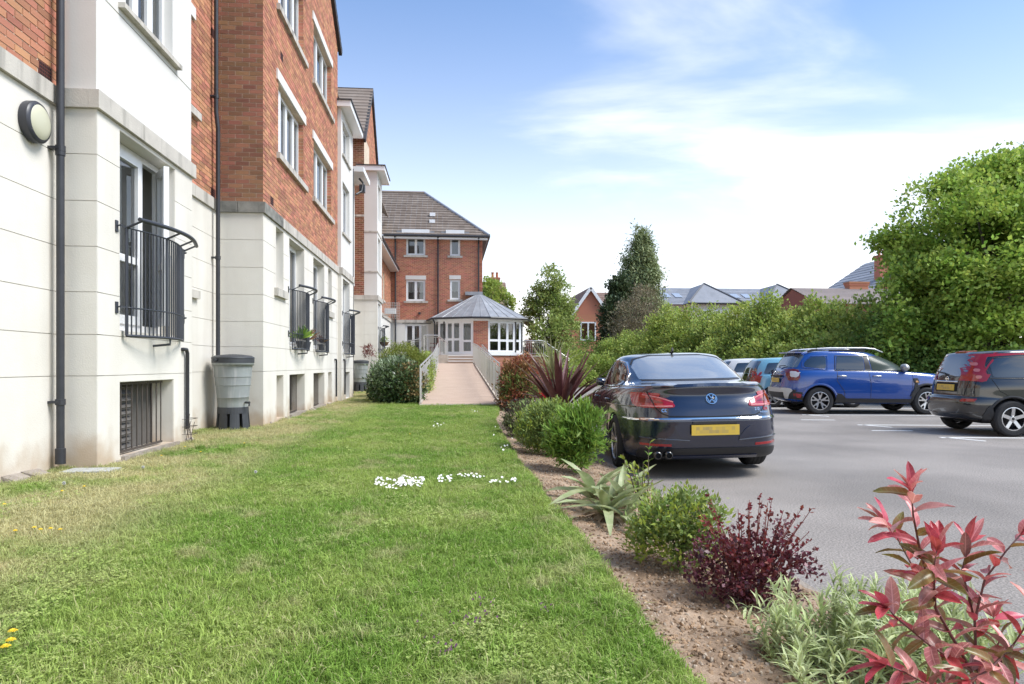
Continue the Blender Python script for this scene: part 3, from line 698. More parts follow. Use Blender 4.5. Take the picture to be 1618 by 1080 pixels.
# french window, one leaf open
b = MB(); rc = 0.17
b.obox(FB, 7.58, 7.64, -rc - 0.07, -rc, 1.63, 3.73); b.obox(FB, 8.96, 9.02, -rc - 0.07, -rc, 1.63, 3.73); b.obox(FB, 7.64, 8.96, -rc - 0.07, -rc, 3.66, 3.73); b.obox(FB, 7.64, 8.96, -rc - 0.07, -rc, 1.63, 1.72)
b.obox(FB, 8.46, 8.53, -rc - 0.07, -rc, 1.72, 3.66)
fwn = b.build('french_window', M_PVC, APT, fixn=True)
b = MB(); b.obox(FB, 7.64, 7.72, -rc - 0.05, -rc + 0.02, 1.72, 3.66); b.obox(FB, 8.37, 8.46, -rc - 0.05, -rc + 0.02, 1.72, 3.66); b.obox(FB, 7.72, 8.37, -rc - 0.05, -rc + 0.02, 3.57, 3.66); b.obox(FB, 7.72, 8.37, -rc - 0.05, -rc + 0.02, 1.72, 1.82); b.obox(FB, 7.72, 8.37, -rc - 0.05, -rc + 0.02, 2.42, 2.50)
cl_ = b.build('closed_leaf', M_PVC, fwn, fixn=True); pb = MB(); pane_quad(pb, FB, 7.72, 8.37, -rc - 0.02, 1.82, 3.57); pb.build('pane', M_GLASS, fwn)
la_ = math.radians(34)        # the open leaf stands out from the far jamb, almost edge-on
hx, hy = XB - rc + 0.02, 8.93
fo = Frame((hx, hy, 0), (math.sin(la_) * 1.0, -math.cos(la_), 0), (math.cos(la_), math.sin(la_), 0))
b = MB(); b.obox(fo, 0, 0.08, -0.03, 0.03, 1.73, 3.65); b.obox(fo, 0.34, 0.42, -0.03, 0.03, 1.73, 3.65); b.obox(fo, 0.08, 0.34, -0.03, 0.03, 3.56, 3.65); b.obox(fo, 0.08, 0.34, -0.03, 0.03, 1.73, 1.83); b.obox(fo, 0.08, 0.34, -0.03, 0.03, 2.42, 2.5)
b.build('open_leaf', M_PVC, fwn, fixn=True); pb = MB(); pane_quad(pb, fo, 0.08, 0.34, 0, 1.83, 3.56); pb.build('pane', M_GLASS, fwn)
b = MB(); b.obox(fo, 0.37, 0.395, 0.03, 0.06, 2.55, 2.58); b.obox(fo, 0.37, 0.395, 0.05, 0.062, 2.44, 2.58); b.build('leaf_handle', M_STEEL, fwn)
b = MB(); b.obox(FB, 7.3, 9.3, -1.5, -1.45, 1.4, 3.9); b.obox(FB, 7.3, 7.35, -1.45, -0.27, 1.4, 3.9); b.obox(FB, 9.25, 9.3, -1.45, -0.27, 1.4, 3.9); b.obox(FB, 7.3, 9.3, -1.45, -0.27, 1.4, 1.6); b.obox(FB, 7.3, 9.3, -1.45, -0.27, 3.8, 3.85)
b.build('interior', mat('pale_room', (0.5, 0.49, 0.46), 0.9), fwn, fixn=True)
b = MB()
for (p, q) in ((7.66, 8.22), (8.55, 8.70)):
    k = 14
    for i in range(k): b.quad(FB.p(p + (q - p) * i / k, -rc - 0.10 + 0.018 * math.sin(i * 2), 1.72), FB.p(p + (q - p) * (i + 1) / k, -rc - 0.10 + 0.018 * math.sin(i * 2 + 2), 1.72), FB.p(p + (q - p) * (i + 1) / k, -rc - 0.10 + 0.018 * math.sin(i * 2 + 2), 3.68), FB.p(p + (q - p) * i / k, -rc - 0.10 + 0.018 * math.sin(i * 2), 3.68))
b.build('curtain', M_CURT, fwn)
balcony(APT, FB, 7.62, 9.16)
grille(APT, FB, 7.60, 8.80, 0.30, 1.07, louvre=(7.6, 8.2))
# recessed wall between bay and wing
opsA = [(9.95, 10.60, 2.38, 3.76), (9.95, 10.60, 0.28, 1.05)]
w3 = backing(APT, 'lower_wall', FA, 9.61, 11.725, -0.3, 3.79, opsA, M_JOINT); blocks(w3, FA, 9.61, 11.73, opsA, M_BLOCK)
for o_ in opsA: reveal(APT, FA, *o_, 0.26, M_BLOCK)
window(APT, FA, *opsA[0], rec=0.14, lights=(1,), curtain='full'); sill(APT, FA, 9.85, 10.82, 2.38, 0.07, 0.12)
MB().obox(FA, 9.96, 10.59, -0.25, -0.22, 0.28, 1.05).build('vent_panel', M_LOUVRE, APT)
opsU = [(9.95, 10.58, 5.09, 6.46), (9.95, 10.58, 7.72, 9.1)]
wb2 = backing(APT, 'brick_wall', FA, 9.61, 11.73, FH, 10.2, opsU, M_MORTAR)
av2 = (11.45, 11.665, FH + 0.02, FH + 0.17); av3 = (11.45, 11.665, 6.6, 6.74)
bricks(wb2, FA, 9.61, 11.73, FH, 8.2, opsU + [av2, av3, (9.85, 10.72, 6.46, 6.64), (9.85, 10.85, 4.98, 5.09)], M_BRICK, indiv=lambda a, z: a > 10.5 and z < 5.1, phase=0.1)
airbrick(APT, FA, 11.45, FH + 0.025); airbrick(APT, FA, 11.45, 6.6)
for o_ in opsU: reveal(APT, FA, *o_, 0.26, M_BRICK, True); window(APT, FA, *o_, rec=0.14, lights=(1,), curtain='full')
sill(APT, FA, 9.85, 10.85, 5.09, 0.08, 0.11); lintel(APT, FA, 9.85, 10.72, 6.46, 6.64, 0.04)
band(APT, FA, 9.61, 11.73, 1.06)
# brick wing
FWr = fy(11.73)
w4 = backing(APT, 'wing_side_lower_wall', FWr, XR, XW, -0.3, 3.79, [], M_JOINT, 0.2); blocks(w4, FWr, XR, XW + 0.012, [], M_BLOCK)
w5 = backing(APT, 'wing_side_brick_wall', FWr, XR, XW, FH, 10.2, [], M_MORTAR, 0.2)
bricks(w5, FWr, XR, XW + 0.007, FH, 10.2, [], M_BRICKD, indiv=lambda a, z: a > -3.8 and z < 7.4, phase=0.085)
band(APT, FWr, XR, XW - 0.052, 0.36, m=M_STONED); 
OW_G = [(12.56, 13.12, 2.63, 3.74), (13.58, 14.96, 1.62, 3.72), (15.93, 17.32, 1.62, 3.72), (17.86, 18.40, 2.63, 3.74)]
OW_B = [(12.60, 13.12, 0.28, 1.07), (13.60, 15.02, 0.28, 1.07), (15.95, 17.34, 0.28, 1.07), (17.86, 18.40, 0.28, 1.07)]
w6 = backing(APT, 'wing_lower_wall', FW, 11.736, 19.36, -0.3, 3.79, OW_G + OW_B, M_JOINT); blocks(w6, FW, 11.73, 19.36, OW_G + OW_B, M_BLOCK)
for o_ in OW_G + OW_B: reveal(APT, FW, *o_, 0.26, M_BLOCK)
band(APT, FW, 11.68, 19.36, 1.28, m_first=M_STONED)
for o_ in (OW_G[0], OW_G[3]): window(APT, FW, *o_, rec=0.14, lights=(1,), curtain='full'); sill(APT, FW, o_[0] - 0.12, o_[1] + 0.14, 2.63, 0.07, 0.14)
for o_ in (OW_G[1], OW_G[2]): window(APT, FW, *o_, rec=0.16, lights=(1, 1), curtain='left', fw=0.07)
for o_ in (OW_B[1], OW_B[2]): grille(APT, FW, o_[0] + 0.02, o_[0] + 0.95, 0.30, 1.06, n_=9)
for o_ in (OW_B[0], OW_B[3]): MB().obox(FW, o_[0], o_[1], -0.25, -0.21, o_[2], o_[3]).build('vent_panel', M_BLOCK, APT)
balcony(APT, FW, 13.63, 15.0, bow=0.16); balcony(APT, FW, 15.98, 17.3, bow=0.16)
OU = [(12.75, 14.90, 5.09, 6.40), (15.98, 18.30, 5.09, 6.40), (12.75, 14.90, 7.77, 9.10), (15.98, 18.30, 7.77, 9.10)]
LI = [(o_[0] - 0.15, o_[1] + 0.15, o_[3], o_[3] + 0.19) for o_ in OU]; SI = [(o_[0] - 0.13, o_[1] + 0.22, o_[2] - 0.11, o_[2]) for o_ in OU]
vents = [(12.2, 12.415, FH + 0.09, FH + 0.23), (12.9, 13.115, 6.9, 7.04)]
w7 = backing(APT, 'wing_brick_wall', FW, 11.736, 19.36, FH, 10.2, OU, M_MORTAR)
bricks(w7, FW, 11.73, 19.36, FH, 10.2, OU + LI + SI + vents, M_BRICK, phase=0.11)
for v_ in vents: airbrick(APT, FW, v_[0], v_[2])
for k, o_ in enumerate(OU):
    reveal(APT, FW, *o_, 0.26, M_BRICK, True)
    window(APT, FW, *o_, rec=0.10, lights=(1.0, 1.0, 0.8), blank=0.35 if k % 2 == 0 else 0.0, curtain='sides')
    lintel(APT, FW, *LI[k], 0.035); sill(APT, FW, SI[k][0], SI[k][1], SI[k][3], 0.07)
# gable of the wing with brick face, verge and tiled roof
def gable(x, y0, y1, z0, zp, depth, m_roof=M_TILE):
    ym = (y0 + y1) / 2; st = MB(); z = z0
    b = MB(); b.add([(x, y0, z0), (x, y1, z0), (x, ym, zp), (x - 0.25, y0, z0), (x - 0.25, y1, z0), (x - 0.25, ym, zp)], [(0, 1, 2), (3, 5, 4), (0, 2, 5, 3), (1, 4, 5, 2), (0, 3, 4, 1)])
    gw = b.build('gable_wall', M_MORTAR, APT, fixn=True); row = 0; fr = fx(x)
    while z < zp - 0.1:
        t = (z + 0.075 - z0) / (zp - z0); a0, a1 = y0 + (ym - y0) * t, y1 + (ym - y1) * t
        a = a0; 
        while a < a1:
            e = min(a + (0.225 if a > a0 or row % 2 else 0.1125), a1)
            if e - a > 0.03: st.obox(fr, a + 0.005, e - 0.005, -0.003, 0.008, z + 0.005, z + 0.07)
            a = e
        z += 0.075; row += 1
    st.build('brickwork', M_BRICK, gw, kind='stuff', fixn=True)
    for (ya, yb) in ((y0 - 0.25, ym), (y1 + 0.25, ym)):
        za = z0 - 0.25 * (zp - z0) / (ym - y0); n_ = 16
        m = MB()
        for i in range(n_):
            t0, t1 = i / n_, (i + 1) / n_
            p0 = (ya + (yb - ya) * t0, za + (zp + 0.05 - za) * t0); p1 = (ya + (yb - ya) * (t1 + 0.01), za + (zp + 0.05 - za) * (t1 + 0.01))
            s = 1 if yb > ya else -1
            m.add([(x + 0.10, p0[0], p0[1] + 0.10), (x - depth, p0[0], p0[1] + 0.10), (x - depth, p1[0], p1[1] + 0.055), (x + 0.10, p1[0], p1[1] + 0.055),
                   (x + 0.10, p0[0], p0[1] + 0.04), (x - depth, p0[0], p0[1] + 0.04)], [(0, 1, 2, 3), (0, 4, 5, 1)])
        m.build('roof_slope', m_roof, APT, kind=None)
        MB().bar((x + 0.05, ya, za - 0.02), (x + 0.05, yb, zp - 0.0), 0.09, 0.16).build('verge', mat('dark_verge', (0.035, 0.033, 0.035), 0.6), APT)
gable(XW, 11.73, 19.36, 10.2, 12.8, 5.5)
b = MB()      # main roof behind the wings
n_ = 22
for i in range(n_):
    t0, t1 = i / n_, (i + 1) / n_
    x0_, x1_ = -3.65 - 4.6 * t0, -3.65 - 4.6 * t1; z0_, z1_ = 10.15 + 3.3 * t0, 10.15 + 3.3 * t1
    b.add([(x0_, -4, z0_ + 0.06), (x0_, 42, z0_ + 0.06), (x1_, 42, z1_ + 0.01), (x1_, -4, z1_ + 0.01), (x0_, -4, z0_), (x0_, 42, z0_)], [(0, 1, 2, 3), (0, 4, 5, 1)])
b.build('main_roof', M_TILE, APT)
b = MB(); b.box(-12, -4.25, -4, 41.3, -0.3, 10.1); b.build('core_walls', M_WHITE, APT)
MB().box(-4.25, -3.87, -4, -3.8, -0.3, 10.1).build('end_wall', M_BRICK, APT)
# second bay, full height render
O2 = [(19.62, 20.95, 1.62, 3.70), (20.15, 20.95, 0.28, 1.05), (19.62, 20.95, 5.0, 6.45), (19.62, 20.95, 7.2, 8.15)]
w8 = backing(APT, 'bay_wall', F2, 19.36, 21.70, -0.3, 3.79, O2[:2], M_JOINT); blocks(w8, F2, 19.36, 21.70, O2[:2], M_BLOCK)
for o_ in O2: reveal(APT, F2, *o_, 0.26, M_WHITE)
b = MB(); 
for r in grid_cut(19.36, 21.70, FH, 8.42, O2[2:]): b.obox(F2, r[0], r[1], -0.25, 0, r[2], r[3])
b.box(-3.85, X2 - 0.25, 19.4, 19.55, -0.3, 8.42); b.box(-3.85, X2 - 0.25, 21.55, 21.70, -0.3, 8.42)
b.build('bay_panel', M_WHITE, APT, fixn=True)
band(APT, F2, 19.33, 21.72, 1.2); window(APT, F2, *O2[0], rec=0.15, lights=(1, 1), curtain='left', fw=0.07)
for o_ in O2[2:]: window(APT, F2, *o_, rec=0.10, lights=(1, 1), curtain='full'); sill(APT, F2, o_[0] - 0.08, o_[1] + 0.1, o_[2], 0.05, 0.06)
MB().obox(F2, 20.15, 20.95, -0.25, -0.2, 0.28, 1.05).build('vent_panel', M_LOUVRE, APT)
balcony(APT, F2, 19.64, 20.95, bow=0.18)
MB().box(-3.9, X2 + 0.28, 19.25, 21.95, 8.42, 8.58).build('flat_roof_fascia', M_PVC, APT)
MB().box(-3.9, X2 + 0.31, 19.22, 21.98, 8.58, 8.62).build('flat_roof_edge', mat('dark_verge'), APT)
MB().box(-3.9, X2 + 0.22, 22.6, 24.4, 7.55, 7.72).build('canopy_fascia', M_PVC, APT)
MB().box(-3.9, -3.3, 22.7, 24.3, 4.0, 7.55).build('canopy_pier', M_WHITE, APT)
# recess beyond second bay, third wing, third bay
wb3 = backing(APT, 'brick_wall', FA, 21.70, 27.0, FH, 10.2, [(23.2, 23.9, 5.0, 6.4)], M_MORTAR); bricks(wb3, FA, 21.70, 27.0, FH, 10.2, [(23.2, 23.9, 5.0, 6.4)], M_BRICK)
w9 = backing(APT, 'lower_wall', FA, 21.70, 27.0, -0.3, 3.79, [], M_JOINT); blocks(w9, FA, 21.70, 27.0, [], M_BLOCK); band(APT, FA, 21.70, 27.0, 1.3)
window(APT, FA, 23.2, 23.9, 5.0, 6.4, rec=0.1, lights=(1,), curtain='full'); sill(APT, FA, 23.1, 24.05, 5.0)
FR3 = fy(27.0)
w10 = backing(APT, 'wing_side_lower_wall', FR3, XR, X4, -0.3, 3.79, [], M_JOINT, 0.2); blocks(w10, FR3, XR, X4 + 0.012, [], M_BLOCK, joints=(X3,))
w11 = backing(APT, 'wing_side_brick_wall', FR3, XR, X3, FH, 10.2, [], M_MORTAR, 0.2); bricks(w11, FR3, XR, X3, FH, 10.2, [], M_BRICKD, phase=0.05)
band(APT, FR3, XR, X4 - 0.052, 0.55); MB().obox(FR3, XR, X3, 0, 0.02, 7.02, 7.1).build('stone_strip', M_STONE, APT)
w12 = backing(APT, 'wing_brick_wall', F3, 27.2, 31.6, FH, 10.2, [], M_MORTAR); bricks(w12, F3, 28.7, 31.6, FH, 10.2, [], M_BRICK)
gable(X3, 27.0, 31.6, 10.2, 12.8, 4.5)
O4 = [(27.35, 28.3, 1.62, 3.7), (27.35, 28.3, 4.95, 6.3), (27.35, 28.3, 7.0, 8.4)]
b = MB()
for r in grid_cut(27.2, 28.7, -0.3, 8.8, O4): b.obox(F4, r[0], r[1], -0.2, 0, r[2], r[3])
b.box(X3, X4 - 0.001, 27.001, 27.2, FH, 8.8); b.box(X3, X4, 28.7, 28.85, -0.3, 8.8)
b.build('bay_panel', M_WHITE, APT, fixn=True)
for z in (4.86, 6.42): MB().box(X3, X4 + 0.02, 26.98, 28.86, z, z + 0.06).build('stone_strip', M_STONE, APT)
for o_ in O4: window(APT, F4, *o_, rec=0.08, lights=(1,), curtain='full')
band(APT, F4, 26.95, 28.9, 1.2)
balcony(APT, F4, 27.4, 28.3, bow=0.16, nb=10)
MB().box(X3 - 0.3, X4 + 0.3, 26.85, 29.1, 8.8, 8.98).build('flat_roof_fascia', M_PVC, APT)
MB().box(X3 - 0.3, X4 + 0.33, 26.82, 29.13, 8.98, 9.02).build('flat_roof_edge', mat('dark_verge'), APT)
# low link to the far building
FK = fx(-3.5)
wk = backing(APT, 'link_brick_wall', FK, 28.85, 41.3, FH, 6.8, [(33.4, 34.2, 4.7, 6.2), (36.6, 37.4, 4.7, 6.2)], M_MORTAR); bricks(wk, FK, 28.85, 41.3, FH, 6.8, [(33.4, 34.2, 4.7, 6.2), (36.6, 37.4, 4.7, 6.2)], M_BRICK)
for a in (33.4, 36.6): window(APT, FK, a, a + 0.8, 4.7, 6.2, rec=0.1, lights=(1,), curtain='full'); sill(APT, FK, a - 0.1, a + 0.9, 4.7)
backing(APT, 'link_lower_wall', FK, 28.85, 41.3, -0.3, 3.79, [], M_WHITE); band(APT, FK, 28.85, 41.3, 2.0)
MB().box(-3.9, -3.02, 28.9, 41.2, 6.8, 6.92).build('soffit', M_PVC, APT)
MB().tube([(-3.0, 28.9, 6.96), (-3.0, 41.2, 6.96)], 0.07, 8).build('gutter', M_PIPE, APT)
b = MB()
for i in range(14): b.add([(-3.0 - 0.35 * i, 28.9, 7.03 + 0.24 * i), (-3.0 - 0.35 * i, 41.6, 7.03 + 0.24 * i), (-3.37 - 0.35 * i, 41.6, 7.24 + 0.24 * i), (-3.37 - 0.35 * i, 28.9, 7.24 + 0.24 * i)], [(0, 1, 2, 3)])
b.build('link_roof', M_TILE, APT)
# downpipes
pipe(APT, [(-3.745, 6.98, 0.30), (-3.745, 6.98, 10.1)], 0.036, (0.9, 3.35, 5.8, 8.3))
MB().lathe([(0.036, 0.0), (0.046, 0.002), (0.046, 0.15), (0.036, 0.155)], (-3.745, 6.98, 0.30), 14).build('pipe_shoe', M_PIPE, APT, smooth=True, sharp=40)
MB().lathe([(0.036, 0.0), (0.043, 0.002), (0.043, 0.07), (0.036, 0.075)], (-3.745, 6.98, 3.28), 14).build('pipe_collar', M_PIPE, APT, smooth=True, sharp=40)
pipe(APT, [(-3.745, 11.50, 1.3), (-3.745, 11.50, 5.1), (-3.76, 11.46, 5.35), (-3.76, 11.46, 10.1)], 0.034, (3.0, 5.6, 8.0))
for (x, y, z0_, z1_) in ((XB + 0.05, 9.34, 0.42, 1.46), (XW + 0.05, 18.9, 0.40, 1.40), (X2 + 0.05, 19.75, 0.42, 1.40)):
    MB().tube([(x - 0.06, y - 0.10, z1_ + 0.0), (x, y - 0.10, z1_), (x, y - 0.03, z1_), (x, y, z1_ - 0.05), (x, y, z0_)], 0.024, 10).build('waste_pipe', M_PIPE, APT, smooth=True, sharp=60)
pipe(APT, [(-3.62, 21.85, 0.3), (-3.62, 21.85, 7.0)], 0.04, (3.0, 5.5)); pipe(APT, [(-3.02, 21.8, 0.35), (-3.02, 21.8, 7.4)], 0.035, ())
# hopper and branch pipes under the canopy
b = MB(); b.tube([(-3.0, 23.3, 7.5), (-2.85, 23.1, 7.3), (-2.9, 23.0, 7.0), (-3.05, 22.8, 6.85)], 0.035, 8); b.box(-2.98, -2.8, 23.05, 23.25, 7.0, 7.25); b.build('rainwater_hopper', M_PIPE, APT)
# broken concrete haunching along the foot of the wall
r = random.Random(3)
for (xp, y0_, y1_) in ((XR, 4.6, 7.05), (XB, 7.15, 9.5), (XW, 11.9, 19.2)):
    b = MB(); y = y0_
    while y < y1_:
        l_ = r.uniform(0.08, 0.3); dpt = r.uniform(0.03, 0.13) * (1.5 if xp == XR else 1); h = r.uniform(0.20, 0.27)
        vs_ = [(xp, y, 0.1), (xp + dpt, y + r.uniform(0, 0.03), 0.1), (xp + dpt * r.uniform(0.7, 1.1), y + l_, 0.1), (xp, y + l_, 0.1), (xp, y, h + 0.04), (xp + dpt * 0.8, y + 0.02, h - 0.01), (xp + dpt * 0.7, y + l_ - 0.02, h - 0.01 + r.uniform(-0.01, 0.01)), (xp, y + l_, h + 0.03)]
        b.add(vs_, [(0, 3, 2, 1), (4, 5, 6, 7), (0, 1, 5, 4), (1, 2, 6, 5), (2, 3, 7, 6), (3, 0, 4, 7)]); y += l_ * r.uniform(0.9, 1.4)
    b.build('concrete_haunch', M_CONC, APT, kind='stuff')
MB().box(XB - 0.2, XB + 0.05, 7.6, 9.1, 0.18, 0.285).build('basement_ledge', M_CONC, APT)
for o_ in OW_B[1:3]: MB().box(XW - 0.2, XW + 0.05, o_[0], o_[1], 0.18, 0.29).build('basement_ledge', M_CONC, APT)

# bulkhead lamp
LAMP = thing('wall_lamp', 'round charcoal bulkhead lamp with cream glass high on the near cream wall', 'lamp', (-3.838, 6.66, 3.49))
LAMP.parent = None
b = MB(); prof = [(0.0, 0.0), (0.182, 0.0), (0.187, 0.012), (0.187, 0.075), (0.175, 0.09), (0.155, 0.096)]
b.lathe(prof, (-3.838, 6.66, 3.49), 40, 'x'); b.build('lamp_body', mat('lamp_black', (0.035, 0.036, 0.045), 0.4), LAMP, smooth=True, sharp=35)
b = MB(); b.lathe([(0.157, 0.094), (0.145, 0.104), (0.10, 0.118), (0.05, 0.126), (0.001, 0.128)], (-3.838, 6.66, 3.49), 40, 'x'); b.build('diffuser', mat('cream_diffuser', (0.66, 0.64, 0.48), 0.35, trans=0.2), LAMP, smooth=True)
b = MB()
for a in (0.6, 2.2, 3.8, 5.4): b.lathe([(0.0, 0.094), (0.009, 0.094), (0.009, 0.086)], (-3.838, 6.66 + 0.155 * math.cos(a), 3.49 + 0.155 * math.sin(a)), 8, 'x')
b.build('screws', M_STEEL, LAMP)
# ------------------------------------------------------------------ far wing facing the camera, with sunroom
FAR = thing('brick_house_wing', 'three storey brick wing with brown hipped roof closing the far end of the garden', 'building', (-1, 41.5, 0.3))
FF = fy(41.5)
M_BRICKF = mat('far_brick', (0.45, 0.175, 0.105), 0.9, island=0.22, hue=0.012, var=0.6, vscale=0.8, col2=(0.39, 0.15, 0.095))
OF = [(-2.58, -1.44, 7.85, 9.0), (0.04, 0.65, 7.85, 9.0), (-2.58, -1.44, 5.1, 6.36), (0.04, 0.65, 5.2, 6.4)]
wf = backing(FAR, 'brick_wall', FF, -8, 2.0, FH, 9.0, OF, M_MORTAR); bricks(wf, FF, -3.95, 2.0, FH, 9.0, OF, M_BRICKF)
OG = [(-2.65, -1.25, 1.75, 3.72)]
backing(FAR, 'lower_wall', FF, -8, 2.0, -0.3, 3.79, OG, M_WHITE); band(FAR, FF, -3.9, 2.0, 1.5)
backing(FAR, 'side_wall', Frame((2.0, 0, 0), (0, 1, 0), (1, 0, 0)), 41.5, 51, -0.3, 9.0, [], M_BRICKF)
for i, o_ in enumerate(OF):
    reveal(FAR, FF, *o_, 0.26, M_WHITE); window(FAR, FF, *o_, rec=0.07, lights=(1, 1) if o_[1] - o_[0] > 1 else (1,), curtain='half' if i > 1 else 'none', fw=0.07)
    sill(FAR, FF, o_[0] - 0.15, o_[1] + 0.15, o_[2], 0.08, 0.12)
    if i > 1: lintel(FAR, FF, o_[0] - 0.04, o_[1] + 0.04, o_[3] + 0.03, o_[3] + 0.27, 0.03)
    else:
        MB().box(o_[0] - 0.25, o_[1] + 0.25, 41.2, 41.9, 9.07, 9.36).build('lintel', M_PVC, FAR)
        MB().box(o_[0] - 0.55, o_[0] - 0.25, 41.25, 41.9, 9.12, 9.26).build('lead_flashing', M_LEAD, FAR); MB().box(o_[1] + 0.25, o_[1] + 0.55, 41.25, 41.9, 9.12, 9.26).build('lead_flashing', M_LEAD, FAR)
reveal(FAR, FF, *OG[0], 0.26, M_WHITE); window(FAR, FF, *OG[0], rec=0.08, lights=(1, 1, 1), fw=0.08, curtain='none')
lintel(FAR, FF, -2.8, -1.1, 3.73, 3.785, 0.03, M_STONED)
rows = 17
for i in range(rows):      # each course of roof tiles
    t0, t1 = i / rows, (i + 1) / rows; m = MB()
    y0_, y1_ = 41.05 + 4.95 * t0, 41.05 + 4.95 * t1; z0_, z1_ = 8.98 + 3.7 * t0, 8.98 + 3.7 * t1; xr0, xr1 = 2.35 - 4.0 * t0, 2.35 - 4.0 * t1
    x = -8.0
    while x < xr0:
        e = min(x + 0.33, xr0); e1 = min(x + 0.33, xr1) if x < xr1 else xr1; s1 = min(x, xr1); dz = rnd.uniform(-0.008, 0.01)
        m.add([(x + 0.003, y0_, z0_ + 0.12 + dz), (e, y0_, z0_ + 0.12 + dz), (max(e1, s1), y1_, z1_ + 0.01), (s1 + 0.003, y1_, z1_ + 0.01), (x + 0.003, y0_, z0_ - 0.0), (e, y0_, z0_ - 0.0)], [(0, 1, 2, 3), (4, 5, 1, 0)]); x += 0.33
    m.build('tile_course', M_TILE, FAR)
    m = MB(); m.add([(xr0, y0_, z0_ + 0.05), (xr0, 51 - (y0_ - 41.05), z0_ + 0.05), (xr1, 51 - (y1_ - 41.05), z1_ + 0.02), (xr1, y1_, z1_ + 0.02)], [(0, 1, 2, 3)]); m.build('side_tile_course', M_TILE, FAR)
MB().tube([(2.38, 41.02, 9.03), (-1.65, 46.0, 12.74)], 0.09, 8).build('hip_tiles', M_LEAD, FAR); MB().tube([(-8, 46.0, 12.74), (-1.65, 46.0, 12.74)], 0.1, 8).build('ridge_tiles', M_TILE, FAR)
MB().box(-3.9, 2.3, 41.08, 41.12, 8.78, 8.93).build('fascia', M_PVC, FAR); MB().box(-3.9, 2.3, 41.12, 41.5, 8.80, 8.84).build('soffit', M_PVC, FAR)
MB().tube([(-3.9, 41.02, 8.96), (2.38, 41.02, 8.96)], 0.075, 8).build('gutter', M_PIPE, FAR); MB().tube([(2.38, 41.02, 8.96), (2.38, 51, 8.96)], 0.075, 8).build('gutter', M_PIPE, FAR)
for x in (-3.22, -0.68, 1.76): MB().tube([(x, 41.02, 8.9), (x, 41.4, 8.6), (x, 41.4, 1.2 if x < -3 else 3.9)], 0.05, 8).build('downpipe', M_PIPE, FAR)
for (x, t) in ((-1.05, 0.42), (-1.05, 0.26)):
    y_, z_ = 41.05 + 4.95 * t, 8.98 + 3.7 * t
    b = MB(); b.box(x - 0.17, x + 0.17, y_ - 0.12, y_ + 0.2, z_ + 0.02, z_ + 0.24); b.build('roof_vent', M_PVC, FAR)
MB().box(-1.85, -1.72, 41.36, 41.5, 4.3, 4.42).build('outside_lamp', M_PIPE, FAR)

# sunroom
SUNR = thing('sunroom', 'half octagonal glazed sunroom with lead roof and brick pier at the ramp head', 'sunroom', (1.78, 39.8, 0.3))
PTS = [(-0.95, 41.5), (-0.66, 39.9), (1.36, 38.85), (2.20, 38.85), (4.20, 39.9), (4.5, 41.5)]
def face(p, q): 
    p = Vector((*p, 0)); q = Vector((*q, 0)); u = (q - p).normalized(); return Frame(p, u, (u.y, -u.x, 0)), (q - p).length
for i in range(5):
    fr, Ln = face(PTS[i], PTS[i + 1])
    if i == 2:
        wp = backing(SUNR, 'brick_pier', fr, 0, Ln, 1.90, 3.80, [], M_MORTAR); bricks(wp, fr, 0, Ln, 1.9, 3.8, [], M_BRICKF)
    elif i in (1, 3):
        if i == 1:
            window(SUNR, fr, 0.02, 1.48, 1.90, 3.76, rec=0.03, lights=(1.05, 0.9, 1), transom=0.82, fw=0.07)
            window(SUNR, fr, 1.50, Ln - 0.02, 1.90, 3.76, rec=0.02, lights=(1,), transom=0.72, fw=0.10)
        else: window(SUNR, fr, 0.02, Ln - 0.02, 1.98, 3.76, rec=0.03, lights=(1, 0.85, 0.7, 0.6), transom=0.68, fw=0.07)
    else: window(SUNR, fr, 0.02, Ln - 0.02, 1.98, 3.76, rec=0.03, lights=(1,), fw=0.07)
    pl = backing(SUNR, 'plinth', fr, 0, Ln, -0.2, 1.78, [], M_MORTAR)
    bricks(pl, fr, 0, Ln, 0.2, 1.78, [], M_BRICKF)
    MB().obox(fr, -0.03, Ln + 0.03, -0.1, 0.09, 1.80, 1.90 if i != 3 else 1.97).build('sill', M_PVC, SUNR)
    MB().obox(fr, -0.03, Ln + 0.03, -0.08, 0.05, 3.76, 3.90).build('fascia', M_PVC, SUNR)
EP = [(-1.35, 41.5), (-0.98, 39.62), (1.25, 38.5), (2.3, 38.5), (4.52, 39.62), (4.9, 41.5)]; AP = (1.80, 41.35, 5.60)
for i in range(5):
    p, q = EP[i], EP[i + 1]; n_ = max(2, int(math.dist(p, q) / 0.55))
    for k in range(n_):      # lead bays between rolls
        a = [p[j] + (q[j] - p[j]) * k / n_ for j in (0, 1)]; c_ = [p[j] + (q[j] - p[j]) * (k + 1) / n_ for j in (0, 1)]
        MB().add([(a[0], a[1], 3.95), (c_[0], c_[1], 3.95), AP], [(0, 1, 2)]).build('lead_bay', M_LEAD, SUNR)
        MB().tube([(a[0], a[1], 3.96), AP], [0.022, 0.008], 5).build('lead_roll', M_LEAD, SUNR)
    MB().tube([(*p, 3.93), (*q, 3.93)], 0.06, 8).build('gutter', M_PIPE, SUNR)
MB().box(0.95, 2.0, 41.15, 41.5, 5.45, 5.66).build('lead_flashing', M_LEAD, SUNR)
MB().add([(p[0], p[1], 3.91) for p in EP], [tuple(range(6))]).build('soffit', M_PVC, SUNR)
MB().tube([(-0.95, 39.75, 3.9), (-0.85, 39.95, 3.7), (-0.85, 39.95, 1.8)], 0.045, 8).build('downpipe', M_PIPE, SUNR)
MB().add([(p[0], p[1], 1.86) for p in PTS], [tuple(range(6))]).build('floor_slab', M_WHITE, SUNR)

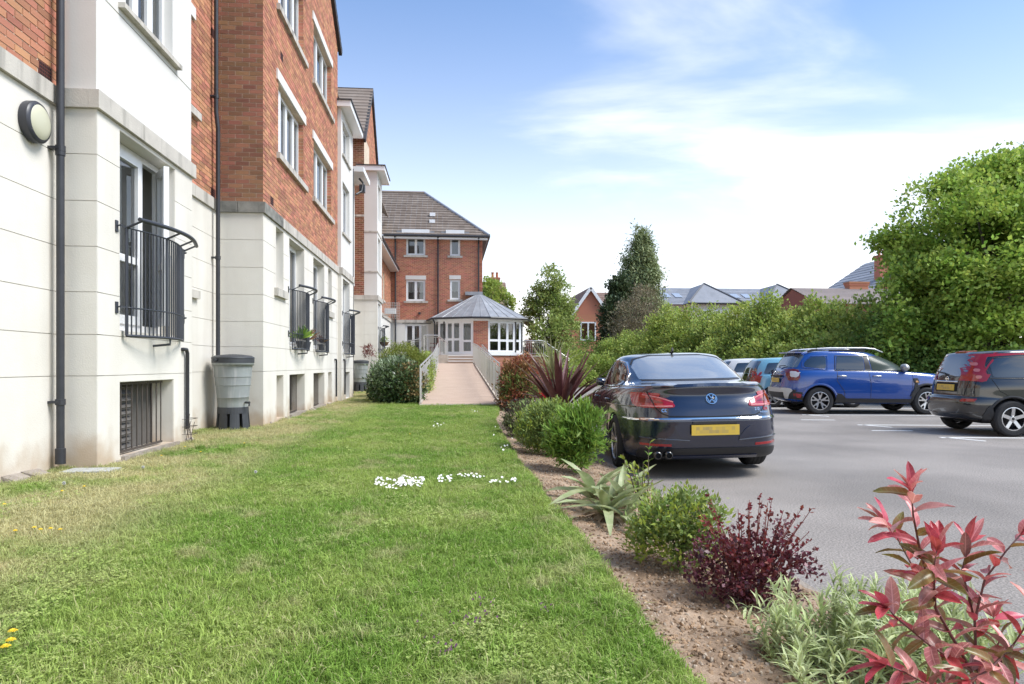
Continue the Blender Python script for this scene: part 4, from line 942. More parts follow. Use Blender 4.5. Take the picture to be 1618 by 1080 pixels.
# ramp, landing, steps, platform
M_RAMP = mat('tan_resin_surface', (0.50, 0.37, 0.28), 0.9, var=0.7, vscale=2.2, col2=(0.43, 0.31, 0.235), bump=0.25, bscale=120)
M_RAMPE = mat('ramp_edge', (0.55, 0.48, 0.40), 0.9, var=0.7, vscale=5)
RAMP = thing('ramp', 'long tan coloured access ramp rising from the lawn to the sunroom', 'ramp', (0.25, 17.5, 0.25))
rz = lambda y: 0.265 + (y - 17.5) * (1.33 - 0.265) / 15.5
def rx(y): t = (y - 17.5) / 15.5; return -0.70 + 0.2 * min(1, t * 2.2), 1.27 - 0.12 * t
n_ = 31
for i in range(n_):          # cast strips with thin joints
    y0_, y1_ = 17.5 + 15.5 * i / n_, 17.5 + 15.5 * (i + 1) / n_ - 0.012
    a, b_ = rx(y0_), rx(y1_)
    MB().add([(a[0], y0_, -0.2), (a[1], y0_, -0.2), (b_[1], y1_, -0.2), (b_[0], y1_, -0.2), (a[0], y0_, rz(y0_)), (a[1], y0_, rz(y0_)), (b_[1], y1_, rz(y1_)), (b_[0], y1_, rz(y1_))],
             [(4, 5, 6, 7), (0, 1, 5, 4), (1, 2, 6, 5), (2, 3, 7, 6), (3, 0, 4, 7)]).build('ramp_strip', M_RAMP, RAMP)
MB().box(-0.76, 1.42, 17.28, 17.495, -0.1, 0.262).build('threshold_slab', M_RAMPE, RAMP)
for s in (0, 1):
    P = []; b = MB()
    for i in range(12):
        y = 17.5 + 15.5 * i / 11; x = rx(y)[s] + (-0.035 if s == 0 else 0.035); P.append((x, y, rz(y) - 0.02))
    for i in range(11):
        p, q = P[i], P[i + 1]; b.add([(p[0] - 0.03, p[1], -0.2), (p[0] + 0.03, p[1], -0.2), (q[0] + 0.03, q[1], -0.2), (q[0] - 0.03, q[1], -0.2), (p[0] - 0.03, p[1], p[2] + 0.06), (p[0] + 0.03, p[1], p[2] + 0.06), (q[0] + 0.03, q[1], q[2] + 0.06), (q[0] - 0.03, q[1], q[2] + 0.06)], [(4, 5, 6, 7), (0, 1, 5, 4), (1, 2, 6, 5), (3, 0, 4, 7)])
    b.build('kerb_upstand', M_RAMPE, RAMP)
MB().box(-0.9, 1.25, 33.0, 34.2, -0.2, 1.33).build('landing', M_RAMP, RAMP)
STEPS = thing('garden_steps', 'short flight of pale steps between the ramp head and the sunroom doors', 'steps', (0.6, 34.2, 1.3))
for k in range(3): 
    MB().box(-0.05 + 0.25 * (0), 1.25, 34.2 + 0.3 * k, 39.0, 1.33 + 0.14 * k, 1.33 + 0.14 * (k + 1)).build('tread', M_RAMP, STEPS)
    MB().box(-0.05, 1.25, 34.17 + 0.3 * k, 34.20 + 0.3 * k, 1.41 + 0.14 * k, 1.475 + 0.14 * k).build('nosing', M_WHITE, STEPS)
MB().box(-1.3, -0.052, 34.2, 39.7, -0.2, 1.75).build('terrace', M_RAMPE, STEPS)
def railing(name, label, pts, h, cat='railing', sp=0.125, group=None):
    base = pts[0]; o = thing(name, label, cat, base, group=group)
    top = [Vector(p) + Vector((0, 0, h)) for p in pts]; low = [Vector(p) + Vector((0, 0, 0.10)) for p in pts]; mid = [Vector(p) + Vector((0, 0, h - 0.10)) for p in pts]
    MB().tube(top, 0.024, 8).build('handrail', M_STEEL, o, smooth=True, sharp=60)
    MB().tube(low, 0.012, 6).build('bottom_rail', M_STEEL, o); MB().tube(mid, 0.012, 6).build('top_rail', M_STEEL, o)
    for k in range(len(pts) - 1):
        p, q = Vector(pts[k]), Vector(pts[k + 1]); Ln = (q - p).length; m_ = max(1, int(Ln / sp)); per = max(1, round(1.3 / sp))
        for i in range(m_ + (k == len(pts) - 2)):
            c_ = p.lerp(q, i / m_)
            if i % per == 0: MB().tube([c_ - Vector((0, 0, 0.12)), c_ + Vector((0, 0, h))], 0.021, 8).build('post', M_STEEL, o)
            else: MB().tube([c_ + Vector((0, 0, 0.10)), c_ + Vector((0, 0, h - 0.10))], 0.007, 5).build('baluster', M_STEEL, o)
    return o
railing('ramp_railing', 'steel railing on the left edge of the ramp beside the big shrub', [(-0.74, 17.55, rz(17.55)), (-0.56, 24, rz(24)), (-0.54, 33, 1.33)], 0.96)
railing('ramp_railing', 'steel railing on the right edge of the ramp beside the red shrub', [(1.30, 17.75, rz(17.75)), (1.20, 30, rz(30)), (1.18, 34.0, 1.33)], 1.0)
railing('step_railing', 'slanting steel handrail on the left of the small steps', [(-0.52, 35.9, 1.75), (-0.06, 34.0, 1.33)], 0.98)
railing('terrace_railing', 'level steel railing along the terrace before the sunroom doors', [(-1.25, 34.3, 1.75), (-0.55, 34.3, 1.75)], 0.98)
railing('terrace_railing', 'steel railing in front of the white wall behind the big shrub', [(-3.4, 34.6, 1.2), (-1.4, 34.6, 1.6)], 0.98, sp=0.5)
DK = thing('side_terrace', 'brick faced terrace on the right of the sunroom', 'terrace', (4.9, 40.3, 0.3))
MB().box(4.3, 5.5, 39.3, 41.5, -0.2, 1.72).build('terrace_base', M_BRICKF, DK); MB().box(4.25, 5.55, 39.25, 41.5, 1.72, 1.80).build('coping', M_RAMPE, DK)
railing('side_terrace_railing', 'steel railing round the terrace right of the sunroom', [(4.3, 39.35, 1.80), (5.45, 39.35, 1.80), (6.9, 39.0, 0.75)], 0.85)
railing('stair_railing', 'sloping steel handrail beside the brick base right of the ramp', [(1.75, 36.6, 1.4), (1.85, 30.5, 0.75)], 0.95, sp=0.5)
def garden_chair(x, y, z, rz_, label):
    M_ = mat('dark_red_wood', (0.12, 0.035, 0.03), 0.6); t = thing('garden_chair', label, 'chair', (x, y, z))
    for i in range(4): MB().box(-0.22, 0.22, -0.2 + 0.11 * i, -0.11 + 0.11 * i, 0.42, 0.45).build('seat_slat', M_, t, local=True)
    for i in range(5): MB().box(-0.20 + 0.09 * i, -0.14 + 0.09 * i, 0.21, 0.235, 0.45, 0.92).build('back_slat', M_, t, local=True)
    MB().box(-0.24, 0.24, 0.20, 0.245, 0.90, 0.96).build('top_rail', M_, t, local=True)
    for sx in (-0.21, 0.21):
        for sy in (-0.2, 0.2): MB().box(sx - 0.022, sx + 0.022, sy - 0.022, sy + 0.022, 0, 0.42).build('leg', M_, t, local=True)
        MB().box(sx - 0.02, sx + 0.02, -0.2, 0.2, 0.62, 0.65).build('armrest', M_, t, local=True)
    t.rotation_euler[2] = rz_
garden_chair(4.75, 40.0, 1.80, 0.4, 'dark red wooden chair behind the railing right of the sunroom')
garden_chair(-0.75, 36.2, 1.75, -1.9, 'dark red wooden chair on the terrace before the sunroom doors')
# wire guarded floodlight and hanging basket on the far white bay
FL = thing('caged_floodlight', 'floodlight in a wire cage on an arm high before the far brick wall', 'floodlight', (-3.45, 29.9, 3.3))
b = MB(); x0_, x1_, y0_, z0_, z1_ = -3.35, -2.25, 31.0, 3.35, 4.05
for i in range(12): 
    x = x0_ + (x1_ - x0_) * i / 11; b.tube([(x, y0_, z0_), (x, y0_, z1_)], 0.006, 4); b.tube([(x, y0_ + 0.4, z0_), (x, y0_ + 0.4, z1_)], 0.006, 4); b.tube([(x, y0_, z1_), (x, y0_ + 0.4, z1_)], 0.006, 4)
for i in range(7):
    z = z0_ + (z1_ - z0_) * i / 6; b.tube([(x0_, y0_, z), (x1_, y0_, z), (x1_, y0_ + 0.4, z), (x0_, y0_ + 0.4, z), (x0_, y0_, z)], 0.006, 4)
b.build('cage', M_STEEL, FL); MB().box(-2.9, -2.4, 31.1, 31.3, 3.55, 3.8).build('lamp_head', M_PVC, FL); MB().tube([(-3.5, 31.2, 3.5), (-2.7, 31.2, 3.5)], 0.02, 6).build('arm', M_STEEL, FL)
HB = thing('hanging_basket', 'brown hanging flower basket beside the far white bay', 'basket', (-2.62, 28.0, 2.1))
MB().tube([(X4, 28.0, 2.65), (-2.62, 28.0, 2.62)], 0.012, 5).build('bracket', M_BLACKM, HB)
MB().lathe([(0.02, -0.18), (0.12, -0.14), (0.18, -0.03), (0.19, 0.0)], (-2.62, 28.0, 2.18), 14).build('bowl', mat('coir', (0.16, 0.09, 0.04), 0.9), HB, smooth=True)
for k in range(3): MB().tube([(-2.62 + 0.19 * math.cos(k * 2.1), 28.0 + 0.19 * math.sin(k * 2.1), 2.18), (-2.62, 28, 2.62)], 0.004, 4).build('chain', M_BLACKM, HB)

# ------------------------------------------------------------------ houses beyond the garden
def gable_house(name, label, x0, x1, y0, y1, ze, zr, axis, wallm, roofm, win=(), barge=None, z0=-0.3):
    t = thing(name, label, 'house', ((x0 + x1) / 2, y0, 0))
    b = MB(); b.box(x0, x1, y0, y1, z0, ze)
    if axis == 'y':
        xm = (x0 + x1) / 2; b.add([(x0, y0, ze), (x1, y0, ze), (xm, y0, zr), (x0, y1, ze), (x1, y1, ze), (xm, y1, zr)], [(0, 1, 2), (3, 5, 4)])
    else:
        ym = (y0 + y1) / 2; b.add([(x0, y0, ze), (x0, y1, ze), (x0, ym, zr), (x1, y0, ze), (x1, y1, ze), (x1, ym, zr)], [(0, 2, 1), (3, 4, 5)])
    b.build('wall', wallm, t)
    n_ = 12; ov = 0.3
    for s in (0, 1):
        m = MB()
        for i in range(n_):
            t0, t1 = i / n_, (i + 1) / n_; k = (zr - ze)
            if axis == 'y':
                xm = (x0 + x1) / 2; e = x0 - ov if s == 0 else x1 + ov; ez = ze - ov * k / (xm - x0)
                X = lambda q: e + (xm - e) * q; Z = lambda q: ez + (zr + 0.08 - ez) * q
                m.add([(X(t0), y0 - 0.25, Z(t0) + 0.10), (X(t0), y1 + 0.25, Z(t0) + 0.10), (X(t1), y1 + 0.25, Z(t1) + 0.05), (X(t1), y0 - 0.25, Z(t1) + 0.05), (X(t0), y0 - 0.25, Z(t0) + 0.04), (X(t0), y1 + 0.25, Z(t0) + 0.04)], [(0, 1, 2, 3), (0, 4, 5, 1)])
            else:
                ym = (y0 + y1) / 2; e = y0 - ov if s == 0 else y1 + ov; ez = ze - ov * k / (ym - y0)
                Y = lambda q: e + (ym - e) * q; Z = lambda q: ez + (zr + 0.08 - ez) * q
                m.add([(x0 - 0.15, Y(t0), Z(t0) + 0.10), (x1 + 0.15, Y(t0), Z(t0) + 0.10), (x1 + 0.15, Y(t1), Z(t1) + 0.05), (x0 - 0.15, Y(t1), Z(t1) + 0.05), (x0 - 0.15, Y(t0), Z(t0) + 0.04), (x1 + 0.15, Y(t0), Z(t0) + 0.04)], [(0, 1, 2, 3), (0, 4, 5, 1)])
        m.build('roof', roofm, t)
        if barge and axis == 'y':
            xm = (x0 + x1) / 2; e = x0 - ov if s == 0 else x1 + ov; ez = ze - ov * (zr - ze) / (xm - x0)
            MB().bar((e, y0 - 0.28, ez), (xm, y0 - 0.28, zr + 0.02), 0.05, 0.28).build('barge_board', barge, t)
    for (a0, a1, q0, q1) in win: window(t, fy(y0), a0, a1, q0, q1, rec=-0.09, lights=(1, 1), fw=0.09)
    return t
def chimney(parent, x, y, z0, z1, w_, d_, pots, m=None):
    m = m or M_BRICKF
    b = MB(); b.box(x - w_ / 2, x + w_ / 2, y - d_ / 2, y + d_ / 2, z0, z1 - 0.3); b.box(x - w_ / 2 - 0.05, x + w_ / 2 + 0.05, y - d_ / 2 - 0.05, y + d_ / 2 + 0.05, z1 - 0.3, z1 - 0.14); b.box(x - w_ / 2 - 0.09, x + w_ / 2 + 0.09, y - d_ / 2 - 0.09, y + d_ / 2 + 0.09, z1 - 0.14, z1)
    c_ = b.build('chimney', m, parent)
    for i in range(pots):
        px = x + (i - (pots - 1) / 2) * w_ / max(pots, 1)
        MB().lathe([(0.13, 0), (0.12, 0.45), (0.15, 0.46), (0.15, 0.55), (0.10, 0.55)], (px, y, z1), 12).build('chimney_pot', mat('terracotta', (0.42, 0.15, 0.07), 0.8), c_)
M_REDT = mat('red_clay_tile', (0.23, 0.14, 0.105), 0.9, var=0.8, vscale=0.9, col2=(0.18, 0.13, 0.11))
gable_house('gabled_house', 'red brick house gable with white barge boards between the pale tree and the conifer', 11.75, 15.35, 65, 74, 6.1, 8.65, 'y', M_BRICKF, M_REDT, win=((12.55, 14.1, 3.6, 5.4),), barge=M_PVC)
gable_house('tiled_house', 'brown tiled roof rising just behind the white barge boards', 15.5, 23, 72, 80, 6.8, 9.3, 'x', M_BRICKF, M_REDT)
h = gable_house('old_house', 'old house with a twin pot chimney right of the far brick wing', -3.0, 5.6, 66, 74, 5.6, 9.6, 'x', M_BRICKF, M_REDT); chimney(h, 4.55, 68.6, 6.5, 10.0, 0.9, 0.8, 2)
for o_ in [k for k in bpy.data.objects if k.name.startswith('chimney_pot')]: pass
h = gable_house('slate_terrace', 'long grey slate roofed terrace showing above the hedge', 20.5, 52, 76, 88, 8.2, 10.6, 'x', mat('pale_stucco', (0.62, 0.57, 0.48), 0.9), M_SLATE)
for xc in (29.6, 38.5, 47):
    b = MB(); b.add([(xc - 3.2, 73.5, 8.1), (xc + 3.2, 73.5, 8.1), (xc, 77.5, 10.75), (xc - 3.2, 80, 8.1), (xc + 3.2, 80, 8.1), (xc, 82, 10.7)], [(0, 1, 2), (0, 2, 5, 3), (1, 4, 5, 2)]); b.build('hipped_roof', M_SLATE, h)
    MB().box(xc - 2.9, xc + 2.9, 73.8, 76, -0.3, 8.1).build('bay_wall', MATS['pale_stucco'], h)
    for s in (-1, 1): MB().tube([(xc + s * 3.25, 73.45, 8.15), (xc, 77.5, 10.8)], 0.09, 6).build('hip_roll', mat('dark_slate_roll', (0.13, 0.13, 0.14), 0.7), h)
    MB().tube([(xc - 3.3, 73.4, 8.08), (xc + 3.3, 73.4, 8.08)], 0.09, 6).build('gutter', M_PIPE, h)
    window(h, fy(73.8), xc - 1.5, xc + 1.5, 5.8, 7.4, rec=-0.09, lights=(1, 1, 1), fw=0.1)
for xq in (25.0, 26.4, 33.5, 34.9, 43): 
    b = MB(); b.add([(xq, 78.0, 9.18), (xq + 0.9, 78.0, 9.18), (xq + 0.9, 79.6, 9.83), (xq, 79.6, 9.83)], [(0, 1, 2, 3)]); b.build('rooflight', mat('rooflight_glass', (0.32, 0.36, 0.42), 0.1), h)
h = gable_house('brick_cottage', 'low brick house with brick end gable and stubby chimney above the hedge', 27.6, 37, 49, 57, 5.9, 7.35, 'x', M_BRICKF, mat('pinkish_tile', (0.30, 0.25, 0.23), 0.9, var=0.8, vscale=0.8, col2=(0.24, 0.20, 0.19))); chimney(h, 33.1, 53, 6.8, 8.0, 1.6, 0.7, 0)
h = gable_house('tall_brick_house', 'tall house with slate roof and a tall chimney of four pots beside the big tree', 39.2, 53, 61, 72, 8.0, 12.4, 'y', M_BRICKF, M_SLATE); chimney(h, 42.3, 63, 8.0, 11.9, 1.7, 0.9, 4)
MB().tube([(41.8, 62.6, 11.7), (41.8, 62.6, 13.6)], 0.03, 5).build('aerial', M_STEEL, h)
# small garden shed roof right of the sunroom
b = MB(); SH = thing('lean_to_shelter', 'grey sloping roof shelter behind the terrace right of the sunroom', 'shelter', (6.0, 47, 0))
b.add([(4.8, 46, 4.6), (4.8, 49, 4.6), (7.6, 49, 2.6), (7.6, 46, 2.6)], [(0, 1, 2, 3)]); b.box(4.9, 7.4, 46.2, 48.8, -0.3, 2.5); b.build('roof', M_TILE, SH); MB().bar((4.75, 45.97, 4.6), (7.65, 45.97, 2.57), 0.05, 0.2).build('barge_board', M_PVC, SH)
# picket fence, bollard, aerial pole
PF = thing('picket_fence', 'low weathered picket fence beyond the dark spiky plant', 'fence', (9, 50, 0))
b = MB()
for i in range(34): x = 6.6 + i * 0.16; b.box(x, x + 0.085, 50, 50.025, 0.3, 1.55 + 0.03 * (i % 2))
b.build('pickets', mat('grey_timber', (0.42, 0.37, 0.31), 0.9), PF, kind='stuff')
for z in (0.6, 1.3): MB().box(6.5, 12.1, 50.025, 50.07, z, z + 0.08).build('rail', MATS['grey_timber'], PF)
MB().box(-5, 30, 60.5, 61, -0.2, 1.3).build('garden_bank', mat('bank_green', (0.05, 0.075, 0.02), 0.9, var=1, vscale=1.5), kind='structure')
BO = thing('bollard', 'yellow and white marker post at the far end of the car park', 'bollard', (11.2, 52, 0))
for k, (z0_, z1_, m_) in enumerate(((0.0, 0.45, M_PVC), (0.45, 0.7, mat('marker_yellow', (0.7, 0.5, 0.05), 0.5)), (0.7, 1.15, M_PVC))): MB().lathe([(0.0, z0_), (0.09, z0_), (0.09, z1_), (0.0, z1_)], (11.2, 52, 0), 12).build('band', m_, BO, smooth=True, sharp=40)
TV = thing('aerial_pole', 'thin pole with a small aerial left of the pale green tree', 'aerial', (6.2, 60, 0)); MB().tube([(6.2, 60, 0), (6.2, 60, 7.8)], 0.03, 6).build('pole', M_STEEL, TV); MB().bar((5.7, 60, 7.7), (6.5, 60, 7.75), 0.03).build('crossbar', M_STEEL, TV)
# ------------------------------------------------------------------ cars
def paint(name, col, rough=0.25, coat=1.0, metal=0.0):
    return mat(name, col, rough, metal=metal, coat=coat, spec=0.6, coat_ior=1.6)
M_CGLASS = mat('car_glass', (0.012, 0.014, 0.014), 0.02, spec=0.9, ior=1.75)
M_TYRE = mat('tyre_rubber', (0.022, 0.022, 0.023), 0.85, bump=0.2, bscale=80)
M_ALLOY = mat('alloy', (0.62, 0.62, 0.62), 0.28, metal=0.85)
M_ALLOYD = mat('alloy_black', (0.02, 0.02, 0.022), 0.35)
M_TRIM = mat('black_trim', (0.022, 0.022, 0.024), 0.5, var=0.4, vscale=20)
M_CHROME = mat('chrome', (0.78, 0.78, 0.78), 0.09, metal=1.0)
M_RED = mat('lamp_red', (0.34, 0.005, 0.010), 0.12, coat=1.0)
M_REDD = mat('lamp_dark_red', (0.16, 0.004, 0.008), 0.1, coat=1.0)
M_REDL = mat('lamp_pink', (0.60, 0.18, 0.18), 0.2, coat=1.0)
M_LENS = mat('clear_lens', (0.55, 0.55, 0.55), 0.1, coat=1.0)
M_UNDER = mat('underbody', (0.01, 0.01, 0.011), 0.9)
def plate_mat():
    m = bpy.data.materials.new('number_plate'); m.use_nodes = True; t = m.node_tree; b = t.nodes['Principled BSDF']; l = t.links.new; MATS['plate'] = m
    tc_ = t.nodes.new('ShaderNodeTexCoord'); sn = t.nodes.new('ShaderNodeVectorMath'); sn.operation = 'SNAP'; sn.inputs[1].default_value = (0.03, 0.035, 0.035); l(tc_.outputs['Object'], sn.inputs[0])
    wn = t.nodes.new('ShaderNodeTexWhiteNoise'); l(sn.outputs[0], wn.inputs['Vector'])
    sx = t.nodes.new('ShaderNodeSeparateXYZ'); l(tc_.outputs['Object'], sx.inputs[0])
    def band_(o, lim):
        a = t.nodes.new('ShaderNodeMath'); a.operation = 'ABSOLUTE'; l(o, a.inputs[0]); c = t.nodes.new('ShaderNodeMath'); c.operation = 'LESS_THAN'; l(a.outputs[0], c.inputs[0]); c.inputs[1].default_value = lim; return c.outputs[0]
    f = t.nodes.new('ShaderNodeMath'); f.operation = 'MULTIPLY'; l(band_(sx.outputs[1], 0.215), f.inputs[0]); l(band_(sx.outputs[2], 0.036), f.inputs[1])
    k = t.nodes.new('ShaderNodeMath'); k.operation = 'MULTIPLY'; l(f.outputs[0], k.inputs[0]); l(wn.outputs['Value'], k.inputs[1])
    k2 = t.nodes.new('ShaderNodeMath'); k2.operation = 'MULTIPLY'; l(k.outputs[0], k2.inputs[0]); k2.inputs[1].default_value = 0.75
    mx = t.nodes.new('ShaderNodeMix'); mx.data_type = 'RGBA'; l(k2.outputs[0], mx.inputs[0]); mx.inputs[6].default_value = (0.72, 0.50, 0.07, 1); mx.inputs[7].default_value = (0.36, 0.27, 0.14, 1)
    l(mx.outputs[2], b.inputs['Base Color']); b.inputs['Roughness'].default_value = 0.4; return m
M_PLATE = plate_mat()
def ring_curve(k, nh):
    """half outline from rear centre to front centre for one slice"""
    xr, xf, w_, nr, nf = k['xr'], k['xf'], k['w'], k['nr'], k['nf']; xc = k.get('xc', (xr + xf) / 2)
    def quarter(x_end, n_):
        t = np.linspace(0, PI / 2, 400); X = xc + (x_end - xc) * np.cos(t) ** (2 / n_); Y = w_ * np.sin(t) ** (2 / n_)
        s = np.concatenate([[0], np.cumsum(np.hypot(np.diff(X), np.diff(Y)))]); q = np.linspace(0, s[-1], nh + 1)
        return np.interp(q, s, X), np.interp(q, s, Y)
    xa, ya = quarter(xr, nr); xb, yb = quarter(xf, nf)
    X = np.concatenate([xa, xb[::-1][1:]]); Y = np.concatenate([ya, yb[::-1][1:]])
    u = (X - xr) / (xf - xr); Z = k['zr'] * (1 - u) * (1 - 2 * u) + k['zm'] * 4 * u * (1 - u) + k['zf'] * u * (2 * u - 1)
    return X, Y, Z
def car_body(keys, nh=34, sub=5):
    F = ['zr', 'zm', 'zf', 'xr', 'xf', 'w', 'nr', 'nf', 'xc']
    for k in keys: k.setdefault('xc', (k['xr'] + k['xf']) / 2)
    A = np.array([[k[f] for f in F] for k in keys]); n_ = len(keys)
    T = np.zeros_like(A)                       # monotone slopes
    for c in range(A.shape[1]):
        d = np.diff(A[:, c])
        for i in range(1, n_ - 1): T[i, c] = 0 if d[i - 1] * d[i] <= 0 else 2 * d[i - 1] * d[i] / (d[i - 1] + d[i])
        T[0, c] = d[0]; T[-1, c] = d[-1]
    rings = []
    for i in range(n_ - 1):
        for s in range(sub if i < n_ - 1 else 1):
            t = s / sub; h00 = 2 * t**3 - 3 * t**2 + 1; h10 = t**3 - 2 * t**2 + t; h01 = -2 * t**3 + 3 * t**2; h11 = t**3 - t**2
            rings.append(h00 * A[i] + h10 * T[i] + h01 * A[i + 1] + h11 * T[i + 1])
    rings.append(A[-1]); V = []; Fc = []
    for r in rings:
        X, Y, Z = ring_curve(dict(zip(F, r)), nh)
        full = [(X[i], Y[i], Z[i]) for i in range(len(X))] + [(X[i], -Y[i], Z[i]) for i in range(len(X) - 2, 0, -1)]
        V += full; m_ = len(full)
    R = len(rings)
    for a in range(R - 1):
        for j in range(m_): j2 = (j + 1) % m_; Fc.append((a * m_ + j, a * m_ + j2, (a + 1) * m_ + j2, (a + 1) * m_ + j))
    for (base, rev) in ((0, True), ((R - 1) * m_, False)):
        h = m_ // 2
        for j in range(h):
            a, b_, c, d = base + j, base + j + 1, base + (m_ - j - 1) % m_, base + (m_ - j) % m_
            f = (a, b_, c) if j == 0 else ((a, b_, d) if j == h - 1 else (a, b_, c, d))
            if j == 0: f = (base, base + 1, base + m_ - 1)
            elif j == h - 1: f = (base + j, base + j + 1, base + (m_ - j))
            Fc.append(tuple(reversed(f)) if not rev else f)
    return V, Fc
def rounded(pts, r, k=4):
    out = []; n_ = len(pts)
    for i in range(n_):
        p = Vector(pts[i]); a = Vector(pts[i - 1]); b = Vector(pts[(i + 1) % n_]); da = (a - p); db = (b - p); rr = min(r, da.length * 0.45, db.length * 0.45)
        s = p + da.normalized() * rr; e = p + db.normalized() * rr
        for j in range(k + 1): t = j / k; out.append(tuple(s * (1 - t) ** 2 + p * 2 * t * (1 - t) + e * t * t))
    return out
class Car:
    def __init__(s, name, label, keys, body_mat, wheels, group='parked cars', wr=0.33):
        s.t = thing(name, label, 'car', (0, 0, 0), group=group)
        V, F = car_body(keys); s.bvh = BVHTree.FromPolygons([Vector(v) for v in V], F)
        me = bpy.data.meshes.new('body'); me.from_pydata([tuple(map(float, v)) for v in V], [], F); me.materials.append(body_mat); me.materials.append(M_UNDER)
        bm = bmesh.new(); bm.from_mesh(me); bmesh.ops.remove_doubles(bm, verts=bm.verts, dist=1e-4); bmesh.ops.recalc_face_normals(bm, faces=bm.faces); bm.to_mesh(me); bm.free()
        o = bpy.data.objects.new('body', me); COL.objects.link(o); o.parent = s.t
        m = MB(); ra = wheels['arch']
        for x in wheels['x']:
            for sy in (-1, 1): m.lathe([(ra, sy * 0.52), (ra, sy * 1.2)], (x, 0, wr), 40, 'y', close=True)
        cut_ = m.build('cutter', M_UNDER, fixn=True)
        md = o.modifiers.new('b', 'BOOLEAN'); md.operation = 'DIFFERENCE'; md.object = cut_; md.solver = 'EXACT'
        dg = bpy.context.evaluated_depsgraph_get(); me2 = bpy.data.meshes.new_from_object(o.evaluated_get(dg)); o.modifiers.clear(); o.data = me2; me2.name = 'body'
        cm = cut_.data; bpy.data.objects.remove(cut_); bpy.data.meshes.remove(cm)
        me2.materials.clear(); me2.materials.append(body_mat); me2.materials.append(M_UNDER)
        for p in me2.polygons:
            c = p.center; p.use_smooth = True; p.material_index = 0
            for x in wheels['x']:
                d = math.hypot(c.x - x, c.z - wr); 
                if (d < ra - 0.004 and abs(abs(c.y) - 0.52) < 0.01) or (abs(d - ra) < 0.012 and abs((Vector((p.normal.x, 0, p.normal.z))).length) > 0.97 and abs(c.y) > 0.5 and (Vector((c.x - x, 0, c.z - wr)).normalized().dot(p.normal) < -0.9)): p.material_index = 1
            if c.z < keys[1]['zm'] - 0.03: p.material_index = 1
        me2.set_sharp_from_angle(angle=math.radians(38)); s.body = o; s.wr = wr; s.wx = wheels['x']
    def project(s, axis, u, v):
        """axis 'rear','front','left','right' or angle in degrees (0 = seen from the rear)"""
        if axis in ('left', 'right'):
            sy = 1 if axis == 'left' else -1; o = Vector((u, sy * 3, v)); d = Vector((0, -sy, 0))
        else:
            ang = {'rear': 0, 'front': 180}.get(axis, axis); a = math.radians(ang)
            d = Vector((math.cos(a), -math.sin(a), 0)); side = Vector((math.sin(a), math.cos(a), 0)); o = side * u - d * 5; o.z = v
        h = s.bvh.ray_cast(o, d)
        if h[0] is None: return None
        n_ = h[1]
        if n_.dot(d) > 0: n_ = -n_
        if axis == 'rear':
            q = s.bvh.ray_cast(Vector((-5, 0, v)), d)
            if q[0] is not None and h[0].x > q[0].x + 0.30: return None
        return h[0], n_
    def decal(s, name, axis, poly, mat_, off=0.004, r=0.0, gstep=0.035, parent=None, thick=0.0):
        if r: poly = rounded(poly, r)
        P = [Vector(p) for p in poly]; dense = []
        for i in range(len(P)):
            a, b_ = P[i], P[(i + 1) % len(P)]; k = max(1, int((b_ - a).length / gstep))
            for j in range(k): dense.append(a.lerp(b_, j / k))
        xs_ = [p.x for p in P]; ys_ = [p.y for p in P]; pts = list(dense)
        def inside(x, y):
            c = False; j = len(P) - 1
            for i in range(len(P)):
                if (P[i].y > y) != (P[j].y > y) and x < (P[j].x - P[i].x) * (y - P[i].y) / (P[j].y - P[i].y) + P[i].x: c = not c
                j = i
            return c
        y = min(ys_) + gstep / 2
        while y < max(ys_):
            x = min(xs_) + gstep / 2
            while x < max(xs_):
                if inside(x, y) and min((Vector((x, y)) - q).length for q in dense) > gstep * 0.4: pts.append(Vector((x, y)))
                x += gstep
            y += gstep
        nb = len(dense)
        vv, _, ff, *_r = delaunay_2d_cdt(pts, [], [list(range(nb))], 1, 1e-6)
        H = [s.project(axis, q.x, q.y) for q in vv]; ok = [h is not None for h in H]; idx = {}; V = []
        for i, h in enumerate(H):
            if h: idx[i] = len(V); V.append(h[0] + h[1] * off)
        F = [tuple(idx[i] for i in f) for f in ff if all(ok[i] for i in f) and inside(sum(vv[i].x for i in f) / len(f), sum(vv[i].y for i in f) / len(f))]
        if not F: return None
        me = bpy.data.meshes.new(name); me.from_pydata([tuple(v) for v in V], [], F); me.materials.append(mat_)
        bm = bmesh.new(); bm.from_mesh(me); bmesh.ops.recalc_face_normals(bm, faces=bm.faces)
        ctr = Vector((0, 0, 0.7))
        if sum((f.normal.dot(f.calc_center_median() - ctr)) for f in bm.faces) < 0: bmesh.ops.reverse_faces(bm, faces=bm.faces)
        if thick:      # give the piece a skirt down to the body
            ed = [e for e in bm.edges if e.is_boundary]; r_ = bmesh.ops.extrude_edge_only(bm, edges=ed)
            nv = [g_ for g_ in r_['geom'] if isinstance(g_, bmesh.types.BMVert)]
            for v in nv:
                q = s.bvh.find_nearest(v.co); v.co = q[0] - q[1].normalized() * 0.0 if q[0] else v.co
        bm.to_mesh(me); bm.free(); me.polygons.foreach_set('use_smooth', [True] * len(me.polygons)); me.set_sharp_from_angle(angle=math.radians(40))
        o = bpy.data.objects.new(name, me); COL.objects.link(o); o.parent = parent or s.t; return o
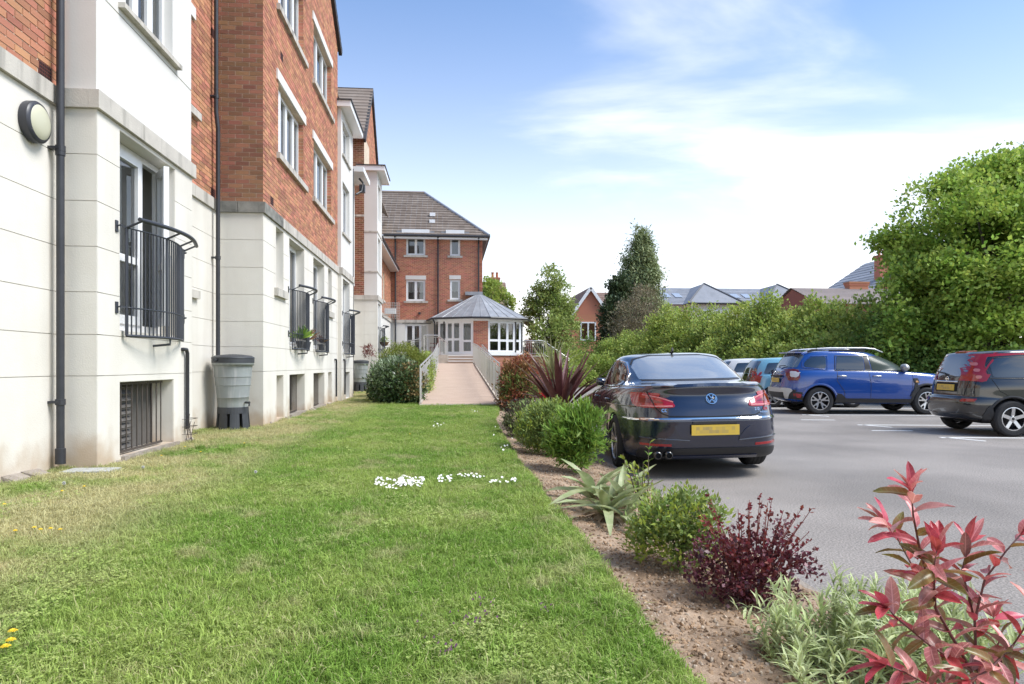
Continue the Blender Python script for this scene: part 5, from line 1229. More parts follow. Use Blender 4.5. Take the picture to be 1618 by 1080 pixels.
    def ribbon(s, name, axis, pts, wd, mat_, off=0.003, parent=None, step=0.04):
        P = [Vector(p) for p in pts]; D = []
        for i in range(len(P) - 1):
            k = max(1, int((P[i + 1] - P[i]).length / step))
            for j in range(k): D.append(P[i].lerp(P[i + 1], j / k))
        D.append(P[-1]); rows = []
        for i, p in enumerate(D):
            t = (D[min(i + 1, len(D) - 1)] - D[max(i - 1, 0)]).normalized(); n_ = Vector((-t.y, t.x)) * wd / 2
            h = [s.project(axis, *(p + n_ * q)) for q in (-1, 0, 1)]
            rows.append(None if any(q is None for q in h) else [h[0][0] + h[0][1] * off * 0.2, h[0][0] + h[0][1] * off, h[1][0] + h[1][1] * off * 1.3, h[2][0] + h[2][1] * off, h[2][0] + h[2][1] * off * 0.2])
        m = MB()
        for a, b_ in zip(rows, rows[1:]):
            if a and b_:
                for q in range(4): m.add([a[q], b_[q], b_[q + 1], a[q + 1]], [(0, 1, 2, 3)])
        return m.build(name, mat_, parent or s.t, local=True, smooth=True) if m.v else None
    def ysurf(s, x, z):
        h = s.project('left', x, z); return h[0].y if h else 0.8
    def wheel(s, x, sy, wy, rim_mat, style='five', steer=0.0, tw=0.215, rr=0.225, cap_mat=None):
        w_ = thing('wheel', parent=s.t, loc=(x, sy * wy, s.wr)); R = s.wr; hw = tw / 2
        pr_ = [(rr, -hw * 0.85), (rr + 0.02, -hw), (R - 0.035, -hw), (R - 0.012, -hw * 0.86), (R, -hw * 0.66), (R, -0.052), (R - 0.008, -0.048), (R, -0.044), (R, -0.004), (R - 0.008, 0), (R, 0.004), (R, 0.044), (R - 0.008, 0.048), (R, 0.052), (R, hw * 0.66), (R - 0.012, hw * 0.86), (R - 0.035, hw), (rr + 0.02, hw), (rr, hw * 0.85)]
        MB().lathe(pr_, n=48, axis='y').build('tyre', M_TYRE, w_, local=True, smooth=True, sharp=30)
        o_ = sy * hw * 0.80; i_ = sy * 0.0
        m = MB(); m.lathe([(rr, o_ + sy * 0.012), (rr - 0.012, o_ + sy * 0.012), (rr - 0.02, o_), (rr - 0.035, -sy * hw * 0.6), (0.001, -sy * hw * 0.6)], n=48, axis='y'); m.build('barrel', M_ALLOYD, w_, local=True, smooth=True, sharp=40)
        m = MB(); m.lathe([(rr - 0.004, o_ + sy * 0.014), (rr - 0.018, o_ + sy * 0.016), (rr - 0.022, o_ + sy * 0.002)], n=48, axis='y')
        N_ = 5 if style != 'six' else 6
        for k in range(N_):
            a = 2 * PI * k / N_ + 0.3
            for s_ in ((-1, 1) if style in ('twin', 'y') else (0,)):
                a1 = a + s_ * (0.16 if style == 'twin' else 0.24); a0 = a + s_ * (0.10 if style == 'twin' else 0.05); wd = 0.030 if s_ else 0.058
                p = Vector((math.cos(a0) * 0.05, o_ - sy * 0.015, math.sin(a0) * 0.05)); q = Vector((math.cos(a1) * (rr - 0.01), o_ + sy * 0.004, math.sin(a1) * (rr - 0.01)))
                m.bar(p, q, wd, 0.02, up=(0, sy, 0))
            if style == 'y': m.bar(Vector((math.cos(a) * 0.04, o_ - sy * 0.01, math.sin(a) * 0.04)), Vector((math.cos(a) * rr * 0.62, o_, math.sin(a) * rr * 0.62)), 0.036, 0.02, up=(0, sy, 0))
        m.lathe([(0.001, o_ + sy * 0.004), (0.045, o_ + sy * 0.002), (0.06, o_ - sy * 0.02)], n=20, axis='y')
        m.build('rim', rim_mat, w_, local=True, smooth=True, sharp=30, fixn=True)
        MB().lathe([(0.001, o_ + sy * 0.008), (0.026, o_ + sy * 0.006), (0.028, o_)], n=16, axis='y').build('hub_cap', M_ALLOYD, w_, local=True, smooth=True, sharp=40)
        w_.rotation_euler = (0, 0, steer); return w_
    def plate(s, x, z, tilt=0.0, y=0.0, w_=0.52, h=0.111):
        m = MB().box(-0.006, 0.006, -w_ / 2, w_ / 2, -h / 2, h / 2); o = m.build('number_plate', M_PLATE, s.t, local=True); o.location = (x, y, z); o.rotation_euler = (0, tilt, 0); return o
    def text(s, txt, x, y, z, size, mat_, tilt=0.0, bold=0.0, sx=1.0):
        cu_ = bpy.data.curves.new('badge', 'FONT'); cu_.body = txt; cu_.size = size; cu_.extrude = 0.003; cu_.align_x = 'CENTER'; cu_.align_y = 'CENTER'; cu_.offset = bold
        t = bpy.data.objects.new('tmp', cu_); COL.objects.link(t); dg = bpy.context.evaluated_depsgraph_get(); me = bpy.data.meshes.new_from_object(t.evaluated_get(dg)); bpy.data.objects.remove(t)
        me.materials.clear(); me.materials.append(mat_); o = bpy.data.objects.new('badge', me); COL.objects.link(o); o.parent = s.t
        o.matrix_local = Matrix.Translation((x, y, z)) @ Matrix.Rotation(tilt, 4, 'Y') @ Matrix(((0, 0, -1, 0), (-1, 0, 0, 0), (0, 1, 0, 0), (0, 0, 0, 1))) @ Matrix.Diagonal((sx, 1, 1, 1)); return o
    def place(s, x, y, ang, roll=0.0, z=0.0):
        s.t.location = (x, y, z); s.t.rotation_euler = (math.radians(roll), 0, math.radians(ang)); s.t.rotation_mode = 'XYZ'
def K(zr, zm, zf, xr, xf, w_, nr=5, nf=4, xc=None):
    d = dict(zr=zr, zm=zm, zf=zf, xr=xr, xf=xf, w=w_, nr=nr, nf=nf)
    if xc is not None: d['xc'] = xc
    return d

# ---- dark blue four door coupe, nearest car
def coupe():
    keys = [K(.20, .16, .18, -2.10, 2.15, .78, 5, 4), K(.24, .19, .20, -2.26, 2.28, .87, 5.5, 4), K(.34, .30, .30, -2.35, 2.36, .905, 5, 3.6), K(.50, .46, .42, -2.395, 2.40, .922, 4.6, 3.3),
            K(.655, .60, .52, -2.405, 2.41, .925, 4.4, 3.2), K(.668, .615, .53, -2.385, 2.41, .925, 4.4, 3.2), K(.80, .74, .60, -2.345, 2.39, .922, 4.2, 3.1), K(.93, .86, .68, -2.285, 2.33, .900, 4.0, 3.0),
            K(1.005, .925, .73, -2.318, 2.24, .865, 3.6, 3.0), K(1.035, .955, .765, -2.315, 2.10, .835, 3.5, 3.0), K(1.045, .97, .81, -2.22, 1.80, .835, 3.5, 3.0), K(1.075, .995, .97, -1.80, 1.12, .81, 3.2, 3.0),
            K(1.17, 1.13, 1.13, -1.50, .82, .765, 3.1, 3.0), K(1.30, 1.29, 1.28, -1.10, .46, .70, 2.9, 2.8), K(1.365, 1.375, 1.345, -.88, .22, .64, 2.7, 2.6), K(1.395, 1.408, 1.375, -.70, .08, .50, 2.5, 2.5), K(1.412, 1.422, 1.40, -.55, -.05, .30, 2.3, 2.3), K(1.418, 1.424, 1.412, -.42, -.20, .10, 2, 2)]
    body = paint('navy_paint', (0.006, 0.010, 0.032), 0.22, 1.0)
    c = Car('parked_coupe', 'dark navy four door coupe parked nearest, seen from behind with yellow plate', keys, body, dict(arch=0.362, x=(-1.29, 1.42)), wr=0.33)
    # rear window and side glass
    c.decal('rear_window', 'rear', [(-.70, 1.093), (.70, 1.093), (.65, 1.20), (.55, 1.335), (.34, 1.378), (-.34, 1.378), (-.55, 1.335), (-.65, 1.20)], mat('rear_glass', (0.22, 0.225, 0.215), 0.03, spec=1.0, ior=3.0), 0.004, r=0.05, gstep=0.04)  # pale grey base paints the reflected sky into the glass
    c.ribbon('window_seal', 'rear', [(-.72, 1.083), (.72, 1.083), (.665, 1.20), (.56, 1.345), (.34, 1.39), (-.34, 1.39), (-.56, 1.345), (-.665, 1.20), (-.72, 1.083)], 0.014, M_TRIM)
    for sd, sg in (('left', 1), ('right', -1)):
        c.decal('side_window', sd, [(-1.22, 1.02), (-.22, 1.0), (-.22, 1.31), (-.70, 1.30), (-1.02, 1.19)], M_CGLASS, 0.007, r=0.05)
        c.decal('side_window', sd, [(-.16, 1.0), (.80, .995), (.42, 1.22), (.12, 1.31), (-.16, 1.31)], M_CGLASS, 0.007, r=0.04)
        c.ribbon('window_trim', sd, [(.86, .985), (-1.28, 1.005), (-1.14, 1.16), (-.80, 1.30), (-.5, 1.335), (-.2, 1.342), (.15, 1.33), (.5, 1.22), (.86, .985)], 0.016, M_CHROME, 0.005)
        c.ribbon('door_gap', sd, [(-.19, 1.0), (-.20, .7), (-.24, .30)], 0.008, M_TRIM); c.ribbon('door_gap', sd, [(-1.08, .98), (-.98, .75), (-.86, .55), (-.80, .33)], 0.008, M_TRIM); c.ribbon('door_gap', sd, [(.86, .96), (.92, .7), (.88, .30)], 0.008, M_TRIM); c.ribbon('door_gap', sd, [(-.85, .285), (.9, .275)], 0.008, M_TRIM)
        for hx_ in (-.98, .0):
            y_ = c.ysurf(hx_ + .1, .835) + 0.018; m = MB(); m.tube([(hx_, sg * (y_ - .015), .835), (hx_ + .03, sg * (y_ + .01), .84), (hx_ + .17, sg * (y_ + .01), .84), (hx_ + .20, sg * (y_ - .015), .838)], 0.012, 8); m.build('door_handle', body, c.t, local=True, smooth=True)
        m = MB(); y_ = c.ysurf(.62, 1.0); m.lathe([(0.0, -.08), (.045, -.06), (.06, 0), (.05, .06), (.0, .08)], (.60, sg * (y_ + .07), 1.02), 14, 'y'); m.bar((.66, sg * (y_ - .02), .985), (.62, sg * (y_ + .1), 1.01), .05, .04); m.build('mirror', body, c.t, local=True, smooth=True)
        c.ribbon('crease', sd, [(-2.0, .80), (-1.0, .79), (1.2, .72)], 0.014, body, 0.006)
    # lamps
    for s_ in (1, -1):
        L_ = lambda pts: [(s_ * a, b_) for a, b_ in pts]
        c.decal('tail_lamp', 'rear', L_([(.405, .82), (.43, .86), (.49, .895), (.62, .930), (.75, .950), (.86, .952), (.855, .80), (.70, .792), (.45, .795), (.41, .805)]), M_RED, 0.007, r=0.02, gstep=0.03, thick=1)
        c.decal('tail_lamp', s_ * 58, [( (q[0]), q[1]) for q in (L_([(-.98, .955), (-1.62, .985), (-1.60, .95), (-1.30, .83), (-.98, .795)]) if False else [])] or L_([(.44, .80), (.44, .962), (.14, .975), (.06, .955), (.13, .86), (.2, .80)][::-1]) , M_RED, 0.0066, gstep=0.03, thick=1) if False else None
        c.decal('tail_lamp', 'left' if s_ == 1 else 'right', [(-2.20, .957), (-1.80, .955), (-1.78, .94), (-1.92, .83), (-2.02, .80), (-2.22, .80)], M_RED, 0.007, r=0.02, gstep=0.03, thick=1)
        c.ribbon('lamp_strip', 'rear', L_([(.43, .812), (.60, .809), (.86, .813)]), 0.014, M_REDL, 0.0095)
        c.decal('lamp_core', 'rear', L_([(.50, .845), (.62, .885), (.74, .905), (.80, .905), (.80, .845)]), M_REDD, 0.0095, r=0.02, gstep=0.04)
        c.ribbon('lamp_glint', 'rear', L_([(.42, .855), (.56, .905), (.70, .932), (.85, .94)]), 0.012, M_REDL, 0.0095)
        c.ribbon('lamp_split', 'rear', L_([(.66, .97), (.60, .79)]), 0.010, M_UNDER, 0.0105)
        c.ribbon('boot_gap', 'rear', L_([(.66, .975), (.60, .79), (.55, .735), (.47, .705), (0, .695)]), 0.010, M_UNDER, 0.003)
        c.ribbon('wing_gap', 'rear', L_([(.66, .975), (.73, 1.03), (.745, 1.06)]), 0.007, M_UNDER, 0.003)
        c.decal('reflector', 'rear', L_([(.46, .375), (.76, .382), (.76, .407), (.46, .402)]), M_RED, 0.006, gstep=0.03, thick=1)
        c.ribbon('bumper_crease', 'rear', L_([(.27, .44), (.40, .45), (.84, .47)]), 0.016, body, 0.010)
        c.decal('bumper_recess', 'rear', L_([(.27, .47), (.34, .56), (.40, .60), (.44, .60), (.38, .50), (.34, .455), (.27, .45)]), body, 0.012, r=.02, gstep=0.03, thick=1)
    c.ribbon('chrome_strip', 'rear', [(-.905, .668), (-.5, .672), (0, .674), (.5, .672), (.905, .668)], 0.022, M_CHROME, 0.010)
    for sd in ('left', 'right'): c.ribbon('chrome_strip', sd, [(-2.28, .667), (-1.70, .655)], 0.020, M_CHROME, 0.008)
    c.ribbon('spoiler_edge', 'rear', [(-.72, 1.018), (-.4, 1.034), (0, 1.04), (.4, 1.034), (.72, 1.018)], 0.03, body, 0.016)
    c.decal('rear_valance', 'rear', [(-.80, .23), (.80, .23), (.82, .33), (.60, .355), (-.60, .355), (-.82, .33)], M_TRIM, 0.008, r=0.03, thick=1)
    c.decal('bumper_lip', 'rear', [(-.50, .245), (.50, .245), (.50, .275), (-.50, .275)], body, 0.02, r=0.01, thick=1)
    c.plate(-2.43, .555, -0.05); MB().box(-2.43, -2.40, -.24, .24, .625, .645).build('plate_lamp_housing', M_TRIM, c.t, local=True)
    for y_ in (.50, .62): 
        MB().lathe([(.030, -2.40), (.042, -2.395), (.046, -2.36), (.046, -2.20)], (0, y_, .285), 20, 'x').build('exhaust_pipe', mat('dark_chrome', (.10, .10, .10), .25, metal=.9), c.t, local=True, smooth=True); MB().lathe([(0.001, -2.37), (.036, -2.37)], (0, y_, .285), 20, 'x').build('exhaust_bore', M_UNDER, c.t, local=True)
    # round badge with its V over W
    h = c.project('rear', 0, .885); bx = h[0].x - .008; tl = math.atan2(h[1].z, -h[1].x)
    bd = thing('badge', parent=c.t, loc=(bx, 0, .885)); bd.rotation_euler = (0, tl, 0)
    MB().lathe([(0.001, -.002), (.058, -.003), (.06, .004)], n=32, axis='x').build('badge_disc', mat('badge_navy', (.02, .025, .05), .3), bd, local=True, smooth=True)
    m = MB(); m.lathe([(.052, -.002), (.053, -.008), (.062, -.008), (.064, 0)], n=36, axis='x')
    def st(a, b_): m.bar((-.007, -a[0], a[1]), (-.007, -b_[0], b_[1]), .0095, .006, up=(1, 0, 0))
    for s_ in (1, -1):
        st((s_ * -.026, .046), (s_ * -.001, .006)); st((s_ * -.050, .018), (s_ * -.027, -.040)); st((s_ * -.027, -.040), (s_ * -.001, .000 - .006))
    m.build('badge_emblem', M_CHROME, bd, local=True, smooth=True, sharp=30)
    for txt, y_, z_, sz, mt in (('CC', .52, .765, .05, M_CHROME), ('2.0', -.50, .765, .045, M_CHROME), ('TDI', -.60, .765, .045, mat('badge_red', (.5, .02, .02), .3)), ('BLUEMOTION', -.55, .730, .022, M_CHROME)):
        q = c.project('rear', y_, z_); c.text(txt, q[0].x - .004, y_, z_, sz, mt, math.atan2(q[1].z, -q[1].x), bold=.001)
    m = MB(); m.bar((-.62, 0, 1.415), (-.70, 0, 1.47), .018, .05); m.lathe([(0.0, 0), (.028, .004), (.02, .02), (0, .024)], (-.62, 0, 1.412), 12); m.build('roof_aerial', M_TRIM, c.t, local=True, smooth=True, sharp=40)
    for x in c.wx:
        for sy in (1, -1): c.wheel(x, sy, .80, M_ALLOY, 'twin', tw=.235, rr=.235)
    MB().box(-1.9, 1.9, -.70, .70, .19, .40).build('underbody', M_UNDER, c.t, local=True)
    c.place(2.96 + 1.29 * math.sin(math.radians(4)), 8.30 + 1.29, 86, roll=-1.2, z=0.0)
    return c
# heading angle: car +x axis points along world direction; 86 degrees is nearly straight down the garden
coupe()

# ---- blue sport utility car
def suv():
    keys = [K(.30, .27, .28, -1.95, 1.95, .76), K(.36, .29, .30, -2.06, 2.05, .84, 5.5, 4.5), K(.48, .40, .42, -2.13, 2.15, .885, 5.5, 4.2), K(.62, .55, .52, -2.165, 2.17, .90, 5, 4),
            K(.80, .74, .68, -2.13, 2.165, .905, 5, 3.8), K(.95, .90, .84, -2.10, 2.13, .90, 4.8, 3.8), K(1.06, 1.02, .95, -2.07, 2.06, .875, 4.6, 3.8), K(1.12, 1.09, 1.02, -2.05, 1.90, .84, 4.4, 3.6),
            K(1.16, 1.125, 1.10, -2.02, 1.10, .815, 4.4, 3.4), K(1.30, 1.29, 1.29, -1.95, .80, .775, 4.2, 3.2), K(1.48, 1.50, 1.47, -1.83, .42, .70, 4.0, 3.0), K(1.56, 1.585, 1.54, -1.75, .25, .655, 3.8, 3.0), K(1.595, 1.62, 1.58, -1.62, .12, .56, 3.4, 2.8), K(1.61, 1.635, 1.605, -1.3, -.1, .3, 3, 2.6), K(1.615, 1.637, 1.615, -.95, -.4, .12, 2, 2)]
    body = paint('bright_blue_paint', (0.003, 0.052, 0.27), 0.25, 1.0)
    c = Car('parked_suv', 'bright blue sport utility car with roof rails and black alloy wheels, parked side on', keys, body, dict(arch=0.40, x=(-1.345, 1.33)), wr=0.345)
    for sd, sg in (('left', 1), ('right', -1)):
        c.decal('side_window', sd, [(-1.68, 1.20), (-1.17, 1.155), (-1.13, 1.47), (-1.50, 1.455), (-1.66, 1.33)], M_CGLASS, .008, r=.06); c.ribbon('window_lip', sd, [(-1.72, 1.22), (-1.66, 1.18), (-1.13, 1.135), (-1.09, 1.495), (-1.52, 1.48), (-1.70, 1.34), (-1.72, 1.22)], .02, body, .012)
        c.decal('side_window', sd, [(-.92, 1.13), (-.20, 1.125), (-.20, 1.475), (-.86, 1.475)], M_CGLASS, .008, r=.04)
        c.decal('window_pillar', sd, [(-.185, 1.10), (-.03, 1.10), (-.08, 1.50), (-.185, 1.50)], M_TRIM, .005)
        c.decal('side_window', sd, [(-.01, 1.125), (.93, 1.11), (.86, 1.17), (.48, 1.40), (.30, 1.455), (-.05, 1.47)], mat('clearer_car_glass', (.05, .065, .055), .25, spec=.15), .008, r=.03)
        c.ribbon('window_seal', sd, [(-.95, 1.115), (1.0, 1.095), (.5, 1.42), (.3, 1.47), (-.9, 1.49), (-.95, 1.115)], .014, M_TRIM, .009)
        c.ribbon('door_gap', sd, [(-.90, 1.11), (-.92, .85), (-.74, .6), (-.72, .42)], .009, M_TRIM); c.ribbon('door_gap', sd, [(-.12, 1.1), (-.08, .8), (-.08, .40)], .009, M_TRIM); c.ribbon('door_gap', sd, [(.98, 1.09), (.96, .7), (.90, .42)], .009, M_TRIM)
        c.decal('sill_trim', sd, [(-.96, .30), (.94, .30), (.94, .395), (-.70, .41), (-.80, .52), (-.93, .54)], M_TRIM, .012, r=.02, thick=1)
        c.decal('bumper_side', sd, [(-2.12, .40), (-1.74, .36), (-1.76, .56), (-2.13, .60)], M_TRIM, .01, r=.02, thick=1)
        c.decal('fender_trim', sd, [(.92, .36), (.98, .62), (1.02, .80), (1.07, .82), (1.14, .66), (1.02, .50), (.97, .34)], M_TRIM, .012, r=.02, gstep=.03, thick=1)
        c.decal('fender_badge', sd, [(1.0, .80), (1.13, .80), (1.09, .92), (.98, .92)], M_TRIM, .016, r=.02, gstep=.03, thick=1); c.decal('side_repeater', sd, [(1.03, .815), (1.10, .815), (1.08, .86), (1.03, .86)], mat('orange_lens', (.7, .35, .12), .2), .022, gstep=.03)
        for hx_ in (-.90, -.03):
            y_ = c.ysurf(hx_ + .1, .97); m = MB(); m.tube([(hx_, sg * (y_ - .01), .975), (hx_ + .03, sg * (y_ + .028), .98), (hx_ + .19, sg * (y_ + .028), .975), (hx_ + .22, sg * (y_ - .01), .97)], .016, 8); m.build('door_handle', M_ALLOY, c.t, local=True, smooth=True)
        # arch lip
        for x in c.wx:
            P = [(x + .425 * math.cos(a), .345 + .425 * math.sin(a)) for a in np.linspace(.35, PI - .3, 22)]; c.ribbon('arch_lip', sd, P, .05, body if x < 0 else M_TRIM, .022, step=.08)
        y_ = c.ysurf(.78, 1.12); m = MB(); m.lathe([(0, -.12), (.07, -.10), (.095, -.02), (.09, .06), (.05, .11), (0, .12)], (.80, sg * (y_ + .17), 1.19), 16, 'y'); m.bar((.84, sg * (y_ - .02), 1.12), (.82, sg * (y_ + .1), 1.16), .05, .05); m.build('mirror', mat('satin_grey', (.4, .4, .4), .4, metal=.5), c.t, local=True, smooth=True)
        # roof rail
        yy = .60 * sg; m = MB(); m.tube([(-1.62, yy, 1.60), (-1.45, yy, 1.665), (-1.0, yy, 1.69), (-.1, yy, 1.69), (.15, yy, 1.665), (.36, yy, 1.58)], [.014, .018, .020, .020, .018, .012], 8); m.build('roof_rail', mat('silver_rail', (.7, .7, .7), .35, metal=.3), c.t, local=True, smooth=True)
        m = MB(); m.bar((-1.55, yy, 1.60), (-1.3, yy, 1.665), .03, .06); m.bar((-1.0, yy, 1.62), (-.1, yy, 1.63), .03, .07); m.build('rail_foot', M_TRIM, c.t, local=True)
    c.decal('rear_window', 'rear', [(-.66, 1.19), (.66, 1.19), (.60, 1.50), (.50, 1.54), (-.50, 1.54), (-.60, 1.50)], mat('suv_rear_glass', (.09, .10, .10), .04, spec=1, ior=2.0), .006, r=.05)
    MB().box(-1.86, -1.66, -.58, .58, 1.565, 1.60).build('spoiler', body, c.t, local=True)
    c.decal('bumper', 'rear', [(-.84, .40), (.84, .40), (.86, .62), (-.86, .62)], M_TRIM, .02, r=.04, thick=1)
    c.decal('skid_plate', 'rear', [(-.70, .66), (.70, .66), (.74, .60), (.62, .40), (.52, .40), (.56, .56), (-.56, .56), (-.52, .40), (-.62, .40), (-.74, .60)], mat('silver_plastic', (.58, .58, .56), .4, metal=.2), .035, r=.02, gstep=.04, thick=1)
    for s_ in (1, -1):
        L_ = lambda pts: [(s_ * a, b_) for a, b_ in pts]
        c.decal('tail_lamp', 'rear', L_([(.60, .86), (.80, .86), (.83, 1.14), (.60, 1.14)]), M_REDD, .014, r=.05, gstep=.04, thick=1); c.decal('lamp_lens', 'rear', L_([(.66, .94), (.76, .94), (.77, 1.06), (.66, 1.06)]), M_LENS, .02, r=.03, gstep=.03)
        c.decal('tail_lamp', 'left' if s_ == 1 else 'right', [(-2.06, .90), (-1.86, .87), (-1.80, .92), (-1.80, 1.10), (-1.86, 1.15), (-2.04, 1.15)], M_REDD, .014, r=.04, gstep=.03, thick=1)
        c.decal('lamp_lens', 'left' if s_ == 1 else 'right', [(-2.0, .95), (-1.87, .93), (-1.85, 1.08), (-1.98, 1.09)], M_LENS, .02, r=.03, gstep=.03)
        c.decal('reflector', 'left' if s_ == 1 else 'right', [(-2.05, .44), (-1.80, .42), (-1.78, .51), (-2.03, .55)], M_RED, .018, r=.02, gstep=.03, thick=1)
    c.plate(-2.155, .86); MB().box(-2.16, -2.08, -.35, .35, .95, .99).build('plate_lamp_housing', M_TRIM, c.t, local=True)
    c.text('DUSTER', -2.115, .0, 1.06, .075, M_CHROME, 0.1, bold=.002, sx=1.7)
    m = MB(); m.tube([(-2.03, 0, 1.17), (-2.05, -.02, 1.23), (-2.02, -.35, 1.24)], .012, 6); m.build('rear_wiper', M_TRIM, c.t, local=True)
    for x in c.wx:
        for sy in (1, -1): c.wheel(x, sy, .79, M_ALLOY, 'y', tw=.22, rr=.235)
    MB().box(-1.8, 1.8, -.68, .68, .27, .5).build('underbody', M_UNDER, c.t, local=True)
    a = math.radians(-7); hx_, hy_ = math.cos(a), math.sin(a); nx_, ny_ = -hy_, hx_     # near wheel of the right side stands at (9.36,16.6)
    c.place(9.36 + 1.345 * hx_ + .88 * nx_, 16.55 + 1.345 * hy_ + .88 * ny_, -7)
    return c
suv()

# ---- black small family car on the right
def mpv():
    keys = [K(.26, .22, .24, -1.85, 1.9, .74), K(.30, .24, .26, -1.97, 1.98, .80, 5, 4), K(.42, .36, .38, -2.03, 2.03, .835, 5, 4), K(.58, .52, .48, -2.055, 2.04, .845, 4.8, 3.8), K(.66, .60, .55, -2.04, 2.04, .845, 4.6, 3.6), K(.69, .63, .58, -1.985, 2.03, .845, 4.6, 3.6),
            K(.85, .82, .74, -1.965, 1.98, .845, 4.6, 3.4), K(.98, .96, .86, -1.935, 1.85, .825, 4.4, 3.2), K(1.04, 1.02, .97, -1.92, 1.45, .80, 4.4, 3.2), K(1.20, 1.20, 1.20, -1.86, 1.0, .77, 4.2, 3.0), K(1.40, 1.42, 1.40, -1.77, .60, .715, 4.0, 3.0), K(1.475, 1.50, 1.47, -1.71, .42, .68, 3.8, 2.9), K(1.505, 1.535, 1.51, -1.60, .25, .58, 3.4, 2.6), K(1.515, 1.548, 1.53, -1.2, .0, .3, 3, 2.5), K(1.52, 1.55, 1.54, -.9, -.3, .12, 2, 2)]
    body = paint('black_paint', (0.008, 0.008, 0.009), 0.2, 1.0)
    c = Car('parked_hatchback', 'black hatchback with tall red tail lamps parked before the blue car', keys, body, dict(arch=0.365, x=(-1.30, 1.30)), wr=0.315)
    c.decal('rear_window', 'rear', [(-.60, 1.05), (.60, 1.05), (.62, 1.12), (.60, 1.44), (.55, 1.46), (-.55, 1.46), (-.60, 1.44), (-.62, 1.12)], mat('tinted_rear_glass', (.10, .10, .10), .04, spec=1, ior=2.0), .006, r=.04)
    for s_, sd in ((1, 'left'), (-1, 'right')):
        L_ = lambda pts: [(s_ * a, b_) for a, b_ in pts]
        c.decal('tail_lamp', 'rear', L_([(.645, .95), (.80, .97), (.80, 1.10), (.77, 1.30), (.73, 1.47), (.60, 1.475), (.645, 1.40)]), M_RED, .012, r=.03, gstep=.04, thick=1)
        c.decal('tail_lamp', sd, [(-1.93, .97), (-1.74, .96), (-1.66, 1.06), (-1.66, 1.25), (-1.60, 1.40), (-1.15, 1.435), (-.6, 1.445), (-.6, 1.465), (-1.15, 1.46), (-1.72, 1.45), (-1.80, 1.38)], M_RED, .012, r=.02, gstep=.04, thick=1)
        for z_ in (1.04, 1.16, 1.27): c.decal('lamp_lens', sd, [(-1.80, z_ - .03), (-1.735, z_ - .03), (-1.72, z_ + .025), (-1.79, z_ + .03)], M_REDL, .018, r=.03, gstep=.03)
        c.decal('side_window', sd, [(-1.58, 1.04), (-.72, 1.03), (-.72, 1.41), (-1.50, 1.375), (-1.60, 1.28)], M_CGLASS, .008, r=.04); c.decal('side_window', sd, [(-.66, 1.03), (.25, 1.02), (.25, 1.41), (-.66, 1.41)], M_CGLASS, .008, r=.03); c.decal('side_window', sd, [(.31, 1.02), (1.0, 1.01), (.70, 1.25), (.48, 1.38), (.31, 1.41)], M_CGLASS, .008, r=.03)
        c.ribbon('window_trim', sd, [(1.05, 1.0), (-1.62, 1.02), (-1.66, 1.25), (-1.54, 1.38), (-.2, 1.43), (.5, 1.37), (1.05, 1.0)], .010, M_TRIM, .009)
        for P in ([(-.69, 1.02), (-.68, .4)], [(.28, 1.0), (.30, .4)], [(-1.60, 1.0), (-1.5, .8), (-.95, .45)]): c.ribbon('door_gap', sd, P, .008, M_UNDER)
        c.decal('reflector', 'rear', L_([(.50, .60), (.68, .61), (.69, .655), (.52, .65)]), M_RED, .012, r=.01, gstep=.03, thick=1)
        c.decal('mudflap', sd, [(-1.72, .22), (-1.64, .22), (-1.60, .40), (-1.64, .56), (-1.70, .50), (-1.76, .36)], M_TRIM, .02, r=.02, gstep=.03, thick=1)
        c.ribbon('bumper_crease', 'rear', L_([(.20, .36), (.62, .385), (.70, .42), (.80, .36)]), .012, body, .008)
        y_ = c.ysurf(-1.74, .86); MB().lathe([(0.001, sg_ := s_ * (y_ + .001)), (.065, s_ * (y_ + .004)), (.07, s_ * (y_ - .005))], (-1.20, 0, .86), 20, 'y').build('fuel_flap', body, c.t, local=True)
        y_ = c.ysurf(.8, 1.0); m = MB(); m.lathe([(0, -.1), (.07, -.07), (.09, 0), (.06, .09), (0, .11)], (.85, s_ * (y_ + .13), 1.06), 14, 'y'); m.build('mirror', body, c.t, local=True, smooth=True)
        for x in c.wx: c.ribbon('arch_lip', sd, [(x + .385 * math.cos(a), .315 + .385 * math.sin(a)) for a in np.linspace(.2, PI - .2, 24)], .035, M_TRIM, .018, step=.08)
    c.decal('roof_lamp', 'rear', [(-.16, 1.478), (.16, 1.478), (.14, 1.51), (-.14, 1.51)], M_RED, .014, r=.02, gstep=.03, thick=1)
    for pts in ([(-.55, 1.02), (-.50, .72), (.50, .72), (.55, 1.02)], [(-.62, 1.0), (-.64, .70)], [(.62, 1.0), (.64, .70)]): c.ribbon('tailgate_gap', 'rear', pts, .008, M_UNDER)
    c.decal('plate_recess', 'rear', [(-.33, .77), (.33, .77), (.33, .93), (-.33, .93)], M_UNDER, .004, r=.02); c.plate(-1.975, .845, .08)
    c.ribbon('tailgate_handle', 'rear', [(-.32, .95), (.32, .95)], .02, M_CHROME, .01)
    bx = c.project('rear', 0, 1.0)[0].x - .006; m = MB(); m.lathe([(.034, 0), (.036, -.006), (.045, -.006), (.047, 0)], (bx, 0, 1.0), 28, 'x'); m.box(bx - .01, bx, -.055, .055, .99, 1.01); m.build('badge', M_CHROME, c.t, local=True, smooth=True, sharp=40)
    m = MB(); m.tube([(-1.93, .02, 1.03), (-1.94, .05, 1.10), (-1.90, .36, 1.13)], .013, 6); m.build('rear_wiper', M_TRIM, c.t, local=True)
    m = MB(); m.tube([(.0, 0, 1.54), (-.2, 0, 1.60)], .006, 5); m.build('roof_aerial', M_TRIM, c.t, local=True)
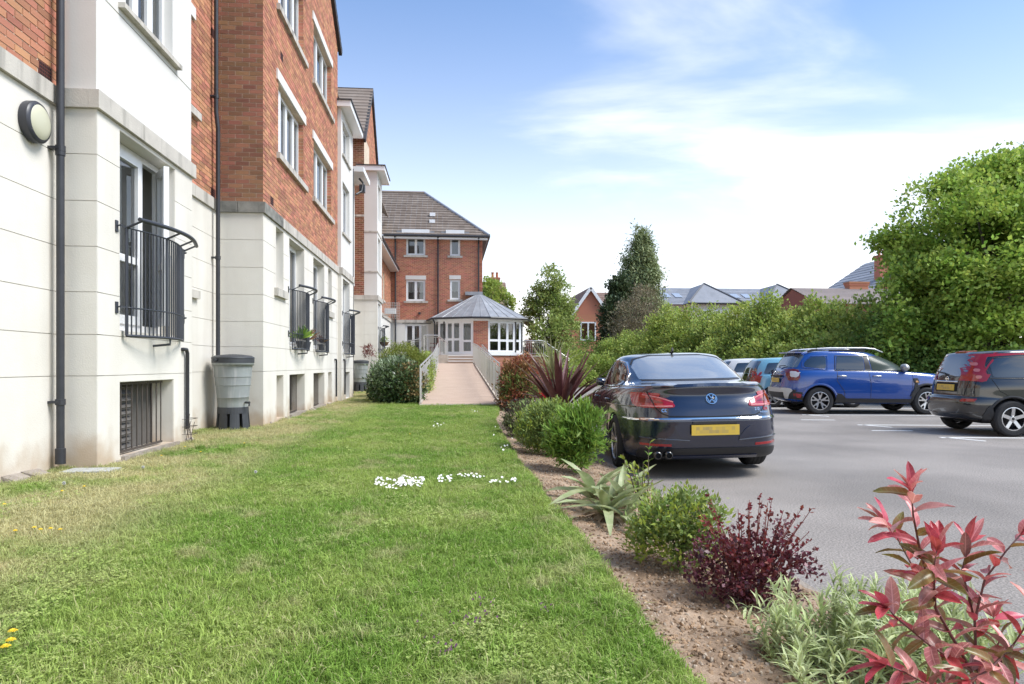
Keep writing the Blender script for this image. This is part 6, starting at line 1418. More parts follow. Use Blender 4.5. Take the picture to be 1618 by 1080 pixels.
    q = c.project('rear', .62, .80); c.text('NOTE', q[0].x - .004, .60, .82, .055, M_CHROME, .08, bold=.001)
    for x in c.wx:
        for sy in (1, -1): c.wheel(x, sy, .745, M_ALLOY, 'five', tw=.19, rr=.21)
    MB().box(-1.7, 1.7, -.62, .62, .22, .45).build('underbody', M_UNDER, c.t, local=True)
    a = math.radians(-7); hx_, hy_ = math.cos(a), math.sin(a); nx_, ny_ = -hy_, hx_
    c.place(9.80 + 1.30 * hx_ + .80 * nx_, 11.10 + 1.30 * hy_ + .80 * ny_, -7)
    return c
mpv()

def small_hatch(name, label, col, L_, W_, H_, x, y, ang, dark_hatch=False, lampc=None):
    s = L_ / 3.6; hh = H_ / 1.48; q = lambda a: a * s; z = lambda a: a * hh; w_ = W_ / 1.64
    keys = [K(z(.24), z(.20), z(.22), q(-1.6), q(1.65), .70 * w_), K(z(.30), z(.24), z(.26), q(-1.74), q(1.74), .77 * w_, 5, 4), K(z(.55), z(.5), z(.46), q(-1.80), q(1.79), .815 * w_, 4.6, 3.6), K(z(.80), z(.76), z(.66), q(-1.76), q(1.74), .82 * w_, 4.4, 3.4), K(z(.92), z(.90), z(.80), q(-1.73), q(1.6), .80 * w_, 4.4, 3.2),
            K(z(.97), z(.95), z(.93), q(-1.71), q(1.1), .77 * w_, 4.2, 3.2), K(z(1.15), z(1.15), z(1.15), q(-1.65), q(.75), .73 * w_, 4.0, 3), K(z(1.34), z(1.36), z(1.33), q(-1.52), q(.38), .67 * w_, 3.8, 3), K(z(1.42), z(1.44), z(1.41), q(-1.44), q(.22), .62 * w_, 3.6, 2.8), K(z(1.45), z(1.47), z(1.45), q(-1.3), q(.1), .5 * w_, 3.2, 2.6), K(z(1.46), z(1.48), z(1.47), q(-1.), q(-.2), .2 * w_, 2.6, 2.2)]
    body = paint(name + '_paint', col, .25, 1)
    c = Car(name, label, keys, body, dict(arch=.34, x=(q(-1.18), q(1.18))), wr=.295)
    c.decal('rear_window', 'rear', [(-.56 * w_, z(1.0)), (.56 * w_, z(1.0)), (.50 * w_, z(1.36)), (-.50 * w_, z(1.36))], mat('dark_hatch_glass', (.05, .055, .06), .03, spec=1, ior=1.9), .006, r=.05)
    if dark_hatch: c.decal('glass_tailgate', 'rear', [(-.58 * w_, z(.72)), (.58 * w_, z(.72)), (.58 * w_, z(.985)), (-.58 * w_, z(.985))], M_CGLASS, .008, r=.04)
    c.plate(q(-1.80), z(.62) if not dark_hatch else z(.60), .05)
    for s_, sd in ((1, 'left'), (-1, 'right')):
        c.decal('tail_lamp', 'rear', [(s_ * a, b_) for a, b_ in ((.60 * w_, z(.70)), (.76 * w_, z(.72)), (.74 * w_, z(1.06)), (.62 * w_, z(1.04)))], M_RED, .01, r=.03, gstep=.04, thick=1)
        c.decal('tail_lamp', sd, [(q(-1.73), z(.74)), (q(-1.60), z(.76)), (q(-1.58), z(1.02)), (q(-1.66), z(1.08))], M_RED, .01, r=.02, gstep=.04, thick=1)
        c.decal('side_window', sd, [(q(-1.42), z(.99)), (q(-.55), z(.985)), (q(-.55), z(1.33)), (q(-1.28), z(1.30))], M_CGLASS, .008, r=.05); c.decal('side_window', sd, [(q(-.48), z(.985)), (q(.82), z(.97)), (q(.45), z(1.22)), (q(.25), z(1.33)), (q(-.48), z(1.35))], M_CGLASS, .008, r=.04)
        c.ribbon('door_gap', sd, [(q(-.52), z(.98)), (q(-.52), z(.35))], .009, M_UNDER)
        m = MB(); y_ = c.ysurf(q(.7), z(.98)); m.lathe([(0, -.08), (.06, -.06), (.08, 0), (.05, .08), (0, .09)], (q(.72), s_ * (y_ + .11), z(1.02)), 12, 'y'); m.build('mirror', body, c.t, local=True, smooth=True)
    for x_ in c.wx:
        for sy in (1, -1): c.wheel(x_, sy, .70 * w_, M_ALLOY, 'five', tw=.18, rr=.19)
    MB().box(q(-1.5), q(1.5), -.58, .58, .2, .4).build('underbody', M_UNDER, c.t, local=True)
    c.place(x, y, ang); return c
small_hatch('parked_city_car', 'light blue city car with black glass tailgate beside the blue car', (.19, .42, .55), 3.55, 1.64, 1.49, 10.75, 20.0, -7, True)
small_hatch('parked_white_car', 'white hatchback whose roof shows beyond the light blue car', (.72, .72, .70), 4.2, 1.78, 1.50, 11.6, 23.6, -7)
small_hatch('parked_small_car', 'small dark grey car far off past the marker post', (.03, .035, .045), 3.8, 1.68, 1.45, 10.6, 56.5, 200)
# ------------------------------------------------------------------ water butts
def water_butt(x, y, z, label):
    t = thing('water_butt', label, 'water butt', (x, y, z), group='water butts by the downpipes')
    M_G = mat('grey_butt_plastic', (0.27, 0.295, 0.285), 0.5, var=0.8, vscale=4, col2=(0.24, 0.25, 0.255), streak=((0.40, 0.40, 0.40), 0.7, 14), coords='obj'); M_D = mat('dark_butt_plastic', (0.05, 0.053, 0.06), 0.5, var=0.6, vscale=8)
    pr_ = [(0.245, 0.36), (0.25, 0.42), (0.262, 0.52), (0.268, 0.525), (0.266, 0.545), (0.285, 0.72), (0.293, 0.725), (0.291, 0.75), (0.30, 0.86), (0.309, 0.865), (0.307, 0.885), (0.320, 1.05), (0.335, 1.10)]
    MB().lathe(pr_, n=40).build('barrel', M_G, t, local=True, smooth=True, sharp=50)
    MB().lathe([(0.335, 1.09), (0.352, 1.095), (0.352, 1.165), (0.358, 1.17), (0.352, 1.19), (0.30, 1.215), (0.12, 1.235), (0.0, 1.24)], n=40).build('lid', M_D, t, local=True, smooth=True, sharp=40)
    MB().lathe([(0.335, 1.05), (0.345, 1.05), (0.348, 1.093)], n=40).build('rim', M_G, t, local=True, smooth=True)
    b = MB(); n_ = 8
    for k in range(n_):      # stand: ring of legs flaring to the ground with openings between
        a0, a1 = 2 * PI * (k + 0.13) / n_, 2 * PI * (k + 0.87) / n_; m_ = 4
        for j in range(m_):
            p, q = a0 + (a1 - a0) * j / m_, a0 + (a1 - a0) * (j + 1) / m_
            P = lambda r_, a, z_: (r_ * math.cos(a), r_ * math.sin(a), z_)
            zt = 0.26
            b.add([P(0.285, p, 0), P(0.285, q, 0), P(0.26, q, zt), P(0.26, p, zt), P(0.235, p, 0), P(0.235, q, 0), P(0.22, q, zt), P(0.22, p, zt)], [(0, 1, 2, 3), (4, 7, 6, 5), (0, 3, 7, 4), (1, 5, 6, 2)])
    b.lathe([(0.20, 0.26), (0.262, 0.262), (0.255, 0.365), (0.0, 0.37)], n=32)
    b.build('stand', M_D, t, local=True)
    m = MB(); m.tube([(0.24, -0.12, 0.44), (0.33, -0.165, 0.44)], 0.018, 8); m.tube([(0.32, -0.16, 0.46), (0.32, -0.16, 0.38)], 0.014, 8); m.build('tap', M_D, t, local=True)
    t.scale = (0.91, 0.91, 0.96)
    m = MB(); m.tube([(-0.19, -0.29, 1.14), (-0.20, -0.36, 1.14)], 0.025, 8); m.build('overflow', M_D, t, local=True)
    return t
water_butt(-3.44, 11.28, 0.24, 'ribbed grey water butt with dark lid under the near downpipe')
water_butt(-3.36, 26.3, 0.26, 'smaller looking grey water butt beyond the railings, left of the big shrub')
b = MB(); b.box(-3.62, -3.18, 6.72, 6.98, 0.2, 0.262); o = b.build('drain_cover', mat('pale_slab', (0.45, 0.45, 0.42), 0.9, var=0.7, vscale=12)); tag(o, 'pale square drain cover slab lying in the grass by the bay', 'slab')
b = MB()
for i in range(7): b.tube([(XB + 0.16 * math.sin(i) * 0.4 + 0.05, 9.30 + 0.03 * i, 0.25), (XB + 0.05 + 0.05 * math.cos(i), 9.28 + 0.03 * i, 0.62 - 0.02 * i)], 0.004, 4)
for z in (0.35, 0.45, 0.55): b.tube([(XB + 0.01, 9.26, z), (XB + 0.13, 9.28, z), (XB + 0.13, 9.48, z), (XB + 0.01, 9.5, z)], 0.004, 4)
tag(b.build('wire_guard', mat('rusty_iron')), 'small rusty wire guard round the foot of the thin waste pipe', 'guard')

# plant pots behind the second and third railings
def pot(x, y, z, label, leafc, n_=40, h=0.35, s=0.11):
    t = thing('potted_plant', label, 'plant', (x, y, z))
    MB().lathe([(0.0, 0), (0.06, 0), (s * .75, 0.12), (s * .75 + 0.008, 0.125), (s * .75, 0.14), (s * .7, 0.135)], n=14).build('pot', mat('dark_pot', (.07, .065, .06), .7), t, local=True, smooth=True, sharp=40)
    r = random.Random(int(y * 100)); b = MB()
    for _ in range(n_):
        a = r.uniform(0, 6.28); e = r.uniform(0.1, 1.3); l_ = r.uniform(0.4, 1) * h; d = Vector((math.cos(a) * math.sin(e), math.sin(a) * math.sin(e), math.cos(e)))
        s_ = d.orthogonal().normalized() * 0.018; p = Vector((0, 0, 0.17)); q = p + d * l_
        b.add([p, p + d * l_ * 0.6 + s_, q, p + d * l_ * 0.6 - s_], [(0, 1, 2, 3)])
    b.build('foliage', leafc, t, local=True)
# ------------------------------------------------------------------ planting
_th = math.atan(99 / 1080); _c, _s = math.cos(_th), math.sin(_th)
def spot(px, py, d):               # a place in the garden, measured off the photograph at a known distance
    r = (px - 809) / 1080 * d; return (r * _c + d * _s, d * _c - r * _s, CAM_Z + (576 - py) * d / 1080)
def leafmat(name, col, col2, isl=0.35, hue=0.02, tr=0.35, vs=1.2, rough=0.55, spec=0.35):
    return mat(name, col, rough, spec=spec, var=1.0, vscale=vs, col2=col2, island=isl, hue=hue, trans=tr)
L_MAPLE = leafmat('maple_leaf', (0.26, 0.40, 0.06), (0.42, 0.52, 0.11), vs=1.1, tr=.4)
L_HEDGE = leafmat('hedge_leaf', (0.27, 0.37, 0.07), (0.42, 0.48, 0.13), vs=1.2, tr=.4)
L_HEDGEY = leafmat('yellow_green_leaf', (0.42, 0.47, 0.11), (0.29, 0.39, 0.08), vs=1.2, tr=.4)
L_HEDGED = leafmat('dark_hedge_leaf', (0.16, 0.26, 0.05), (0.24, 0.34, 0.08), vs=0.7)
L_PALE = leafmat('pale_tree_leaf', (0.36, 0.42, 0.13), (0.28, 0.36, 0.10), vs=0.7, tr=.45)
L_CONI = leafmat('conifer_frond', (0.22, 0.27, 0.12), (0.32, 0.36, 0.17), isl=0.3, tr=0.15, vs=0.8)
L_IVY = leafmat('ivy_leaf', (0.05, 0.08, 0.035), (0.09, 0.12, 0.05), tr=0.15, vs=0.9)
L_TWIG = leafmat('twiggy_shoot', (0.26, 0.22, 0.13), (0.20, 0.16, 0.10), tr=0.2)
M_BARK = mat('bark', (0.13, 0.10, 0.075), 0.95, var=0.8, vscale=9, bump=0.5)
def leaf_quads(P, D, U, Ls, Ws):
    """P base, D direction, U side; diamond leaves"""
    n_ = len(P); V = np.empty((n_, 4, 3)); Ls = np.asarray(Ls).reshape(-1, 1); Ws = np.asarray(Ws).reshape(-1, 1)
    nn = np.cross(D, U)
    V[:, 0] = P; V[:, 1] = P + D * Ls * 0.45 + U * Ws * 0.5 + nn * Ls * 0.06; V[:, 2] = P + D * Ls; V[:, 3] = P + D * Ls * 0.45 - U * Ws * 0.5 + nn * Ls * 0.06
    return V.reshape(-1, 3), np.arange(n_ * 4)
def unit(a): return a / np.maximum(np.linalg.norm(a, axis=1, keepdims=True), 1e-9)
def crown(blobs, nclump, nleaf, L_, W_, mat_, parent, rc=0.28, droop=0.0, gap=0.25, name='crown', shell=0.35, gs=0.7, z_min=0.02, up=0.4, seed=0):
    g_ = np.random.default_rng(seed + 17); B = np.array(blobs, float); vol = (B[:, 3] * B[:, 4] * B[:, 5]) ** 0.67; pk = g_.choice(len(B), nclump * 3, p=vol / vol.sum())
    d = unit(g_.normal(size=(nclump * 3, 3))); rr = (shell + (1 - shell) * g_.random(nclump * 3)) ** 0.6
    C = B[pk, :3] + d * B[pk, 3:6] * rr[:, None] * (0.9 + 0.2 * g_.random((nclump * 3, 1)))
    keep = []
    for i in range(len(C)):
        if C[i, 2] < z_min: continue
        if noise.noise(Vector(C[i] * gs) + Vector((seed, 0, 0))) < -0.45 + gap: continue
        keep.append(i)
        if len(keep) >= nclump: break
    C = C[keep]; d = d[keep]; m_ = len(C)
    P = np.repeat(C, nleaf, axis=0); out = np.repeat(d, nleaf, axis=0)
    off = g_.normal(size=P.shape) * rc * 0.5 * np.array([1, 1, 0.7]); P = P + off
    D = unit(out * 0.7 + g_.normal(size=P.shape) * 0.75 + np.array([0, 0, up - droop])); rv = g_.normal(size=P.shape)
    U = unit(np.cross(D, rv * 0.8 + np.array([0, 0, 0.0]))); 
    # leaves lie rather flat: side vector mostly horizontal
    H = unit(np.cross(D, np.array([0, 0, 1.0])[None, :] + g_.normal(size=P.shape) * 0.45)); U = H
    s_ = 0.6 + 0.7 * g_.random(len(P)); V, F = leaf_quads(P, D, U, L_ * s_, W_ * s_)
    V[:, 2] = np.maximum(V[:, 2], z_min)
    base = np.array(wloc(parent)); return np_mesh(name, V - base, F, 4, mat_, parent), C
def limb(parent, base, tips, r0, name='trunk', m=None, seed=0):
    r = random.Random(seed); b = MB(); base = Vector(base)
    tips = [Vector(t) for t in tips]; top = sum(tips, Vector()) / len(tips); fork = base.lerp(Vector((base.x, base.y, top.z)), 0.35)
    b.tube([base - Vector((0, 0, 0.1)), base.lerp(fork, 0.5) + Vector((r.uniform(-.05, .05), r.uniform(-.05, .05), 0)), fork], [r0 * 1.15, r0 * 0.95, r0 * 0.8], 8)
    for t in tips:
        mid = fork.lerp(t, 0.5) + Vector((r.uniform(-1, 1), r.uniform(-1, 1), r.uniform(0, 1))) * (t - fork).length * 0.08
        b.tube([fork, mid, t], [r0 * 0.55, r0 * 0.35, r0 * 0.10], 6)
    return b.build(name, m or M_BARK, parent, smooth=True)
def tree(name, label, cat, base, blobs, nclump, nleaf, L_, W_, m, r0=0.12, group=None, ntips=10, seed=0, **kw):
    t = thing(name, label, cat, base, group=group); _, C = crown(blobs, nclump, nleaf, L_, W_, m, t, seed=seed, **kw)
    idx = np.random.default_rng(seed).choice(len(C), min(ntips, len(C)), replace=False); limb(t, base, [C[i] for i in idx], r0, seed=seed); return t
def gp(px, d, z=0.0):
    q = spot(px, 576, d); return (q[0], q[1], z)
def bl(px, py, d, rx, ry, rz_): q = spot(px, py, d); return (q[0], q[1], q[2], rx, ry, rz_)

# the big maple at the right
tree('maple_tree', 'big bright green maple tree towering over the black hatchback at the right edge', 'tree', gp(1560, 23),
     [bl(1560, 400, 23, 3.1, 3, 2.6), bl(1530, 420, 22, 1.9, 2, 1.9), bl(1468, 480, 22, 1.5, 1.6, 1.6), bl(1600, 330, 24, 2.6, 2.4, 2.0), bl(1545, 285, 24, 0.85, 0.9, 0.95), bl(1490, 315, 24, .7, .7, .7), bl(1455, 350, 24, .65, .6, .6), bl(1422, 385, 24, .5, .45, .4), bl(1600, 300, 24, 1.3, 1.2, 1.1), bl(1570, 262, 24, .5, .5, .5), bl(1528, 262, 24, .4, .45, .45), bl(1610, 262, 24, .6, .6, .5), bl(1450, 315, 23.5, .45, .45, .45), bl(1395, 378, 24, .35, .35, .3), bl(1420, 420, 23.5, .5, .5, .45), bl(1650, 420, 23, 3, 2.6, 3.2), bl(1570, 520, 22, 2.6, 2.0, 1.6), bl(1480, 530, 22, 1.8, 1.5, 1.3)],
     3600, 30, 0.15, 0.11, L_MAPLE, 0.22, rc=0.42, seed=1, gap=0.42, gs=0.85, ntips=46)
HG = 'shrubs and small trees of the long hedge behind the cars'
hedge_spec = [  # px, distance, top y, half width, material, label
    (1418, 23.5, 478, 1.7, L_HEDGED, 'dark green hedge shrub just left of the big maple'),
    (1372, 25, 470, 1.9, L_HEDGE, 'green hedge shrub below the chimney with four pots'),
    (1325, 26.5, 478, 1.7, L_HEDGE, 'leafy hedge shrub below the stubby chimney'),
    (1288, 28, 470, 1.4, L_HEDGE, 'upright hedge tree in front of the brick end gable'),
    (1250, 30, 492, 1.6, L_HEDGEY, 'yellowish hedge shrub left of the brick end gable'),
    (1212, 31.5, 466, 1.6, L_HEDGE, 'tallest shooting hedge shrub above the light blue car'),
    (1170, 33.5, 478, 1.8, L_HEDGEY, 'yellow green hedge shrub above the white car roof'),
    (1130, 36, 484, 2.0, L_HEDGE, 'green hedge shrub before the slate roofed terrace'),
    (1092, 38.5, 482, 1.9, L_HEDGEY, 'pale hedge shrub behind the coupe aerial'),
    (1056, 41, 482, 1.9, L_HEDGEY, 'pale yellow hedge shrub right beside the conifer'),
    (1022, 44, 515, 1.9, L_HEDGE, 'low green hedge shrub at the conifer foot'),
    (985, 47, 520, 2.0, L_HEDGE, 'loose green hedge shrub left below the conifer')]
for k, (px, d, ty, hw, m_, lab) in enumerate(hedge_spec):
    h = CAM_Z + (576 - ty) * d / 1080; s_ = h
    bs = [(*gp(px, d)[:2], h * 0.42, hw, hw * 0.9, h * 0.42), (*gp(px - 12, d + 0.4)[:2], h * 0.62, hw * 0.6, hw * 0.6, h * 0.30), (*gp(px + 14, d)[:2], h * 0.55, hw * 0.6, hw * 0.6, h * 0.32), (*gp(px + 3, d)[:2], h * 0.82, hw * 0.35, hw * 0.35, h * 0.2), (*gp(px - 18, d)[:2], h * 0.25, hw * .8, hw * .7, h * .3)]
    tree('hedge_shrub', lab, 'shrub', gp(px, d), bs, 620, 20, 0.15, 0.10, m_, 0.06, group=HG, seed=20 + k, rc=0.34, gap=0.05, up=0.6, ntips=12)
# upright shoots over the hedge tops
b = MB(); g_ = random.Random(5)
# second row of hedge so no gap shows at the bottom
for k, (px, d, ty) in enumerate([(1600, 19.5, 545), (1540, 20.5, 540), (1480, 21.5, 535), (1425, 23, 525), (1350, 24.5, 515), (1290, 26, 520), (1225, 28.5, 520), (1150, 32, 525), (1085, 37, 530), (1030, 42, 540)]):
    h = CAM_Z + (576 - ty) * d / 1080
    lab = ['dark undergrowth shrub behind the black hatchback at the picture edge', 'dark undergrowth shrub between the two right hand cars', 'dark shrub behind the bonnet of the blue car', 'leafy shrub behind the mirror of the blue car', 'low leafy shrub over the roof rails of the blue car', 'low leafy shrub behind the tailgate of the blue car', 'low shrub right behind the light blue car', 'low shrub right behind the white car', 'low shrub behind the roof of the dark coupe', 'low shrub at the left roof edge of the dark coupe'][k]
    tree('hedge_shrub', lab, 'shrub', gp(px, d + 0.5), [(*gp(px, d + .5)[:2], h * .45, 1.9, 1.1, h * .5), (*gp(px + 20, d + .7)[:2], h * .3, 1.6, .9, h * .4)], 420, 20, 0.14, 0.10, L_HEDGED if k < 3 else L_HEDGE, 0.05, group=HG, seed=60 + k, rc=0.3, gap=-0.1, ntips=6)
# conifer, ivy clad tree and friends
cb = []
for (px, py, r_) in ((1012, 372, .35), (1013, 390, .75), (1010, 412, 1.1), (1014, 436, 1.45), (1008, 460, 1.65), (1014, 485, 1.7), (1010, 510, 1.6)): cb.append(bl(px, py, 56, r_ * 1.14, r_ * 1.14, 1.2))
tree('conifer', 'tall dark drooping conifer rising above the hedge', 'tree', gp(1012, 56), cb, 1500, 18, 0.34, 0.10, L_CONI, 0.2, rc=0.5, droop=1.1, gap=-0.05, seed=3, ntips=8)
tree('ivy_clad_tree', 'very dark ivy covered tree leaning on the left of the conifer', 'tree', gp(965, 53), [bl(980, 470, 54, 1.0, 1.0, 1.9), bl(972, 510, 53, 1.15, 1.1, 2.2), bl(968, 545, 53, 1.2, 1.2, 1.6)], 750, 18, 0.22, 0.16, L_IVY, 0.15, rc=0.4, gap=0.0, seed=4, ntips=8)
tree('twiggy_shrub', 'pinkish twiggy shrub in front of the conifer', 'shrub', gp(1000, 49), [bl(1000, 500, 49, 1.5, 1.2, 1.3), bl(1020, 480, 50, 1.0, 1, 1.6), bl(990, 530, 49, 1.6, 1.3, 1.2)], 420, 14, 0.22, 0.045, L_TWIG, 0.08, rc=0.5, gap=0.05, seed=5, ntips=26)
tree('pale_tree', 'airy pale green tree left of the gabled house', 'tree', gp(868, 45), [bl(868, 445, 45, .9, .9, 1.1), bl(850, 470, 45, .9, .9, .8), bl(868, 490, 45, 1.55, 1.4, 1.3), bl(885, 470, 45, .9, .9, 1.1), bl(868, 530, 44, 1.7, 1.5, 1.4), bl(838, 500, 45, .6, .6, .7), bl(895, 510, 45, .9, .8, 1.2)], 900, 17, 0.17, 0.11, L_PALE, 0.12, rc=0.32, gap=0.28, gs=1.1, seed=6, ntips=24)
tree('far_tree', 'yellow green tree beside the twin pot chimney behind the sunroom', 'tree', gp(785, 62), [bl(775, 470, 62, 1.3, 1.2, 1.6), bl(795, 480, 62, 1.1, 1.0, 1.1), bl(768, 450, 62, .6, .6, .8)], 420, 16, 0.2, 0.14, L_HEDGEY, 0.12, rc=0.35, seed=7)
for k, (px, d, ty, hw, m_, lab) in enumerate([(925, 50, 528, 1.9, L_HEDGED, 'dark rounded shrub under the gabled house window'), (900, 47, 545, 1.6, L_HEDGE, 'green shrub behind the picket fence'), (958, 44, 556, 1.3, L_HEDGE, 'clipped bright green shrub left of the coupe roof'), (870, 43, 548, 1.5, L_HEDGEY, 'yellow flowered shrub at the pale tree foot'), (845, 44, 560, 1.4, L_HEDGED, 'low dark shrub right of the side terrace'), (912, 40, 578, 1.0, L_HEDGE, 'low grey green shrub before the picket fence'), (889, 38, 577, 1.0, L_HEDGE, 'low grey green shrub behind the spiky plant'), (935, 62, 548, 2.2, L_HEDGE, 'far green shrub between fence and ivy clad tree')]):
    h = CAM_Z + (576 - ty) * d / 1080
    tree('garden_shrub', lab, 'shrub', gp(px, d), [(*gp(px, d)[:2], h * .5, hw, hw, h * .5), (*gp(px + 8, d)[:2], h * .3, hw, hw, h * .35)], 380, 18, 0.13, 0.09, m_, 0.05, seed=90 + k, rc=0.26, gap=-0.15, ntips=5)

# shrubs left of the ramp
L_EUO = leafmat('variegated_leaf', (0.07, 0.13, 0.04), (0.16, 0.22, 0.10), isl=0.7, tr=0.15, vs=1.6, rough=0.4, spec=0.5)
L_PALEV = leafmat('silvery_leaf', (0.30, 0.36, 0.24), (0.18, 0.24, 0.13), isl=0.4, tr=0.2, vs=2)
L_TAN = leafmat('tan_leaf', (0.36, 0.25, 0.11), (0.24, 0.19, 0.07), isl=0.4, tr=0.2, vs=2)
L_DOME = leafmat('dome_leaf', (0.24, 0.27, 0.05), (0.19, 0.24, 0.05), isl=0.35, tr=0.3, vs=2)
BS = thing('broad_shrub', 'broad evergreen shrub with silver edged leaves at the foot of the ramp', 'shrub', (-1.6, 18.6, 0.25))
bb = [(-1.68, 18.7, .72, .48, .7, .60), (-1.28, 18.4, .75, .55, .6, .62), (-1.0, 18.6, .62, .33, .6, .5), (-1.5, 19.5, .85, .62, .8, .60)]
crown(bb, 1500, 15, .085, .042, L_EUO, BS, rc=.13, gap=-.3, seed=11, z_min=.26, shell=.6); crown([(-1.65, 18.55, .85, .45, .6, .55), (-1.35, 18.5, .9, .5, .5, .55)], 300, 12, .075, .035, L_PALEV, BS, rc=.12, gap=.1, name='pale_foliage', seed=12, z_min=.3, shell=.8)
crown([(-1.05, 18.35, .75, .38, .5, .55)], 170, 12, .075, .035, L_TAN, BS, rc=.12, gap=.1, name='tan_foliage', seed=13, z_min=.3, shell=.75); limb(BS, (-1.6, 18.6, .2), [(-2.1, 18.6, .8), (-1.3, 18.5, 1.0), (-1.6, 19.2, 1.1), (-1.1, 18.4, .9)], .03, 'stems')
DM = thing('domed_shrub', 'smooth domed yellow green shrub behind the broad evergreen shrub', 'shrub', (-1.6, 21.8, 0.26)); crown([(-1.50, 21.8, .95, .78, .9, .95), (-1.05, 22.0, .9, .5, .8, .75)], 1500, 16, .07, .02, L_DOME, DM, rc=.12, gap=-.4, seed=14, z_min=.27, shell=.75)
RS = thing('ramp_side_shrub', 'narrow light green shrub growing through the left ramp railing', 'shrub', (-.85, 21.0, 0.26)); crown([(-.72, 20.5, .75, .22, .9, .5), (-.75, 22.6, 1.0, .22, .9, .6), (-.80, 25, 1.15, .25, 1.2, .6)], 420, 14, .07, .03, L_HEDGE, RS, rc=.12, gap=-.2, seed=15, z_min=.3, shell=.5)
SP = thing('red_tipped_sapling', 'small red tipped plant by the white wall behind the domed shrub', 'plant', (-3.0, 27, 0.26)); crown([(-2.95, 25.5, 1.75, .18, .18, .25)], 30, 8, .14, .03, leafmat('sapling_leaf', (.25, .06, .07), (.12, .12, .05)), SP, rc=.1, gap=-.5, seed=16); limb(SP, (-3, 27, .2), [(-2.95, 26.5, 1.7)], .02, 'stem')

# bed plants, far to near
L_REDS = leafmat('red_shrub_leaf', (0.40, 0.13, 0.08), (0.24, 0.17, 0.06), isl=0.45, hue=0.03, tr=0.3, vs=3)
L_GREENS = leafmat('red_shrub_green', (0.18, 0.22, 0.06), (0.13, 0.17, 0.05), isl=0.4, tr=0.3)
RP = thing('red_shrub', 'rounded shrub with rust red young leaves at the right foot of the ramp', 'shrub', (1.75, 17.0, 0.12))
crown([(1.75, 17.0, .85, .48, .5, .62), (2.05, 17.4, 1.0, .4, .4, .45), (1.6, 16.7, .55, .4, .4, .4)], 650, 14, .085, .04, L_REDS, RP, rc=.13, gap=-.1, seed=21, z_min=.13, shell=.4); crown([(1.7, 16.8, .6, .5, .5, .5)], 260, 12, .085, .04, L_GREENS, RP, rc=.13, gap=-.1, seed=22, name='green_foliage', z_min=.13, shell=.3)
limb(RP, (1.75, 17.0, .1), [(1.5, 16.9, 1.0), (2.0, 17.1, 1.2), (1.8, 16.7, .9)], .02, 'stems')
def strap_leaf(name, L_, W_, m, bend=0.2, fold=0.35, n_=7, pinch=0.6):
    V = []; F = []
    for i in range(n_ + 1):
        t = i / n_; w_ = W_ / 2 * (pinch + (1 - pinch) * math.sin(min(1, t * 2) * PI / 2)) * (1 - max(0, (t - 0.45) / 0.55) ** 1.6) + 0.0006
        z_ = L_ * (t - 0.25 * bend * t * t); y_ = L_ * bend * t * t
        V += [(-w_, y_ - w_ * fold, z_), (0, y_ + w_ * fold * 0.3, z_ - 0), (w_, y_ - w_ * fold, z_)]
    for i in range(n_):
        for j in (0, 1): a = i * 3 + j; F.append((a, a + 1, a + 4, a + 3))
    me = bpy.data.meshes.new(name); me.from_pydata(V, [], F); me.materials.append(m); me.polygons.foreach_set('use_smooth', [True] * len(F)); me.update(); return me
def broad_leaf(name, L_, W_, m, curl=0.25, fold=0.3, n_=6):
    V = []; F = []
    for i in range(n_ + 1):
        t = i / n_; w_ = W_ / 2 * math.sin(PI * min(1, t ** 0.8)) ** 0.62 + 0.0004 if 0 < i < n_ else 0.0012
        y_ = L_ * curl * t * t; z_ = L_ * (t - curl * 0.3 * t * t); wv = 0.02 * L_ * math.sin(t * 9)
        V += [(-w_, y_ - w_ * fold + wv, z_), (-w_ * 0.5, y_ - w_ * fold * 0.3, z_), (0, y_ + 0.02 * L_, z_), (w_ * 0.5, y_ - w_ * fold * 0.3, z_), (w_, y_ - w_ * fold - wv, z_)]
    for i in range(n_):
        for j in range(4): a = i * 5 + j; F.append((a, a + 1, a + 6, a + 5))
    me = bpy.data.meshes.new(name); me.from_pydata(V, [], F); me.materials.append(m); me.polygons.foreach_set('use_smooth', [True] * len(F)); me.update(); return me
def droop_basis(d):          # leaf axis along d, its curl falling away from the sky
    z = Vector(d).normalized(); y = z * z.z - Vector((0, 0, 1))
    if y.length < 0.05: y = Vector((z.y, 1, 0))
    y = (y - z * y.dot(z)).normalized(); x = y.cross(z); return Matrix((x, y, z)).transposed().to_quaternion()
def put_leaf(me, parent, pos, d, roll=0.0, s=1.0, name='leaf'):
    o = bpy.data.objects.new(name, me); COL.objects.link(o); o.parent = parent; q = droop_basis(d); q = q @ Matrix.Rotation(roll, 3, 'Z').to_quaternion()
    o.rotation_mode = 'QUATERNION'; o.rotation_quaternion = q; o.location = Vector(pos) - wloc(parent); o.scale = (s, s, s); return o
# spiky purple plant and its green topped neighbour
M_PURP = mat('purple_strap', (0.13, 0.045, 0.045), 0.4, spec=0.5, var=0.9, vscale=9, col2=(0.20, 0.085, 0.075), island=0.35, trans=0.12)
M_PURPL = mat('pale_purple_strap', (0.40, 0.26, 0.25), 0.45, var=0.9, vscale=14, col2=(0.22, 0.10, 0.10), island=0.3, trans=0.12)
M_STRIPE = mat('striped_strap', (0.24, 0.26, 0.11), 0.5, var=0.9, vscale=12, col2=(0.42, 0.41, 0.24), island=0.35, trans=0.3)
CO = thing('purple_spiky_plant', 'purple brown spiky plant with long stiff sword leaves in the bed', 'plant', (1.84, 11.25, 0.1))
pm = [strap_leaf('sword_leaf', 1.0, .085, M_PURP, b_) for b_ in (0.05, 0.14, 0.25)] + [strap_leaf('sword_leaf', 1.0, .07, M_PURPL, b_) for b_ in (0.1, 0.2)]
g_ = random.Random(9)
